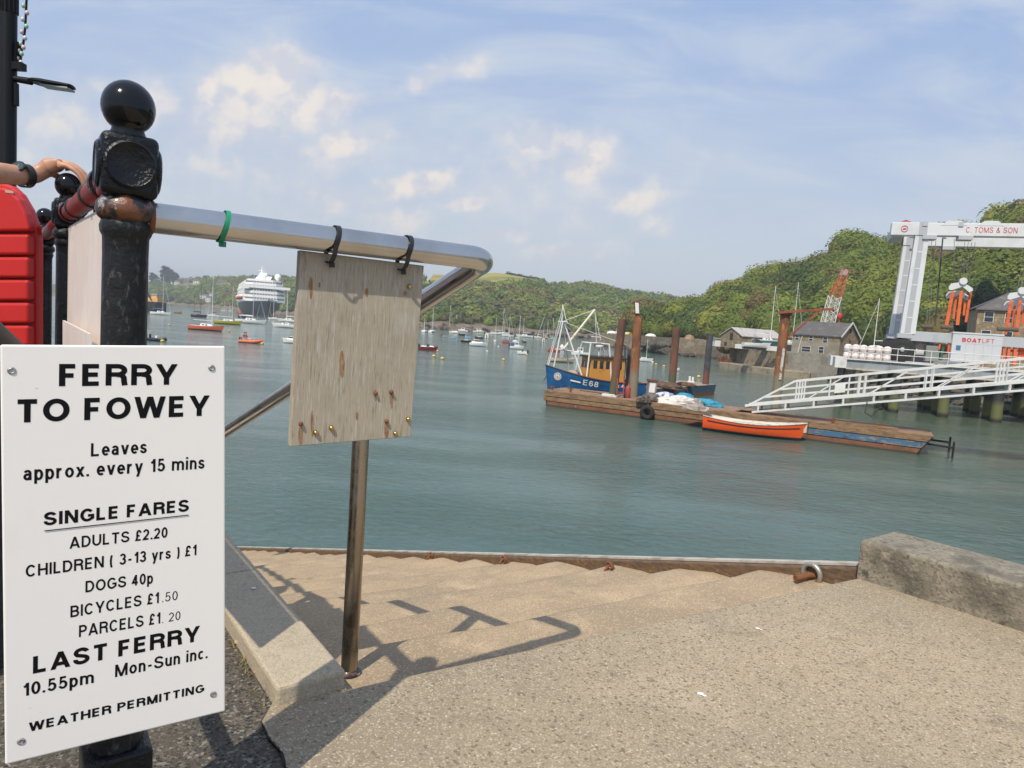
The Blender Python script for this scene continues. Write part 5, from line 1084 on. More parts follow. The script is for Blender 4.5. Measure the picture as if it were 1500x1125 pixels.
# forward A frame and boom
def bars(name, segs, r_, m): 
    mb = MB()
    for a, b in segs: mb.tube([a, b], r_, 8)
    return obj(name, mb, m, rt)
bars('foremast', [((3.4, -.30, 2.15), (2.75, -.12, 5.4)), ((3.2, .30, 2.1), (2.7, .12, 5.4)), ((1.35, -1.2, 1.65), (2.6, -.10, 5.4)), ((1.35, 1.2, 1.65), (2.6, .1, 5.4)), ((2.7, -.75, 5.42), (2.6, .75, 5.42)), ((2.95, -.3, 3.45), (2.0, -.68, 3.4)), ((2.0, -.68, 3.4), (2.0, .68, 3.4)), ((2.7, -.1, 5.4), (2.7, -.1, 6.6))], .055, whitesteel)
bars('boom', [((2.3, -.35, 3.5), (.15, -.3, 6.45))], .085, mat('cream boom paint', (.68, .64, .52), [], .5))
bars('rigging', [((2.6, -.4, 5.4), (.15, -.3, 6.45)), ((.15, -.3, 6.45), (-.1, -.2, 4.4)), ((.2, -.3, 6.4), (-.3, .1, 4.3)), ((2.7, 0, 6.5), (3.6, 0, 2.3)), ((2.6, .1, 5.4), (-2., .75, 4.1)), ((2.6, -.1, 5.4), (.75, -.8, 4.05)), ((2.7, 0, 6.4), (2.6, .6, 5.4))], .02, whitesteel)
bars('aft_gantry', [((1.0, -1.1, 1.55), (.75, -.8, 4.05)), ((-1.0, -1.15, 1.3), (-.95, -1.05, 2.9)), ((-.95, -1.05, 2.9), (-.7, -.75, 4.05)), ((.78, -.8, 4.05), (-.72, -.75, 4.05)), ((1.0, 1.1, 1.55), (.75, .8, 4.05)), ((.75, -.8, 4.05), (.75, .8, 4.05)), ((-.7, -.75, 4.05), (-.7, .75, 4.05)), ((-.7, .75, 4.05), (-1., 1.0, 1.4)), ((-.75, -.75, 3.9), (-1.7, -.9, 2.7))], .055, whitesteel)
bars('light_mast', [((-.2, -.4, 4.06), (-.2, -.4, 4.5)), ((-.55, -.4, 4.5), (.2, -.4, 4.5))], .04, whitesteel)
bars('stern_gantry', [((-2.3, -.9, 1.2), (-1.9, -.75, 4.1)), ((-2.9, -.9, 1.2), (-2.7, -.75, 4.0)), ((-1.9, -.75, 4.1), (-2.7, -.75, 4.0)), ((-1.9, -.75, 4.1), (-1.9, .75, 4.1)), ((-1.9, .75, 4.1), (-2.3, .9, 1.2))], .06, pile_dark)
mb = MB(); mb.lathe([(.34, -.12), (.36, 0), (.34, .12)], (-2.35, -.85, 3.0), 16, axis=(0, 1, 0)); obj('net_drum', mb, tyrem, rt)
mb = MB(); mb.ball((1.45, -.3, 1.75), .5, .6, .3, 12, 8); obj('deck_cover', mb, grey_tarp, rt, smooth=60)
mb = MB(); mb.box(1.0, 1.3, -1.05, -.6, 1.35, 2.0); obj('locker', mb, pile_dark, rt)
mb = MB(); mb.ball((.92, -1.1, 1.85), .15, .1, .2, 10, 8); obj('white_float', mb, whitepaint, rt, smooth=60)
for x_ in (-.3, .9, 2.0):
    p = hullpt(x_, .62); mb = MB(); mb.tube([(p.x, p.y-.14, p.z+.28), (p.x, p.y-.16, p.z-.28)], .13, 10); mb.tube([(p.x, p.y-.1, p.z+.28), (p.x, hullpt(x_, 0).y, hullpt(x_, 0).z)], .02, 5); obj('side_fender', mb, mat('faded orange fender', (.42, .16, .07), [], .7) if x_ != .9 else tyrem, rt)
mb = MB(); mb.tube([(3.3, -.2, 2.1), (3.2, -1.2, 1.3), (2.9, -2.3, 1.05)], .03, 6); mb.tube([(-2.9, -1.0, 1.4), (-2.8, -1.8, 1.1), (-2.4, -2.5, 1.05)], .03, 6); obj('mooring_rope', mb, deckm, rt)
bars('pulpit', [((1.9, -1.1, 1.3), (1.85, -1.15, .35)), ((2.05, -1.15, .32), (1.65, -1.2, .32))], .035, whitesteel)

# ------------------------------------------------------------------ orange rowing boat
ra = Z(1036, 632, 0); rb_ = Z(1172, 648.5, 0); rd = (rb_-ra).normalized(); rL = (rb_-ra).length+.55
rt = root('rowing_boat', (ra+rb_)/2+rd*.1+V(.12, .62, 0), 'orange wooden rowing boat with a white inside moored to the pontoon', 'rowing boat', rz=math.atan2(rd.y, rd.x))
orh = mat('bright orange boat paint', (.80, .10, .018), [('n', (.66, .09, .02), 2, .5, .7), ('z', (.018, .02, .022), .8, .20, .13, (1, 1, 1), .02)], .42)
hm, secs = hull(rL, 1.55, .95, .80, .25, .55, .10, 22, 2.3, .2, .17, .42); obj('hull', hm, orh, rt, smooth=50)
inn = MB(); vs = []
for row in secs: 
    x, y, z = row[0]; yi = max(y-.05, .006); vs += [(x, yi, z+.012), (x, yi*.8, z-.30), (x, yi*.35, z-.48), (x, -yi*.35, z-.48), (x, -yi*.8, z-.30), (x, -yi, z+.012)]
inn.add(vs, [(i*6+k, (i+1)*6+k, (i+1)*6+k+1, i*6+k+1) for i in range(len(secs)-1) for k in range(5)]); 
# the shell is closed by its own skin; cut the top open by leaving the hull's upper edge only
inm = obj('inside', inn, mat('cream boat inside', (.62, .57, .47), [('n', (.45, .40, .32), 3, .5, .65)], .7), rt, smooth=60)
obj('gunwale', gunwale(secs, .035, .01), mat('white grey gunwale', (.55, .52, .47), [('n', (.3, .27, .23), 5, .5, .65)], .7), rt)
g2 = MB(); g2.tube([hullp for hullp in [(r_[1][0], -r_[1][1]-.012, r_[1][2]+.10) for r_ in secs[1:-1]]], .03, 6); obj('rubbing_band', g2, gapm, rt)
for x_ in (-1.2, .1, 1.2): mb = MB(); mb.box(x_-.11, x_+.11, -.66 if x_ < 1 else -.5, .66 if x_ < 1 else .5, .50, .535); obj('thwart', mb, MATS['cream boat inside'], rt)
mb = MB(); mb.tube([(-1.9, -.25, .66), (1.3, -.12, .72)], .03, 6); mb.bar((1.2, -.12, .72), (1.75, -.10, .72), .13, .03); obj('oar', mb, MATS['cream boat inside'], rt)

# ------------------------------------------------------------------ gangway
ga = W(1104, 605, 37.6); gb = W(1500, 573.5, 31.8); gd = (gb-ga); gl = gd.length; gdir = gd.normalized(); gn = V(-gd.y, gd.x, 0).normalized()
if gn.y < 0: gn = -gn
GLN = gl*1.55
rt = root('gangway', ga, 'white steel truss gangway sloping up from the pontoon to the right', 'gangway')
def GP(s_, h, n_=0.0): return ga+gdir*s_+V(0, 0, h)+gn*n_
WID = 1.25
for n_ in (0, WID):
    mb = MB(); mb.bar(GP(-.1, .06, n_), GP(GLN, .06, n_), .09, .10); obj('lower_chord', mb, whitesteel, rt, local=False)
    mb = MB(); mb.bar(GP(-.5, .46, n_), GP(GLN, .46, n_), .10, .13); obj('deck_edge', mb, whitesteel, rt, local=False)
    mb = MB(); mb.bar(GP(1.9, 1.55, n_), GP(GLN, 1.55, n_), .09, .10); mb.bar(GP(-.3, .5, n_), GP(1.92, 1.55, n_), .07, .07); obj('top_rail', mb, whitesteel, rt, local=False)
    for h in (.82, 1.17): mb = MB(); mb.bar(GP(.45+(h-.82)*2.0, h, n_), GP(GLN, h, n_), .05, .055); obj('mid_rail', mb, whitesteel, rt, local=False)
    k = 0; s_ = 2.1
    while s_ < GLN:
        for ds in (0, .28):
            mb = MB(); mb.bar(GP(s_+ds, .5, n_), GP(s_+ds, 1.55, n_), .07); obj('post', mb, whitesteel, rt, local=False)
        mb = MB(); mb.bar(GP(s_+.55, .5, n_), GP(s_+2.2, 1.5, n_), .05); obj('diagonal', mb, whitesteel, rt, local=False)
        s_ += 3.0
    s_ = .2
    while s_ < GLN:
        mb = MB(); mb.bar(GP(s_, .08, n_), GP(s_, .44, n_), .09); obj('strut', mb, whitesteel, rt, local=False); s_ += 1.42
mb = MB(); mb.obox(GP(-.5, .42, .05), gdir*(GLN+.5), gn*(WID-.1), (0, 0, .04)); obj('walkway', mb, girderm, rt, local=False)
mb = MB(); mb.obox(GP(4.0, .72, -.06), gdir*.5, gn*.02, (0, 0, .45)); obj('notice_plate', mb, whitepaint, rt, local=False)
for ds in (3.75, 4.65): mb = MB(); mb.bar(GP(ds, .5, 0), GP(ds, 1.55, 0), .06); obj('gate_post', mb, whitesteel, rt, local=False)
mb = MB(); mb.obox(ga-gdir*1.8+V(0, 0, -.02), gdir*1.9+V(0, 0, .42), gn*WID, (0, 0, .05)); obj('ramp_plate', mb, deckm, rt, local=False)
mb = MB(); p = GP(5.6, .1, -.04); mb.tube([p, p+V(-.05, 0, -.55), p+V(.3, 0, -.72), p+V(.55, 0, -.35), p+V(.9, 0, -.3)], .035, 6); thing1('rope_coil', mb, MATS['dark tangled rope'], 'dark rope dangling under the white gangway', 'rope')
# a landing out of the frame that carries the upper end
e = GP(GLN, 0); mb = MB(); mb.obox(V(e.x-.1, e.y-1.5, -1), V(8, 0, 0), V(0, 7, 0), (0, 0, e.z+1.0)); thing1('landing_stage', mb, stone, 'stone landing carrying the upper end of the gangway at the right edge', 'landing')

# ------------------------------------------------------------------ boat dock (two finger jetties) and the boat hoist
DP = V(27.7, 57, 0); Dd = V(.93, -.37, 0).normalized(); Dn = V(.37, .93, 0).normalized(); DZ = 4.12
def DQ(s_, n_, z): return DP+Dd*s_+Dn*n_+V(0, 0, z)
def jetty(off, label, L=17, near=True):
    rt = root('finger_jetty', DQ(L/2, off+1.4, 0), label, 'jetty', 'finger jetties carrying the boat hoist')
    for n_ in (0, 2.6):
        mb = MB(); mb.obox(DQ(0, off+n_, 3.35), Dd*L, Dn*.12, (0, 0, .68)); obj('girder', mb, girderm, rt, local=False)
        mb = MB(); mb.obox(DQ(0, off+n_-.12, 3.22), Dd*L, Dn*.36, (0, 0, .128)); obj('bottom_flange', mb, mat('stained cream flange', (.52, .47, .40), [('n', (.36, .30, .24), 2, .5, .65)], .7), rt, local=False)
    k = .3
    while k < L and near:
        mb = MB(); mb.obox(DQ(k, off-.07, 3.36), Dd*.06, Dn*.068, (0, 0, .66)); obj('stiffener', mb, girderm, rt, local=False); k += 1.45
    mb = MB(); mb.obox(DQ(-.05, off-.16, 4.032), Dd*(L+.1), Dn*3.1, (0, 0, .09)); obj('deck', mb, whitesteel, rt, local=False)
    mb = MB(); mb.obox(DQ(-.9, off-.3, 3.3), Dd*.88, Dn*3.3, (0, 0, .86)); obj('end_block', mb, whitesteel, rt, local=False)
    for s_ in (.35, 3.8, 7.3, 10.9, 14.5):
        for n_ in (.15, 2.6):
            mb = MB(); c = DQ(s_, off+n_, 0); mb.tube([c+V(0, 0, -1), c+V(0, 0, 3.21)], .40, 16); obj('pile', mb, pile_dock, rt, local=False, smooth=50)
    return rt
jetty(0, 'nearer grey finger jetty on black piles, with the white railing')
jetty(6.6, 'further grey finger jetty, half hidden behind the nearer one', near=False)
rt = root('jetty_railing', DQ(8, -.1, DZ), 'white two bar railing along the near edge of the finger jetty', 'railing')
mb = MB()
for h in (.55, 1.05): 
    mb = MB(); mb.tube([DQ(-.05, -.1, DZ+h), DQ(16.8, -.1, DZ+h)], .03, 8); obj('rail', mb, whitesteel, rt, local=False)
for k in range(15): mb = MB(); mb.tube([DQ(.1+k*1.18, -.1, DZ), DQ(.1+k*1.18, -.1, DZ+1.05)], .028, 6); obj('post', mb, whitesteel, rt, local=False)
drum = mat('pinkish white plastic float', (.72, .66, .64), [('n', (.62, .50, .48), 2.2, .5, .68)], .55)
first = None
for row in range(2):
    for k in range(6):
        c = DQ(.02+k*.585, .55, DZ+row*.60)
        if first is None:
            first = root('float_drum', c, '', 'float', 'pinkish white floats stacked on the jetty'); mb = MB(); mb.lathe([(.26, 0), (.30, .04), (.30, .18), (.315, .21), (.30, .24), (.30, .40), (.26, .50), (.16, .575), (.05, .6)], (0, 0, 0), 18); obj('drum', mb, drum, first, smooth=50)
            mb = MB(); mb.lathe([(.302, .19), (.322, .21), (.302, .23)], (0, 0, 0), 18); obj('band', mb, mat('pink band', (.6, .36, .34), [], .6), first, smooth=50); o = first
        else: o = copy_tree(first); o.location = c
        o['label'] = ('top' if row else 'bottom')+' row pinkish white float, '+['leftmost, at the jetty end', 'second from the jetty end', 'third from the jetty end', 'fourth from the jetty end', 'fifth from the jetty end', 'nearest the black hoist wheel'][k]

# hoist
OF = 1.35; N0 = DQ(0, OF, 0)
def HP(px, py, n_=OF): return PV(px, py, DQ(0, n_, 0), Dd)
rt = root('boat_hoist', DQ(8, 4.5, DZ), 'tall white gantry boat hoist with orange slings standing on the jetties', 'boat hoist')
zt = HP(1345, 326).z; zb_ = HP(1345, 344.5).z
sx0 = (HP(1306, 335)-DQ(0, OF, 0)).dot(Dd); sE = sx0+16.5
def hbox(name, s0, s1, n0, n1, z0, z1, m, parent=None, bevel=.0): 
    mb = MB(); mb.obox(DQ(s0, n0, z0), Dd*(s1-s0), Dn*(n1-n0), (0, 0, z1-z0)); return obj(name, mb, m, parent or rt, local=False, bevel=bevel)
sl = (HP(1352, 340)-DQ(0, OF, 0)).dot(Dd); sb_ = (HP(1330, 488)-DQ(0, OF, 0)).dot(Dd); zleg = HP(1330, 489).z
for n0, lab in ((OF, 0), (OF+6.3, 1)):
    xs = sx0+(1.75 if lab else 0)
    b0 = hbox('top_beam', xs, sE, n0, n0+.9, zb_, zt, hoistwhite, bevel=.03)
    if lab: hbox('end_shade', xs-.05, xs-.006, n0+.05, n0+.85, zb_+.05, zt-.05, pile_dark)  # dark sheet painting the shade inside the far beam's open end
    for ss in (sl, sE-2.6):
        mb = MB(); d0 = (sb_-sl); mb.prism([DQ(ss-.5, n0+.05, zb_-.003), DQ(ss+.5, n0+.05, zb_-.003), DQ(ss+d0+.55, n0+.05, zleg), DQ(ss+d0-.55, n0+.05, zleg)], Dn*.8); lg_ = obj('leg', mb, hoistwhite, rt, local=False, bevel=.02)
        mb = MB(); mb.prism([DQ(ss-.22, n0+.046, zb_-.02), DQ(ss+.16, n0+.046, zb_-.02), DQ(ss+d0+.17, n0+.046, zleg+.1), DQ(ss+d0-.26, n0+.046, zleg+.1)], Dn*-.012); obj('leg_channel', mb, hoistgrey, lg_, local=False)  # flat strip for the leg's recess, its shade put into the colour
        for k in range(5):
            f = (k+1)/6; zz = zb_+(zleg-zb_)*f; hbox('leg_plate', ss+d0*f-.2, ss+d0*f+.15, n0+.022, n0+.033, zz-.05, zz+.05, hoistwhite, lg_)
        hbox('leg_cap', ss-.3, ss+.3, n0-.02, n0+.92, zb_+.02, zt+.03, hoistgrey, lg_)
        # wheel
        c = DQ(ss+d0-.25, n0+.35, DZ+1.03); mb = MB(); mb.lathe([(.42, -.30), (.88, -.30), (1.0, -.20), (1.02, 0), (1.0, .20), (.88, .30), (.42, .30)], c, 32, axis=Dn); wo = obj('wheel', mb, tyrem, rt, local=False, smooth=40)
        mb = MB(); mb.lathe([(.40, -.31), (.36, -.26), (.2, -.24), (.18, -.38), (.02, -.39)], c, 24, axis=Dn); obj('rim', mb, tyrem if False else mat('black wheel rim', (.03, .03, .032), [], .6), wo, local=False, smooth=40)
        mb = MB(); mb.ball(c-Dn*.36, .2, .1, .2, 14, 8); obj('hub_cap', mb, greysteel, wo, local=False, smooth=60)
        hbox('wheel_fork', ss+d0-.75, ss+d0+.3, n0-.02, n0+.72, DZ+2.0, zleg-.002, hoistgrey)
    hbox('lower_beam', sb_-.4, sE-2.2, n0+.1, n0+.75, zleg-.55, zleg+.25, greysteel, bevel=.02)
    for k in range(3):
        s_ = sx0+(2.2, 4.7, 11.2)[k]; hbox('beam_bracket', s_, s_+.34, n0-.08, n0+.98, zt-.28, zt+.08, greysteel, b0)
        mb = MB(); q_ = DQ(s_+2.2, n0-.02, zt-.2); mb.prism([q_-Dd*.9, q_-Dd*.45+V(0, 0, .38), q_+Dd*.45+V(0, 0, .38), q_+Dd*.9], Dn*.94); obj('sheave_cover', mb, hoistwhite, b0, local=False)
        hbox('trolley', s_+.1, s_+1.1, n0-.1, n0+1.0, zb_-.30, zb_-.005, greysteel, b0)
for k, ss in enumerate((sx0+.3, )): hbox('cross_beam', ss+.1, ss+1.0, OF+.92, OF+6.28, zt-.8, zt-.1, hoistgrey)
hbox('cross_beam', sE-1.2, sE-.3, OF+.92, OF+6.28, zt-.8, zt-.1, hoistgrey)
# lettering and emblem on the beam
def hx(px, py): return HP(px, py, OF)
a = hx(1414.6, 340.5); b = hx(1490, 340.8); text('lettering', 'C. TOMS & SON', redletter, a, Dd, UP, (b-a).length, .42, 0, .02, rt)
c = hx(1325, 335); mb = MB(); mb.torus(c-Dn*.03, .24, .018, Dn, 24, 6); em = obj('emblem_ring', mb, redletter, rt, local=False); mb = MB(); mb.prism([c-Dn*.03+Dd*x_+V(0, 0, z_) for x_, z_ in ((-.16, -.05), (-.06, .04), (.08, .05), (.16, -.02), (.05, -.06))], -Dn*.01); obj('emblem_mark', mb, redletter, em, local=False)
mb = MB(); c2 = hx(1327, 324.5); mb.prism([c2-Dd*.35, c2+V(0, 0, .14), c2+Dd*.4], Dn*.1); obj('red_beacon', mb, redletter, rt, local=False)
# machinery cabinet
ca = HP(1396.5, 488, OF-.25); cb = HP(1470.5, 491, OF-.25); cz0 = HP(1393, 529, OF-.25).z; s0 = (ca-DP).dot(Dd); s1 = (cb-DP).dot(Dd)
cab = hbox('cabinet', s0, s1, OF-.25, OF+1.05, cz0, ca.z, mat('cabinet pale grey', (.55, .56, .57), [('n', (.50, .51, .515), .8, .5, .7)], .5), bevel=.03)
hbox('cabinet_top', s0-.04, s1+.04, OF-.29, OF+1.08, ca.z+.003, ca.z+.12, hoistwhite, cab)
for k in range(5): s_ = s0+.95+(s1-s0-1.0)*k/4; hbox('door_seam', s_, s_+.025, OF-.256, OF-.251, cz0+.1, ca.z-.78, hoistgrey, cab)
hbox('door_seam', s0+.9, s1-.02, OF-.256, OF-.2515, ca.z-.79, ca.z-.765, hoistgrey, cab)
hbox('blue_label', s0+.3, s0+.62, OF-.262, OF-.252, ca.z-1.35, ca.z-.95, mat('blue label', (.05, .16, .28), [], .5), cab)
a = HP(1409, 500.5, OF-.25); b = HP(1436.5, 502, OF-.25); dB_ = (b-a).normalized()
text('lettering', 'BOAT', redletter, a, Dd, UP, (b-a).length, .32, 1, .02, rt); a = HP(1438.5, 502, OF-.25); b = HP(1456, 503, OF-.25); text('lettering', 'LIFT', redletter, a, Dd, UP, (b-a).length, .32, 0, .02, rt)
# orange frames, green box, blocks under the cabinet
for px0, px1, y0, y1 in ((1377, 1379.5, 494, 512), (1390, 1393, 495, 516), (1470, 1473.5, 499, 534), (1477, 1481, 503, 530), (1486, 1491, 502, 535)):
    mb = MB(); a = HP(px0, y0, OF+.2); b = HP(px1, y0, OF+.2); c = HP(px1-2.5, y1, OF+.2); d_ = HP(px0-2.5, y1, OF+.2); mb.prism([a, b, c, d_], Dn*.3); obj('orange_frame', mb, orange_, rt, local=False)
for px0, px1, y0, y1 in ((1472, 1530, 502, 506), (1476, 1530, 512, 515), (1474, 1530, 524, 527), (1492, 1530, 507, 527)):
    mb = MB(); a = HP(px0, y0, OF+.55); b = HP(px1, y0+2, OF+.55); c = HP(px1, y1+2, OF+.55); d_ = HP(px0, y1, OF+.55); mb.prism([a, b, c, d_], Dn*.12); obj('orange_rail', mb, orange_, rt, local=False)
a = HP(1357, 506, OF+.3); b = HP(1377, 507, OF+.3); c = HP(1375, 530, OF+.3); d_ = HP(1355, 529, OF+.3); mb = MB(); mb.prism([a, b, c, d_], Dn*.9); obj('tank', mb, mat('grey green tank', (.20, .22, .20), [], .6), rt, local=False, bevel=.04)
mb = MB(); a = HP(1380, 508, OF+.3); b = HP(1384, 508, OF+.3); c = HP(1380, 528, OF+.3); d_ = HP(1376, 528, OF+.3); mb.prism([a, b, c, d_], Dn*.5); obj('green_panel', mb, mat('dark green panel', (.02, .10, .07), [], .6), rt, local=False)
for px in (1414, 1428, 1437): mb = MB(); c = HP(px, 533, OF+.2); mb.ball(c, .3, .25, .14, 10, 6); obj('orange_block', mb, orange_, rt, local=False)
for px in (1358, 1387, 1470, 1482): mb = MB(); c = HP(px, 478.5+.07*(px-1358)*.5, OF+.4); mb.tube([c-Dd*.42, c+Dd*.42], .17, 12); obj('roller_fender', mb, mat('dirty brown roller', (.11, .085, .065), [], .9), rt, local=False, smooth=40)
# slings
for (px, py, k) in ((1408, 422, 0), (1494, 436, 1)):
    nn_ = OF+2.1; S = lambda x, y: HP(px+x, py+y, nn_)
    for yo in (0, .7):
        mb = MB(); mb.prism([S(-18, -2), S(-14, -7), S(2, -9), S(17, 0), S(17, 4), S(12, 6), S(2, -2), S(-14, 3), S(-18, 2)], Dn*.14)
        for i_ in range(len(mb.v)): mb.v[i_] = tuple(Vector(mb.v[i_])+Dn*yo-V(0, 0, yo*.9))
        sbk = obj('spreader_beam', mb, hoistwhite, rt, local=False)
    mb = MB(); mb.lathe([(.28, -.14), (.30, 0), (.28, .14)], S(3, -10), 20, axis=Dn); obj('pulley', mb, hoistwhite, rt, local=False, smooth=40)
    for (x0, y0, x1, y1, w_, n2) in ((-15, 5, -24, 54, 5.2, -.1), (-9, 12, -13, 45, 3.5, .7), (-2, 4, -8, 54, 5, -.1), (5, 12, 2, 40, 3.5, .7), (12, 6, 5, 50, 3.8, .5)):
        A_ = HP(px+x0, py+y0, nn_+n2); B_ = HP(px+x1, py+y1, nn_+n2); C_ = HP(px+x1+w_, py+y1, nn_+n2); E_ = HP(px+x0+w_, py+y0, nn_+n2); mb = MB(); mb.prism([A_, E_, C_, B_], Dn*.05); obj('sling', mb, slingm, rt, local=False)
    for dx in (-4, 1, 6, 11):
        mb = MB(); a = HP(px+dx, py-9, nn_); t_ = V(a.x, a.y, zb_-.2)+Dd*.1; mb.tube([a, t_], .022, 5); obj('hoist_cable', mb, cable, rt, local=False)
for px0, px1 in ((1365, 1357), (1371, 1361), (1381, 1370), (1398, 1395)):
    mb = MB(); a = HP(px0, 350, OF+3); b = HP(px1, 478, OF+3); mb.tube([a, b], .022 if px0 != 1381 else .06, 5); obj('hoist_cable', mb, cable if px0 != 1381 else pile_dark, rt, local=False)
mb = MB(); mb.ball((HP(1352, 505, OF+1.2)), 1.1, .5, .45, 12, 8); obj('covered_winch', mb, grey_tarp, rt, local=False, smooth=60)

# lattice crane behind the stone house
rt = root('lattice_crane', W(1206, 500, 128), 'red and white lattice crane boom rising behind the gabled stone house', 'crane'); bp = W(1206, 500, 128); 
def lattice(a, b, wa, wb, m, name, n=6, parent=None):
    mb = MB(); d = (b-a).normalized(); x_ = V(0, 1, 0).cross(d).normalized(); y_ = d.cross(x_)
    C = []
    for i in range(n+1):
        f = i/n; w_ = wa+(wb-wa)*f; p = a.lerp(b, f); C.append([p+x_*w_/2*sx+y_*w_/2*sy for sx, sy in ((-1, -1), (1, -1), (1, 1), (-1, 1))])
    for k in range(4): mb.tube([C[0][k], C[-1][k]], .075, 6)
    for i in range(n):
        for k in range(4): mb.tube([C[i][k], C[i+1][(k+1) % 4]], .045, 5); mb.tube([C[i+1][k], C[i][(k+1) % 4]], .045, 5)
        for k in range(4): mb.tube([C[i][k], C[i][(k+1) % 4]], .04, 5)
    return obj(name, mb, m, rt, local=False)
m1 = W(1223, 434, 128); tp = W(1238, 398, 128)
lattice(W(1207, 492, 128), m1, 1.9, 1.7, whitesteel, 'lower_boom', 6); lattice(m1, W(1236.5, 402, 128), 1.7, .9, mat('orange red boom paint', (.50, .11, .04), [('n', (.4, .1, .05), 1, .5, .7)], .6), 'upper_boom', 4)
mb = MB(); mb.bar(W(1235, 404, 128), W(1238, 394.5, 128), 1.1, .9); obj('boom_tip', mb, mat('worn grey red tip', (.42, .30, .28), [('n', (.4, .1, .05), 1.5, .5, .6)], .6), rt, local=False)
mb = MB(); mb.tube([W(1241, 397, 127.6), W(1230, 462, 127.6)], .05, 5); obj('hoist_cable', mb, cable, rt, local=False)
mb = MB(); c = W(1230, 463, 127.6); mb.ball(c, .45, .3, .6, 10, 8); mb.tube([c, c-V(0, 0, 1.2)], .08, 5); obj('hook_block', mb, redletter, rt, local=False)
mb = MB(); mb.box(bp.x-1.8, bp.x+1.8, bp.y-1.5, bp.y+2.2, 4.6, 7.0); obj('cab', mb, greysteel, rt, local=False, bevel=.2); mb = MB(); mb.box(bp.x-2.2, bp.x+2.2, bp.y-1.8, bp.y-.9, 3.63, 4.55); mb.box(bp.x-2.2, bp.x+2.2, bp.y+1.2, bp.y+2.1, 3.63, 4.55); obj('tracks', mb, tyrem, rt, local=False, bevel=.15)
# ================================================================== BOATS ON THE WATER
def paint(nm, c, boot=(.03, .03, .035), b=.07, rough=.4): return mat(nm, c, [('z', boot, 1, b, b-.02, (1, 1, 1), .004)], rough)
WH = paint('white hull paint', (.84, .82, .78), (.10, .10, .13)); NV = paint('navy hull paint', (.025, .035, .06), (.16, .04, .03)); OR = paint('salmon orange hull paint', (.66, .15, .075), (.02, .02, .02), .16)
YE = paint('mustard hull paint', (.42, .40, .05), (.03, .03, .03), .14); RD = paint('crimson hull paint', (.22, .02, .03), (.35, .33, .30), .05); CRM = paint('cream hull paint', (.62, .52, .34), (.05, .04, .04)); LB = paint('light blue hull paint', (.28, .52, .70), (.1, .2, .3)); TAN = paint('varnished tan hull', (.42, .24, .09), (.12, .05, .03)); GRN = paint('pale green hull paint', (.28, .52, .40), (.2, .3, .25)); RO = paint('red orange hull paint', (.50, .11, .05), (.03, .03, .03)); GY = paint('grey hull paint', (.38, .40, .42), (.05, .05, .06)); BK = paint('black hull paint', (.02, .02, .022), (.02, .02, .02)); TEAL = paint('white hull over teal', (.72, .70, .66), (.03, .20, .22), .5)
spar = mat('pale mast alloy', (.80, .79, .76), [], .45); woodspar = mat('varnished wood spar', (.36, .21, .10), [], .5); darkspar = mat('black mast', (.03, .03, .032), [], .5)
bluecover = mat('blue canvas cover', (.03, .10, .30), [], .8); whitecover = mat('white canvas cover', (.68, .66, .62), [], .8); creamcover = mat('cream boat cover', (.58, .52, .42), [], .85); redcover = mat('dark red cover', (.34, .03, .06), [], .8); blackcover = mat('black canvas', (.025, .025, .028), [], .85); greencover = mat('lime green cover', (.30, .55, .08), [], .8)
engine = mat('dark outboard casing', (.03, .03, .034), [], .4); yellowm = mat('yellow buoy plastic', (.62, .46, .09), [('n', (.45, .33, .09), 3, .45, .7), ('z', (.20, .16, .06), 3, .07, .02, (1, 1, 1), .03)], .5)
def place(px, py, z=0.0): return Z(px, py, z) if z == 0 else None
def start(name, px, py, lpx, head, lab, cat, grp, at_=None):
    c = Z(px, py, 0) if at_ is None else at_; D = c.y; a = math.radians(head)
    L = lpx*D/1000/max(.45, abs(math.cos(a)))
    return root(name, c, lab, cat, grp, rz=a), D, L
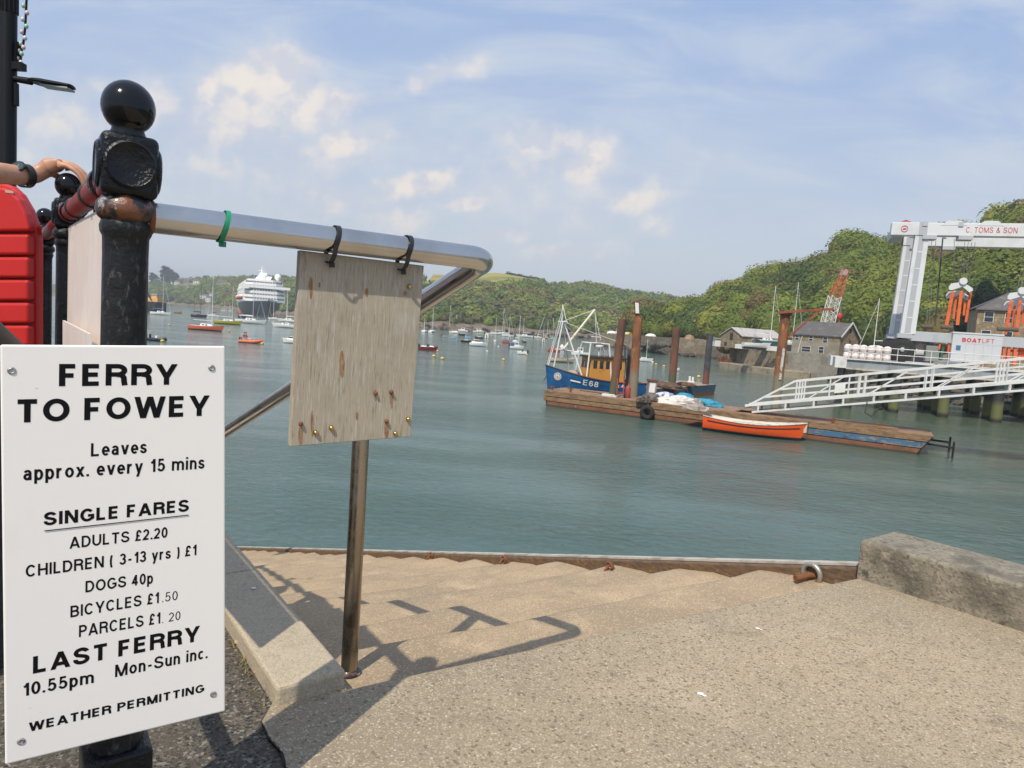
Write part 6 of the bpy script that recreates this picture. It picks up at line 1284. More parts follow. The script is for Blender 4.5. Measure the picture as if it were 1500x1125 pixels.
def yacht(px, py, lpx, head, hullm, top, lab, cov=None, cabin=WH, sparm=None, boom=True, jib=True, wheel=False, spread=0, grp='yachts moored in the harbour', at_=None, lean=0.0, mx=.08, B=None, mast2=None):
    rt, D, L = start('sailing_yacht', px, py, lpx, head, lab, 'yacht', grp, at_); sparm = sparm or spar; B = B or L*.30
    H = L*.088+.26; hm, secs = hull(L, B, H*1.25, H, .35 if at_ is None else 1.0, .55, .16, 16, 2.0, .3, H*.12, .42)
    obj('hull', hm, hullm, rt, smooth=50); obj('deck', deck(secs, -.02, .02), whitepaint if hullm is not NV else timber, rt)
    c0, c1, cw, ch = -L*.16, L*.17, B*.27, L*.05+.12; mb = MB(); z0 = H*.9
    mb.add([(c0, -cw, z0), (c1, -cw*.55, z0), (c1, cw*.55, z0), (c0, cw, z0), (c0+.05, -cw*.85, z0+ch), (c1-L*.06, -cw*.5, z0+ch*.8), (c1-L*.06, cw*.5, z0+ch*.8), (c0+.05, cw*.85, z0+ch)], [(3, 2, 1, 0), (4, 5, 6, 7), (0, 1, 5, 4), (1, 2, 6, 5), (2, 3, 7, 6), (3, 0, 4, 7)]); co = obj('cabin', mb, cabin if cabin is not WH else whitepaint, rt, bevel=.03)
    for sg in (-1, 1):
        for k in range(2): mb = MB(); x_ = c0+L*(.06+.09*k); mb.box(x_, x_+L*.05, sg*cw*.87-.03, sg*cw*.87+.03, z0+ch*.35, z0+ch*.7); obj('window', mb, glass, co)
    mh = (py-top)*D/1000 if at_ is None else top; r_ = max(.05, .00028*D); xm = L*mx
    tipx = xm-lean*mh; mb = MB(); mb.tube([(xm, 0, H*.9), (tipx, 0, mh)], [r_, r_*.7], 8); mo = obj('mast', mb, sparm, rt, smooth=50)
    if spread: mb = MB(); f = .55; mb.bar((xm+(tipx-xm)*f, -.5, H*.9+(mh-H*.9)*f), (xm+(tipx-xm)*f, .5, H*.9+(mh-H*.9)*f), r_*.8); obj('spreader', mb, sparm, mo)
    if boom:
        zb_ = H*.9+ch+.55; mb = MB(); mb.tube([(xm-.05, 0, zb_), (-L*.40, 0, zb_+.05)], [r_*.9, r_*.8], 6); bo = obj('boom', mb, sparm, rt)
        if cov: mb = MB(); mb.tube([(xm-.1, 0, zb_+.12), (xm-L*.2, 0, zb_+.15), (-L*.38, 0, zb_+.09)], [r_*1.4+.11, r_*1.4+.1, r_+.04], 8); obj('sail_cover', mb, cov, bo, smooth=60)
    rg = max(.010, .00005*D)
    if jib: mb = MB(); mb.tube([(tipx, 0, mh*.96), (L*.47, 0, H*1.2)], [rg*1.6, rg*3.2], 6); obj('furled_jib', mb, whitecover, rt)
    mb = MB(); mb.tube([(tipx, 0, mh*.99), (-L*.48, 0, H)], rg, 4)
    for sg in (-1, 1): mb.tube([(tipx, 0, mh*.92), (xm-.1, sg*B*.44, H)], rg, 4)
    obj('rigging', mb, cable, rt)
    if mast2: mb = MB(); mb.tube([(-L*.33, 0, H*.9), (-L*.33, 0, mh*mast2)], [r_*.8, r_*.5], 6); obj('mizzen_mast', mb, sparm, rt)
    return rt, D, L, H
def motor(px, py, lpx, head, hullm, lab, kind='cuddy', cov=None, cabm=None, grp='motor boats moored in the harbour', mast=None, cat='motor boat', flag=None, eng=engine, hh=1.0):
    rt, D, L = start('motor_boat', px, py, lpx, head, lab, cat, grp); B = L*.36; H = (L*.12+.22)*hh
    hm, secs = hull(L, B, H*1.3, H, .25, .85, .16, 14, 2.2, .4, 0, .35); obj('hull', hm, hullm, rt, smooth=50); obj('deck', deck(secs, -.02, .02), whitepaint, rt)
    cm = cabm or whitepaint
    def frus(x0, x1, y0, y1, z0, z1, sl0, sl1, m, nm, par=rt, bev=.03):
        mb = MB(); mb.add([(x0, -y0, z0), (x1, -y0, z0), (x1, y0, z0), (x0, y0, z0), (x0+sl0, -y1, z1), (x1-sl1, -y1, z1), (x1-sl1, y1, z1), (x0+sl0, y1, z1)], [(3, 2, 1, 0), (4, 5, 6, 7), (0, 1, 5, 4), (1, 2, 6, 5), (2, 3, 7, 6), (3, 0, 4, 7)]); return obj(nm, mb, m, par, bevel=bev)
    if kind == 'cuddy':
        frus(-.05*L, .32*L, B*.36, B*.26, H, H+L*.07, 0, L*.12, cm, 'foredeck'); frus(-.10*L, .08*L, B*.34, B*.26, H+.01, H+L*.13+.1, .0, L*.10, glass, 'windscreen')
        frus(-.42*L, -.12*L, B*.36, B*.33, H, H+L*.05, .02, .02, cov or cm, 'cockpit')
    elif kind == 'cabin':
        c_ = frus(-.18*L, .18*L, B*.36, B*.30, H, H+L*.17+.25, .02, L*.07, cm, 'cabin'); z1 = H+L*.17+.25
        frus(-.20*L, .14*L, B*.37, B*.35, z1, z1+.06, 0, .02, whitepaint, 'cabin_roof')
        for sg in (-1, 1): mb = MB(); mb.box(-.12*L, .08*L, sg*B*.335-.04, sg*B*.335+.04, H+L*.09+.12, H+L*.15+.18); obj('window', mb, glass, c_)
        frus(.15*L, .36*L, B*.30, B*.2, H, H+L*.05, 0, L*.08, cm, 'foredeck')
        if cov: frus(-.46*L, -.19*L, B*.38, B*.32, H, H+L*.12+.15, .05, 0, cov, 'canopy')
    elif kind == 'cruiser':
        frus(-.40*L, .30*L, B*.38, B*.28, H, H+L*.08, .02, L*.14, cm, 'cabin'); frus(-.22*L, .12*L, B*.32, B*.26, H+L*.08, H+L*.15, L*.02, L*.08, glass, 'windscreen'); frus(-.30*L, .05*L, B*.33, B*.30, H+L*.15, H+L*.17, 0, L*.03, cm, 'cabin_roof')
    elif kind == 'open':
        frus(-.36*L, .25*L, B*.3, B*.25, H-.01, H+.05, .0, .0, cov or deckm, 'inside'); mb = MB(); mb.box(-.05*L, .02*L, -B*.36, B*.36, H+.02, H+.07); obj('thwart', mb, timber, rt)
    elif kind == 'covered':
        mb = MB(); mb.ball((-.03*L, 0, H*.8), L*.40, B*.40, H*.55+.25, 14, 8); obj('cover', mb, cov, rt, smooth=60)
    if mast: mb = MB(); r_ = max(.05, .0002*D); mb.tube([(.1*L, 0, H), (.1*L, 0, (py-mast)*D/1000)], [r_, r_*.7], 6); obj('mast', mb, spar, rt)
    if eng is not None and kind != 'cruiser':
        mb = MB(); mb.box(-.5*L-.25, -.5*L+.02, -.16, .16, H*.7, H+.42); mb2 = obj('outboard', mb, eng, rt, bevel=.05); mb = MB(); mb.box(-.5*L-.2, -.5*L-.05, -.05, .05, -.3, H*.7); obj('leg', mb, eng, mb2)
    return rt, D, L, H
Yg = yacht
# --- left of the plywood board
Yg(236, 461.3, 32, -8, WH, 404, 'white yacht with a dark blue cockpit cover, nearest the black post', cov=bluecover, spread=1)
Yg(292, 464.5, 24, -4, NV, 416, 'small dark blue yacht with a black mast and black sail cover', cov=blackcover, sparm=darkspar, cabin=timber, jib=False, mast2=.7)
Yg(312, 464.0, 18, 176, WH, 417, 'little white yacht with reddish deck gear behind the orange one', cov=redcover)
Yg(303, 484.0, 54, -6, OR, 401, 'salmon orange yacht with a white cabin and tall mast', mx=.14, jib=False)
Yg(335, 475.0, 42, -5, YE, 420, 'mustard yellow yacht behind the bow of the orange one', mx=.12)
Yg(368, 474.0, 46, -4, WH, 402, 'long white yacht under a white cover in front of the cruise ship', cov=whitecover, mx=.05, spread=1)
Yg(418, 480.0, 42, 174, WH, 431, 'slim white yacht nearest the left edge of the plywood board', mx=-.04)
Yg(422, 472.0, 34, 172, WH, 427, 'white yacht with a cream sail cover behind the slim white one', cov=creamcover, spread=1)
Yg(402, 468.5, 20, 178, WH, 412, 'small white yacht just right of the cruise ship bow', cov=redcover)
Yg(328, 455.6, 9, 0, WH, 442, 'tiny distant white yacht left of the cruise ship stern, the left of two'); Yg(337, 456.2, 6, 180, WH, 443, 'tiny distant white yacht left of the cruise ship stern, the right of two')
motor(355, 465.5, 11, 10, NV, 'little dark blue cabin boat below the red tender', 'cabin', cabm=bluecover)
motor(426, 502.5, 26, 174, WH, 'white speedboat half hidden behind the left edge of the plywood board', 'cruiser')
motor(261, 459.0, 12, 0, TAN, 'small orange brown workboat right of the white yacht', 'open', eng=None)
# inflatables
def rib(px, py, lpx, head, tube_m, lab, people=False):
    rt, D, L = start('inflatable_boat', px, py, lpx, head, lab, 'inflatable boat', None); B = L*.42; r_ = L*.075
    pts = [(-L*.5, -B*.4, r_*.8), (L*.1, -B*.42, r_*.9), (L*.33, -B*.32, r_*1.15), (L*.47, 0, r_*1.6), (L*.33, B*.32, r_*1.15), (L*.1, B*.42, r_*.9), (-L*.5, B*.4, r_*.8)]
    mb = MB(); mb.tube(pts, [r_*.8, r_, r_, r_, r_, r_, r_*.8], 10); obj('tube', mb, tube_m, rt, smooth=60)
    mb = MB(); mb.prism([(-L*.46, -B*.36, .02), (L*.15, -B*.36, .02), (L*.38, 0, .1), (L*.15, B*.36, .02), (-L*.46, B*.36, .02)], (0, 0, .12)); obj('floor', mb, GY, rt)
    mb = MB(); mb.box(-L*.12, L*.02, -B*.14, B*.14, .14, .62); obj('console', mb, whitepaint if not people else greysteel, rt, bevel=.04)
    mb = MB(); mb.box(-L*.56, -L*.46, -.14, .14, .1, .75); obj('outboard', mb, engine, rt, bevel=.04)
    mb = MB(); mb.tube([(-L*.42, -B*.3, .2), (-L*.42, -B*.3, 1.15), (-L*.42, B*.3, 1.15), (-L*.42, B*.3, .2)], .03, 6); obj('aerial_frame', mb, whitesteel, rt)
    return rt, D, L
rib(231, 499.5, 30, -22, BK, 'black inflatable boat with a yellow buoy at its side, below the white yacht')
ribr, ribD, ribL = rib(368, 502.5, 33, -8, paint('orange inflatable tube', (.72, .14, .05), (.3, .3, .32), .12), 'orange inflatable boat carrying two people', True)
def buoy(px, py, r_, lab, m=yellowm, pick=False):
    r_ *= .66; c = Z(px, py, 0); rt = root('mooring_buoy', c, lab, 'buoy', 'mooring buoys on the water'); mb = MB(); mb.ball((0, 0, r_*.25), r_, r_, r_*.8, 14, 8); obj('float', mb, m, rt, smooth=60)
    mb = MB(); mb.torus((0, 0, r_*1.05), r_*.2, r_*.05, (1, 0, 0), 12, 5); obj('eye', mb, rustm, rt)
    if pick: mb = MB(); mb.tube([(0, 0, r_*.9), (0, 0, r_*3)], r_*.12, 5); obj('staff', mb, whitepaint, rt)
whb = mat('white buoy plastic', (.68, .66, .6), [], .5); orb = mat('orange buoy plastic', (.70, .17, .05), [], .5)
buoy(238, 500.5, .40, 'yellow buoy touching the black inflatable boat'); buoy(248, 476.5, .42, 'lone yellow buoy between the black inflatable and the white yacht'); buoy(335, 486.5, .34, 'orange buoy at the right end of the orange yacht', orb, True); buoy(342, 479.5, .3, 'orange buoy under the yellow yacht', orb); buoy(384, 504, .36, 'yellow buoy at the stern of the orange inflatable')
buoy(635.5, 522.5, .40, 'yellow buoy nearest the plywood board, left of a pair'); buoy(648, 526, .40, 'yellow buoy, right and lower of the pair by the plywood board'); buoy(641, 514.5, .3, 'yellow buoy at the bow of the crimson speedboat'); buoy(713.5, 515, .3, 'white buoy below the big white cruiser', whb); buoy(730, 508, .28, 'pale buoy under the little white dinghy', whb); buoy(737.5, 527.5, .36, 'yellow buoy alone in mid harbour left of the trawler'); buoy(772, 520.5, .3, 'yellow buoy at the stern of the small white outboard boat')
buoy(961, 534, .34, 'yellow buoy between the two rusty piles, the left of three'); buoy(972.5, 537, .36, 'yellow buoy left of the rust streaked pile'); buoy(1023.5, 552.5, .38, 'yellow buoy beyond the blue pontoon, left of the slate coloured pile'); buoy(956, 530.5, .3, 'white buoy at the bow of the white dayboat', whb)
# --- right of the plywood board
motor(628, 513.5, 27, 0, RD, 'crimson speedboat with a white deck beside the plywood board', 'cuddy')
Yg(621, 486.5, 6, 90, WH, 466, 'small white yacht seen end on, touching the edge of the plywood board', B=2.4); Yg(632.5, 487, 8, 80, WH, 452, 'white yacht seen from astern, second from the plywood board', B=2.6)
motor(651.5, 494, 8, 0, GY, 'tiny grey dinghy with a dark engine, left of the pale blue one', 'open'); motor(664.5, 496, 8, 4, LB, 'tiny pale blue dinghy', 'open', eng=None)
motor(664.5, 488.3, 14, 176, WH, 'low white motor boat under the wooded shore, left of the taller one', 'cruiser'); motor(678, 486, 15, 174, WH, 'taller white motor cruiser under the wooded shore', 'cabin')
Yg(657, 482.5, 14, 4, GY, 447, 'grey yacht close under the rocky shore with a tall mast', spread=1); Yg(667, 483, 9, 6, WH, 461, 'white yacht close under the rocks with a short mast')
motor(677, 491.5, 9, 0, BK, 'tiny black launch behind the cream gaffer', 'open'); motor(685, 495, 9, 180, LB, 'tiny launch with a blue cover behind the cream gaffer mast', 'covered', cov=bluecover, eng=None)
Yg(682.5, 501.5, 17, 178, paint('cream hull over black', (.60, .47, .28), (.025, .02, .02), .5), 457, 'cream and black old gaffer with a brown mast', sparm=woodspar, mx=-.38, jib=False, cabin=CRM)
motor(701, 507.3, 27, 4, WH, 'big white motor cruiser right of the cream gaffer', 'cruiser'); Yg(701.5, 496, 13, 176, NV, 455, 'dark yacht with a brown mast and lime green cover behind the white cruiser', sparm=woodspar, cov=greencover, jib=False)
motor(701, 487.5, 17, 0, WH, 'white motor boat at the shore behind the brown masts', 'cabin'); motor(713, 495, 8, 90, WH, 'stubby white cabin boat with a dark bottom', 'cabin'); motor(719.5, 489.5, 8, 0, WH, 'small white cabin boat at the shore, left of the long white hulls', 'cabin')
Yg(734, 490.5, 25, 0, WH, 452, 'long white yacht at the far shore, left of a pair with tall masts', spread=1); Yg(768, 494, 25, 178, WH, 466, 'long white yacht at the far shore, right of a pair with tall masts')
Yg(744, 493, 18, 0, WH, 463, 'white yacht with twin pale masts between the two long ones', mast2=.97)
motor(725, 500.5, 5, 90, WH, 'tiny white dinghy seen end on below a brown mast', 'open', mast=466, eng=None)
motor(740.5, 502.5, 13, 176, RO, 'orange red dayboat under a blue cover', 'covered', cov=bluecover, eng=None); motor(746, 497.5, 5, 90, WH, 'tiny white boat seen end on, behind the blue covered dayboat', 'cabin'); motor(757.5, 495.8, 6, 0, WH, 'tiny white tender in front of the far white hulls', 'open')
motor(757, 511.3, 21, 2, WH, 'white cabin boat with blue covers and a thin mast', 'cabin', cov=bluecover, mast=463); motor(764.5, 519, 15, 172, WH, 'white outboard boat just below the blue covered cabin boat', 'cuddy')
motor(755, 503, 11, 0, GY, 'pale grey canopy boat behind the blue covered cabin boat', 'covered', cov=whitecover, eng=None); motor(768.5, 502, 6, 0, NV, 'tiny dark blue tender right of the pale canopy boat', 'open')
Yg(788, 495, 12, 170, WH, 464, 'white yacht leaning over with its mast tilted to the right', lean=.26, jib=False); Yg(800, 496, 13, 0, TAN, 470, 'varnished tan yacht at the far shore, left of the pale green one', mast2=.8); Yg(809, 497.5, 12, 4, GRN, 466, 'pale green yacht at the far shore just left of the trawler masts', lean=.05)
motor(796, 501.5, 6, 90, WH, 'tiny white cabin boat seen end on left of the trawler', 'cabin'); motor(812, 515, 19, -4, RO, 'orange launch with a dark red cover beside the trawler mast', 'covered', cov=redcover, eng=None); motor(823, 511, 9, 90, WH, 'white boat with a lilac grey cover behind the trawler mast', 'covered', cov=whitecover, eng=None)
motor(849, 521, 27, 178, WH, 'white fishing cruiser with a cabin roof behind the trawler wheelhouse', 'cabin'); motor(824, 530.5, 38, 0, CRM, 'long low wooden punt laid with white spars behind the trawler bow', 'open', cov=deckm, eng=None, hh=.7)
Yg(943, 529.5, 27, -4, WH, 497, 'white dayboat with a cream cockpit cover between the rusty piles', cov=None, boom=False, jib=False, mx=.12)
motor(990, 543, 11, 0, WH, 'small white tender half hidden by the rust streaked pile', 'open')
for px, py, l, top, lab in ((884, 489, 12, 452, 'white yacht behind the trawler boom, leftmost of four masts'), (897, 490, 11, 458, 'white yacht behind the first rusty pile, second of four masts'), (910, 491.5, 10, 467, 'white yacht showing between the two rusty piles'), (858, 492, 11, 462, 'white yacht behind the trawler wheelhouse, under the boom tip')): Yg(px, py, l, 0, WH, top, lab)

# --- yachts laid up on the hard
def laid(px, py, D, lpx, head, hullm, mast_px, lab, **k):
    c = W(px, py, D); c.z = 3.65; rt = None
    c2 = V(c.x, c.y, 3.65+1.05); L = lpx*D/1000; r_, D_, L_, H_ = yacht(px, py, L*1000/c2.y*max(.45, abs(math.cos(math.radians(head)))), head, hullm, mast_px*D/1000, lab, grp='yachts laid up on the hard', at_=c2, **k)
    mb = MB()
    for sx in (-.25, .2):
        for sg in (-1, 1): mb.tube([(L_*sx, sg*L_*.16, -1.0), (L_*sx, sg*L_*.08, .1)], .06, 6)
    obj('cradle', mb, rustm, r_); return r_
laid(1124, 505, 109, 44, 0, TEAL, 84, 'white yacht with a teal bottom laid up beside the old stone shed', mx=.08)
laid(1160, 500, 120, 36, 4, WH, 92, 'white yacht laid up behind the orange derrick post, its mast above the roof', mx=.02)
laid(1281, 508, 84, 44, 176, TEAL, 78, 'white yacht laid up behind the floats, its mast right of the gabled house', mx=.02)
laid(1318, 508, 90, 40, 0, WH, 64, 'white yacht laid up behind the hoist leg, twin brown masts', sparm=woodspar, mast2=.9)
laid(1345, 506, 78, 48, 178, WH, 60, 'white motor sailer hull just behind the black hoist wheel', mx=.2)
p = W(1298, 508, 80); mb = MB(); mb.tube([W(1293, 510, 80), W(1302, 487, 80), W(1312, 463, 80)], [.30, .26, .14], 8); thing1('covered_spar', mb, mat('dark blue green cover', (.02, .06, .10), [], .8), 'dark blue covered spar slanting up between the floats and the hoist leg', 'spar')
rt = root('white_speedboat', V(W(1112, 508, 110).x, 110, 3.65), 'small white speedboat with a black windscreen on the hard', 'motor boat'); k = W(1110, 506, 106.5)
rt.location = V(k.x, 106.8, 4.0); hm, secs = hull(4.4, 1.7, .9, .7, .3, .85, .18, 12, 2.2, .4, 0, .35); obj('hull', hm, WH, rt, smooth=50); obj('deck', deck(secs, -.02, .02), whitepaint, rt); mb = MB(); mb.add([(-.6, -.6, .75), (.7, -.5, .75), (.7, .5, .75), (-.6, .6, .75), (-.5, -.5, 1.35), (.1, -.4, 1.3), (.1, .4, 1.3), (-.5, .5, 1.35)], [(3, 2, 1, 0), (4, 5, 6, 7), (0, 1, 5, 4), (1, 2, 6, 5), (2, 3, 7, 6), (3, 0, 4, 7)]); obj('windscreen', mb, glass, rt)
# small craft and stores on the far quay
for i, (px, lab, m) in enumerate(((889, 'white upturned dinghy on the far quay, leftmost of five', whitepaint), (897, 'grey upturned dinghy on the far quay, second of five', greysteel), (905, 'pale blue upturned dinghy on the far quay, third of five', LB), (913, 'yellow upturned dinghy on the far quay, fourth of five', yellowm), (947, 'white upturned dinghy on the far quay behind the dark rocks', whitepaint))):
    c = W(px, 495, 209-(8 if i > 3 else 0)); mb = MB(); mb.ball((c.x+2, c.y+4, 4.2), 1.7, .8, .9, 12, 8); thing1('upturned_dinghy', mb, m, lab, 'dinghy', 'dinghies on the far quay', smooth=60)

# ================================================================== CRUISE SHIP AND WORK BARGE
sb0 = Z(391, 463.5, 0); sdir = V(-58, 130, 0).normalized(); SL = 135.0; SB = 22.5
rt = root('cruise_ship', sb0+sdir*SL/2, 'white cruise ship with a dark blue hull anchored up river', 'cruise ship', rz=math.atan2(-sdir.y, -sdir.x))
shipblue = mat('ship dark blue hull', (.022, .032, .058), [('z', (.20, .05, .04), .2, .5, .3, (1, 1, 1), .05)], .4); shipwhite = mat('ship white paint', (.88, .87, .84), [], .5); shipband = mat('ship dark balcony glass', (.16, .165, .175), [], .3); shipgrey = mat('ship pale grey strip', (.50, .53, .57), [], .5)  # dark glass for the window bands between the white decks
hm, secs = hull(SL, SB, 8.2, 6.6, 3, .85, .085, 30, 3.4, .9, 0, .35); obj('hull', hm, shipblue, rt, smooth=50)
obj('foredeck', deck(secs, -.3, .4), greysteel, rt)
mb = MB(); vs = []
for x, y, z in [s[0] for s in secs]: vs += [(x, y+.05, z), (x, y+.05, z+.9)]
n_ = len(secs)
for x, y, z in [s[0] for s in secs]: vs += [(x, -y-.05, z), (x, -y-.05, z+.9)]
fs = [(2*i, 2*i+2, 2*i+3, 2*i+1) for i in range(n_-1)]+[(2*n_+2*i, 2*n_+2*i+1, 2*n_+2*i+3, 2*n_+2*i+2) for i in range(n_-1)]; mb.add(vs, fs); obj('bulwark', mb, shipgrey, rt)
def tier(k, z, xf, w, name='deck_tier'):
    mb = MB(); h = 2.7; x0 = -SL*.46
    pts = [(x0, -w/2, z), (xf-3, -w/2, z), (xf, -w*.30, z), (xf, w*.30, z), (xf-3, w/2, z), (x0, w/2, z)]
    mb.prism(pts, (0, 0, 1.40)); t_ = obj('deck_tier', mb, shipwhite, rt)
    mb = MB(); mb.prism([(x0+.4, -w/2+.5, z+1.402), (xf-3.3, -w/2+.5, z+1.402), (xf-.6, -w*.29, z+1.402), (xf-.6, w*.29, z+1.402), (xf-3.3, w/2-.5, z+1.402), (x0+.4, w/2-.5, z+1.402)], (0, 0, 0.896)); obj('balcony_glass', mb, shipband, t_)
    mb = MB()
    for q in range(9): y_ = -w*.27+w*.54*q/8; mb.box(xf-.62, xf-.1, y_-.12, y_+.12, z+1.402, z+2.298)
    for q in range(18): x_ = x0+4+(xf-x0-9)*q/17; mb.box(x_-.15, x_+.15, -w/2+.05, -w/2+.52, z+1.402, z+2.298); mb.box(x_-.15, x_+.15, w/2-.52, w/2-.05, z+1.402, z+2.298)
    obj('balcony_posts', mb, shipwhite, t_)
for k in range(5): tier(k, 7.7+k*2.3, SL*.36-k*1.9, SB*.97-(0 if k < 4 else (k-3)*1.2))
zt_ = 7.7+5*2.3
mb = MB(); mb.prism([(-SL*.4, -SB*.40, zt_), (SL*.30-3, -SB*.40, zt_), (SL*.30, -SB*.2, zt_), (SL*.30, SB*.2, zt_), (SL*.30-3, SB*.40, zt_), (-SL*.4, SB*.40, zt_)], (0, 0, 1.1)); obj('sun_deck', mb, shipwhite, rt)
mb = MB(); mb.box(SL*.315, SL*.335, -SB*.53, SB*.60, 7.7+3*2.3+.6, 7.7+3*2.3+2.0); obj('bridge_wing', mb, shipwhite, rt)
mb = MB(); mb.prism([(-2, -4, zt_+1.1), (28, -4, zt_+1.1), (20, -2.4, zt_+3.9), (4, -2.4, zt_+3.9)], (0, 8, 0)); obj('upper_house', mb, shipwhite, rt, bevel=.4)
mb = MB(); mb.prism([(10, -2, zt_+3.9), (19, -2, zt_+3.9), (15.5, -1, zt_+6), (11, -1, zt_+6)], (0, 4, 0)); mb.tube([(14, 0, zt_+6), (14, 0, zt_+10.2)], [.5, .16], 8); mb.bar((14, -2.2, zt_+7.2), (14, 2.2, zt_+7.2), .35); obj('mast', mb, shipwhite, rt)
for x_, y_, r_ in ((26, 8.2, 1.9), (32, 0.5, 1.7)): mb = MB(); mb.tube([(x_, y_, zt_+1), (x_, y_, zt_+2.4)], .8, 8); mb.ball((x_, y_, zt_+3.6), r_, n=14, m=10); obj('radar_dome', mb, shipwhite, rt, smooth=60)
mb = MB(); mb.prism([(-42, -3.4, zt_), (-28, -3.4, zt_), (-31, -2.6, zt_+6), (-42, -2.6, zt_+6)], (0, 6.8, 0)); obj('funnel', mb, shipblue, rt, bevel=.5)
lifeor = mat('lifeboat orange red', (.62, .10, .06), [], .5)
for k in range(4):
    for sg in (-1, 1):
        mb = MB(); mb.ball((24-k*17, sg*(SB*.52), 9.6), 5.2, 1.5, 1.2, 12, 8); lb = obj('lifeboat', mb, lifeor, rt, smooth=60); mb = MB(); mb.ball((24-k*17, sg*(SB*.52), 10.5), 4.3, 1.3, .9, 12, 6); obj('canopy', mb, shipwhite, lb, smooth=60)
mb = MB(); mb.tube([(SL*.44, 1.5, 6.5), (SL*.52, 2, 0)], .12, 4); mb.tube([(SL*.42, -3, 6.5), (SL*.5, -5, 0)], .12, 4); obj('anchor_chain', mb, cable, rt)
motor(351, 459.3, 9.5, 178, paint('tender red', (.60, .09, .06), (.05, .05, .05)), 'red orange tender lying at the side of the cruise ship', 'cabin', cabm=lifeor, eng=None)
c = Z(224, 456.5, 0); kk = c.y/1000
rt = root('work_barge', c, 'black work barge with an orange wheelhouse and black crane arm beside the post', 'barge')
mb = MB(); mb.box(-16*kk, 12*kk, -4, 4, -.5, 2.6*1.5); obj('hull', mb, BK, rt, bevel=.1)
bo_ = mat('pale orange barge house', (.78, .42, .16), [], .6)
mb = MB(); mb.box(-6*kk, 11*kk, -2.5, 2.5, 3.9, 3.9+5.5*kk); mb.box(1*kk, 9*kk, -2, 2, 3.9+5.5*kk, 3.9+10*kk); obj('house', mb, bo_, rt, bevel=.05)
mb = MB(); mb.box(0, 10*kk, -2.2, 2.2, 3.9+10*kk, 3.9+10.8*kk); obj('house_roof', mb, shipgrey, rt)
mb = MB(); mb.bar((3*kk, -3, 3.9+2*kk), (-3.5*kk, -3, 3.9+15*kk), 1.2*kk); mb.bar((-3.5*kk, -3, 3.9+15*kk), (-12*kk, -3, 3.9+11*kk), 1.0*kk); obj('crane_arm', mb, BK, rt)

# ================================================================== LAMP POST, RED HOUSING, BIN, PERSON
lp = W(11, 200, 6.0); rt = root('lamp_post', V(lp.x, lp.y, GZ), 'tall black lamp post with a slim side lamp at the left edge', 'lamp post')
mb = MB(); mb.lathe([(.12, GZ), (.12, GZ+.5), (.085, GZ+.56), (.066, GZ+.62), (.066, 8.0), (.064, 8.05)], (lp.x, lp.y, 0), 20); obj('pole', mb, lampblack, rt, local=False, smooth=40)
mb = MB()
for k in range(16): an = k*math.pi/8; mb.tube([V(lp.x+.068*math.cos(an), lp.y+.068*math.sin(an), 7.32), V(lp.x+.068*math.cos(an), lp.y+.068*math.sin(an), 8.4)], .008, 5)
mb.lathe([(.064, 8.04), (.064, 8.4), (.01, 8.5)], (lp.x, lp.y, 0), 16); obj('fluted_top', mb, lampblack, rt, local=False, smooth=40)
mb = MB(); mb.bar(W(18, 97, 6), W(35, 98, 6), .07, .06); mb.bar(W(25, 100, 6), W(28, 62, 5.99), .05, .03); obj('bracket', mb, lampblack, rt, local=False)
mb = MB(); mb.bar(W(21.5, 122, 6), W(22, 155, 6), .035, .05); obj('clamp_plate', mb, lampblack, rt, local=False)
mb = MB(); mb.tube([W(18, 115, 6), W(46, 119.5, 6)], [.026, .03], 10); ao = obj('lamp_arm', mb, lampblack, rt, local=False, smooth=50)
mb = MB(); A_, B_ = W(45, 119.5, 6), W(107, 128, 6); dd = (B_-A_); sec = [(0, .028), (.12, .048), (.3, .052), (.7, .042), (.97, .034), (1, .02)]
vs = []
for f, r_ in sec:
    c = A_+dd*f
    for k in range(14): an = 2*math.pi*k/14; vs.append(c+V(0, 1, 0)*r_*1.7*math.cos(an)+UP*r_*.62*max(-.35, math.sin(an)))
mb.add(vs, [(i*14+k, i*14+(k+1) % 14, (i+1)*14+(k+1) % 14, (i+1)*14+k) for i in range(len(sec)-1) for k in range(14)]+[tuple(range(13, -1, -1)), tuple(70+k for k in range(14))]); lo_ = obj('lamp_head', mb, lampblack, rt, local=False, smooth=50)
mb = MB(); a = A_+dd*.3; mb.obox(a+V(0, -.055, -.032), dd*.66, V(0, .11, 0), (0, 0, .018)); obj('lens', mb, lampgrey, lo_, local=False, bevel=.006)
pts = [W(40, -30, 6), W(38.5, 10, 6), W(37, 40, 6), W(34, 66, 6), W(30, 80, 6), W(28.5, 100, 6)]
rt = root('light_string', pts[-1], 'string of small coloured bulbs hanging beside the black lamp post', 'string lights'); mb = MB(); mb.tube(pts, .009, 6); obj('wire', mb, lampblack, rt, local=False)
bulbs = [mat('pale green bulb', (.35, .55, .38), [], .2), mat('pale pink bulb', (.62, .48, .46), [], .2), mat('clear bulb', (.6, .6, .56), [], .2)]
for k in range(15):
    f = k/14*4.6; i = int(f); c = pts[i].lerp(pts[i+1], f-i)+V(.016*(-1)**k, -.01, 0); mb = MB(); mb.ball(c, .017, .017, .021, 8, 6); obj('bulb', mb, bulbs[k % 3], rt, local=False, smooth=60)

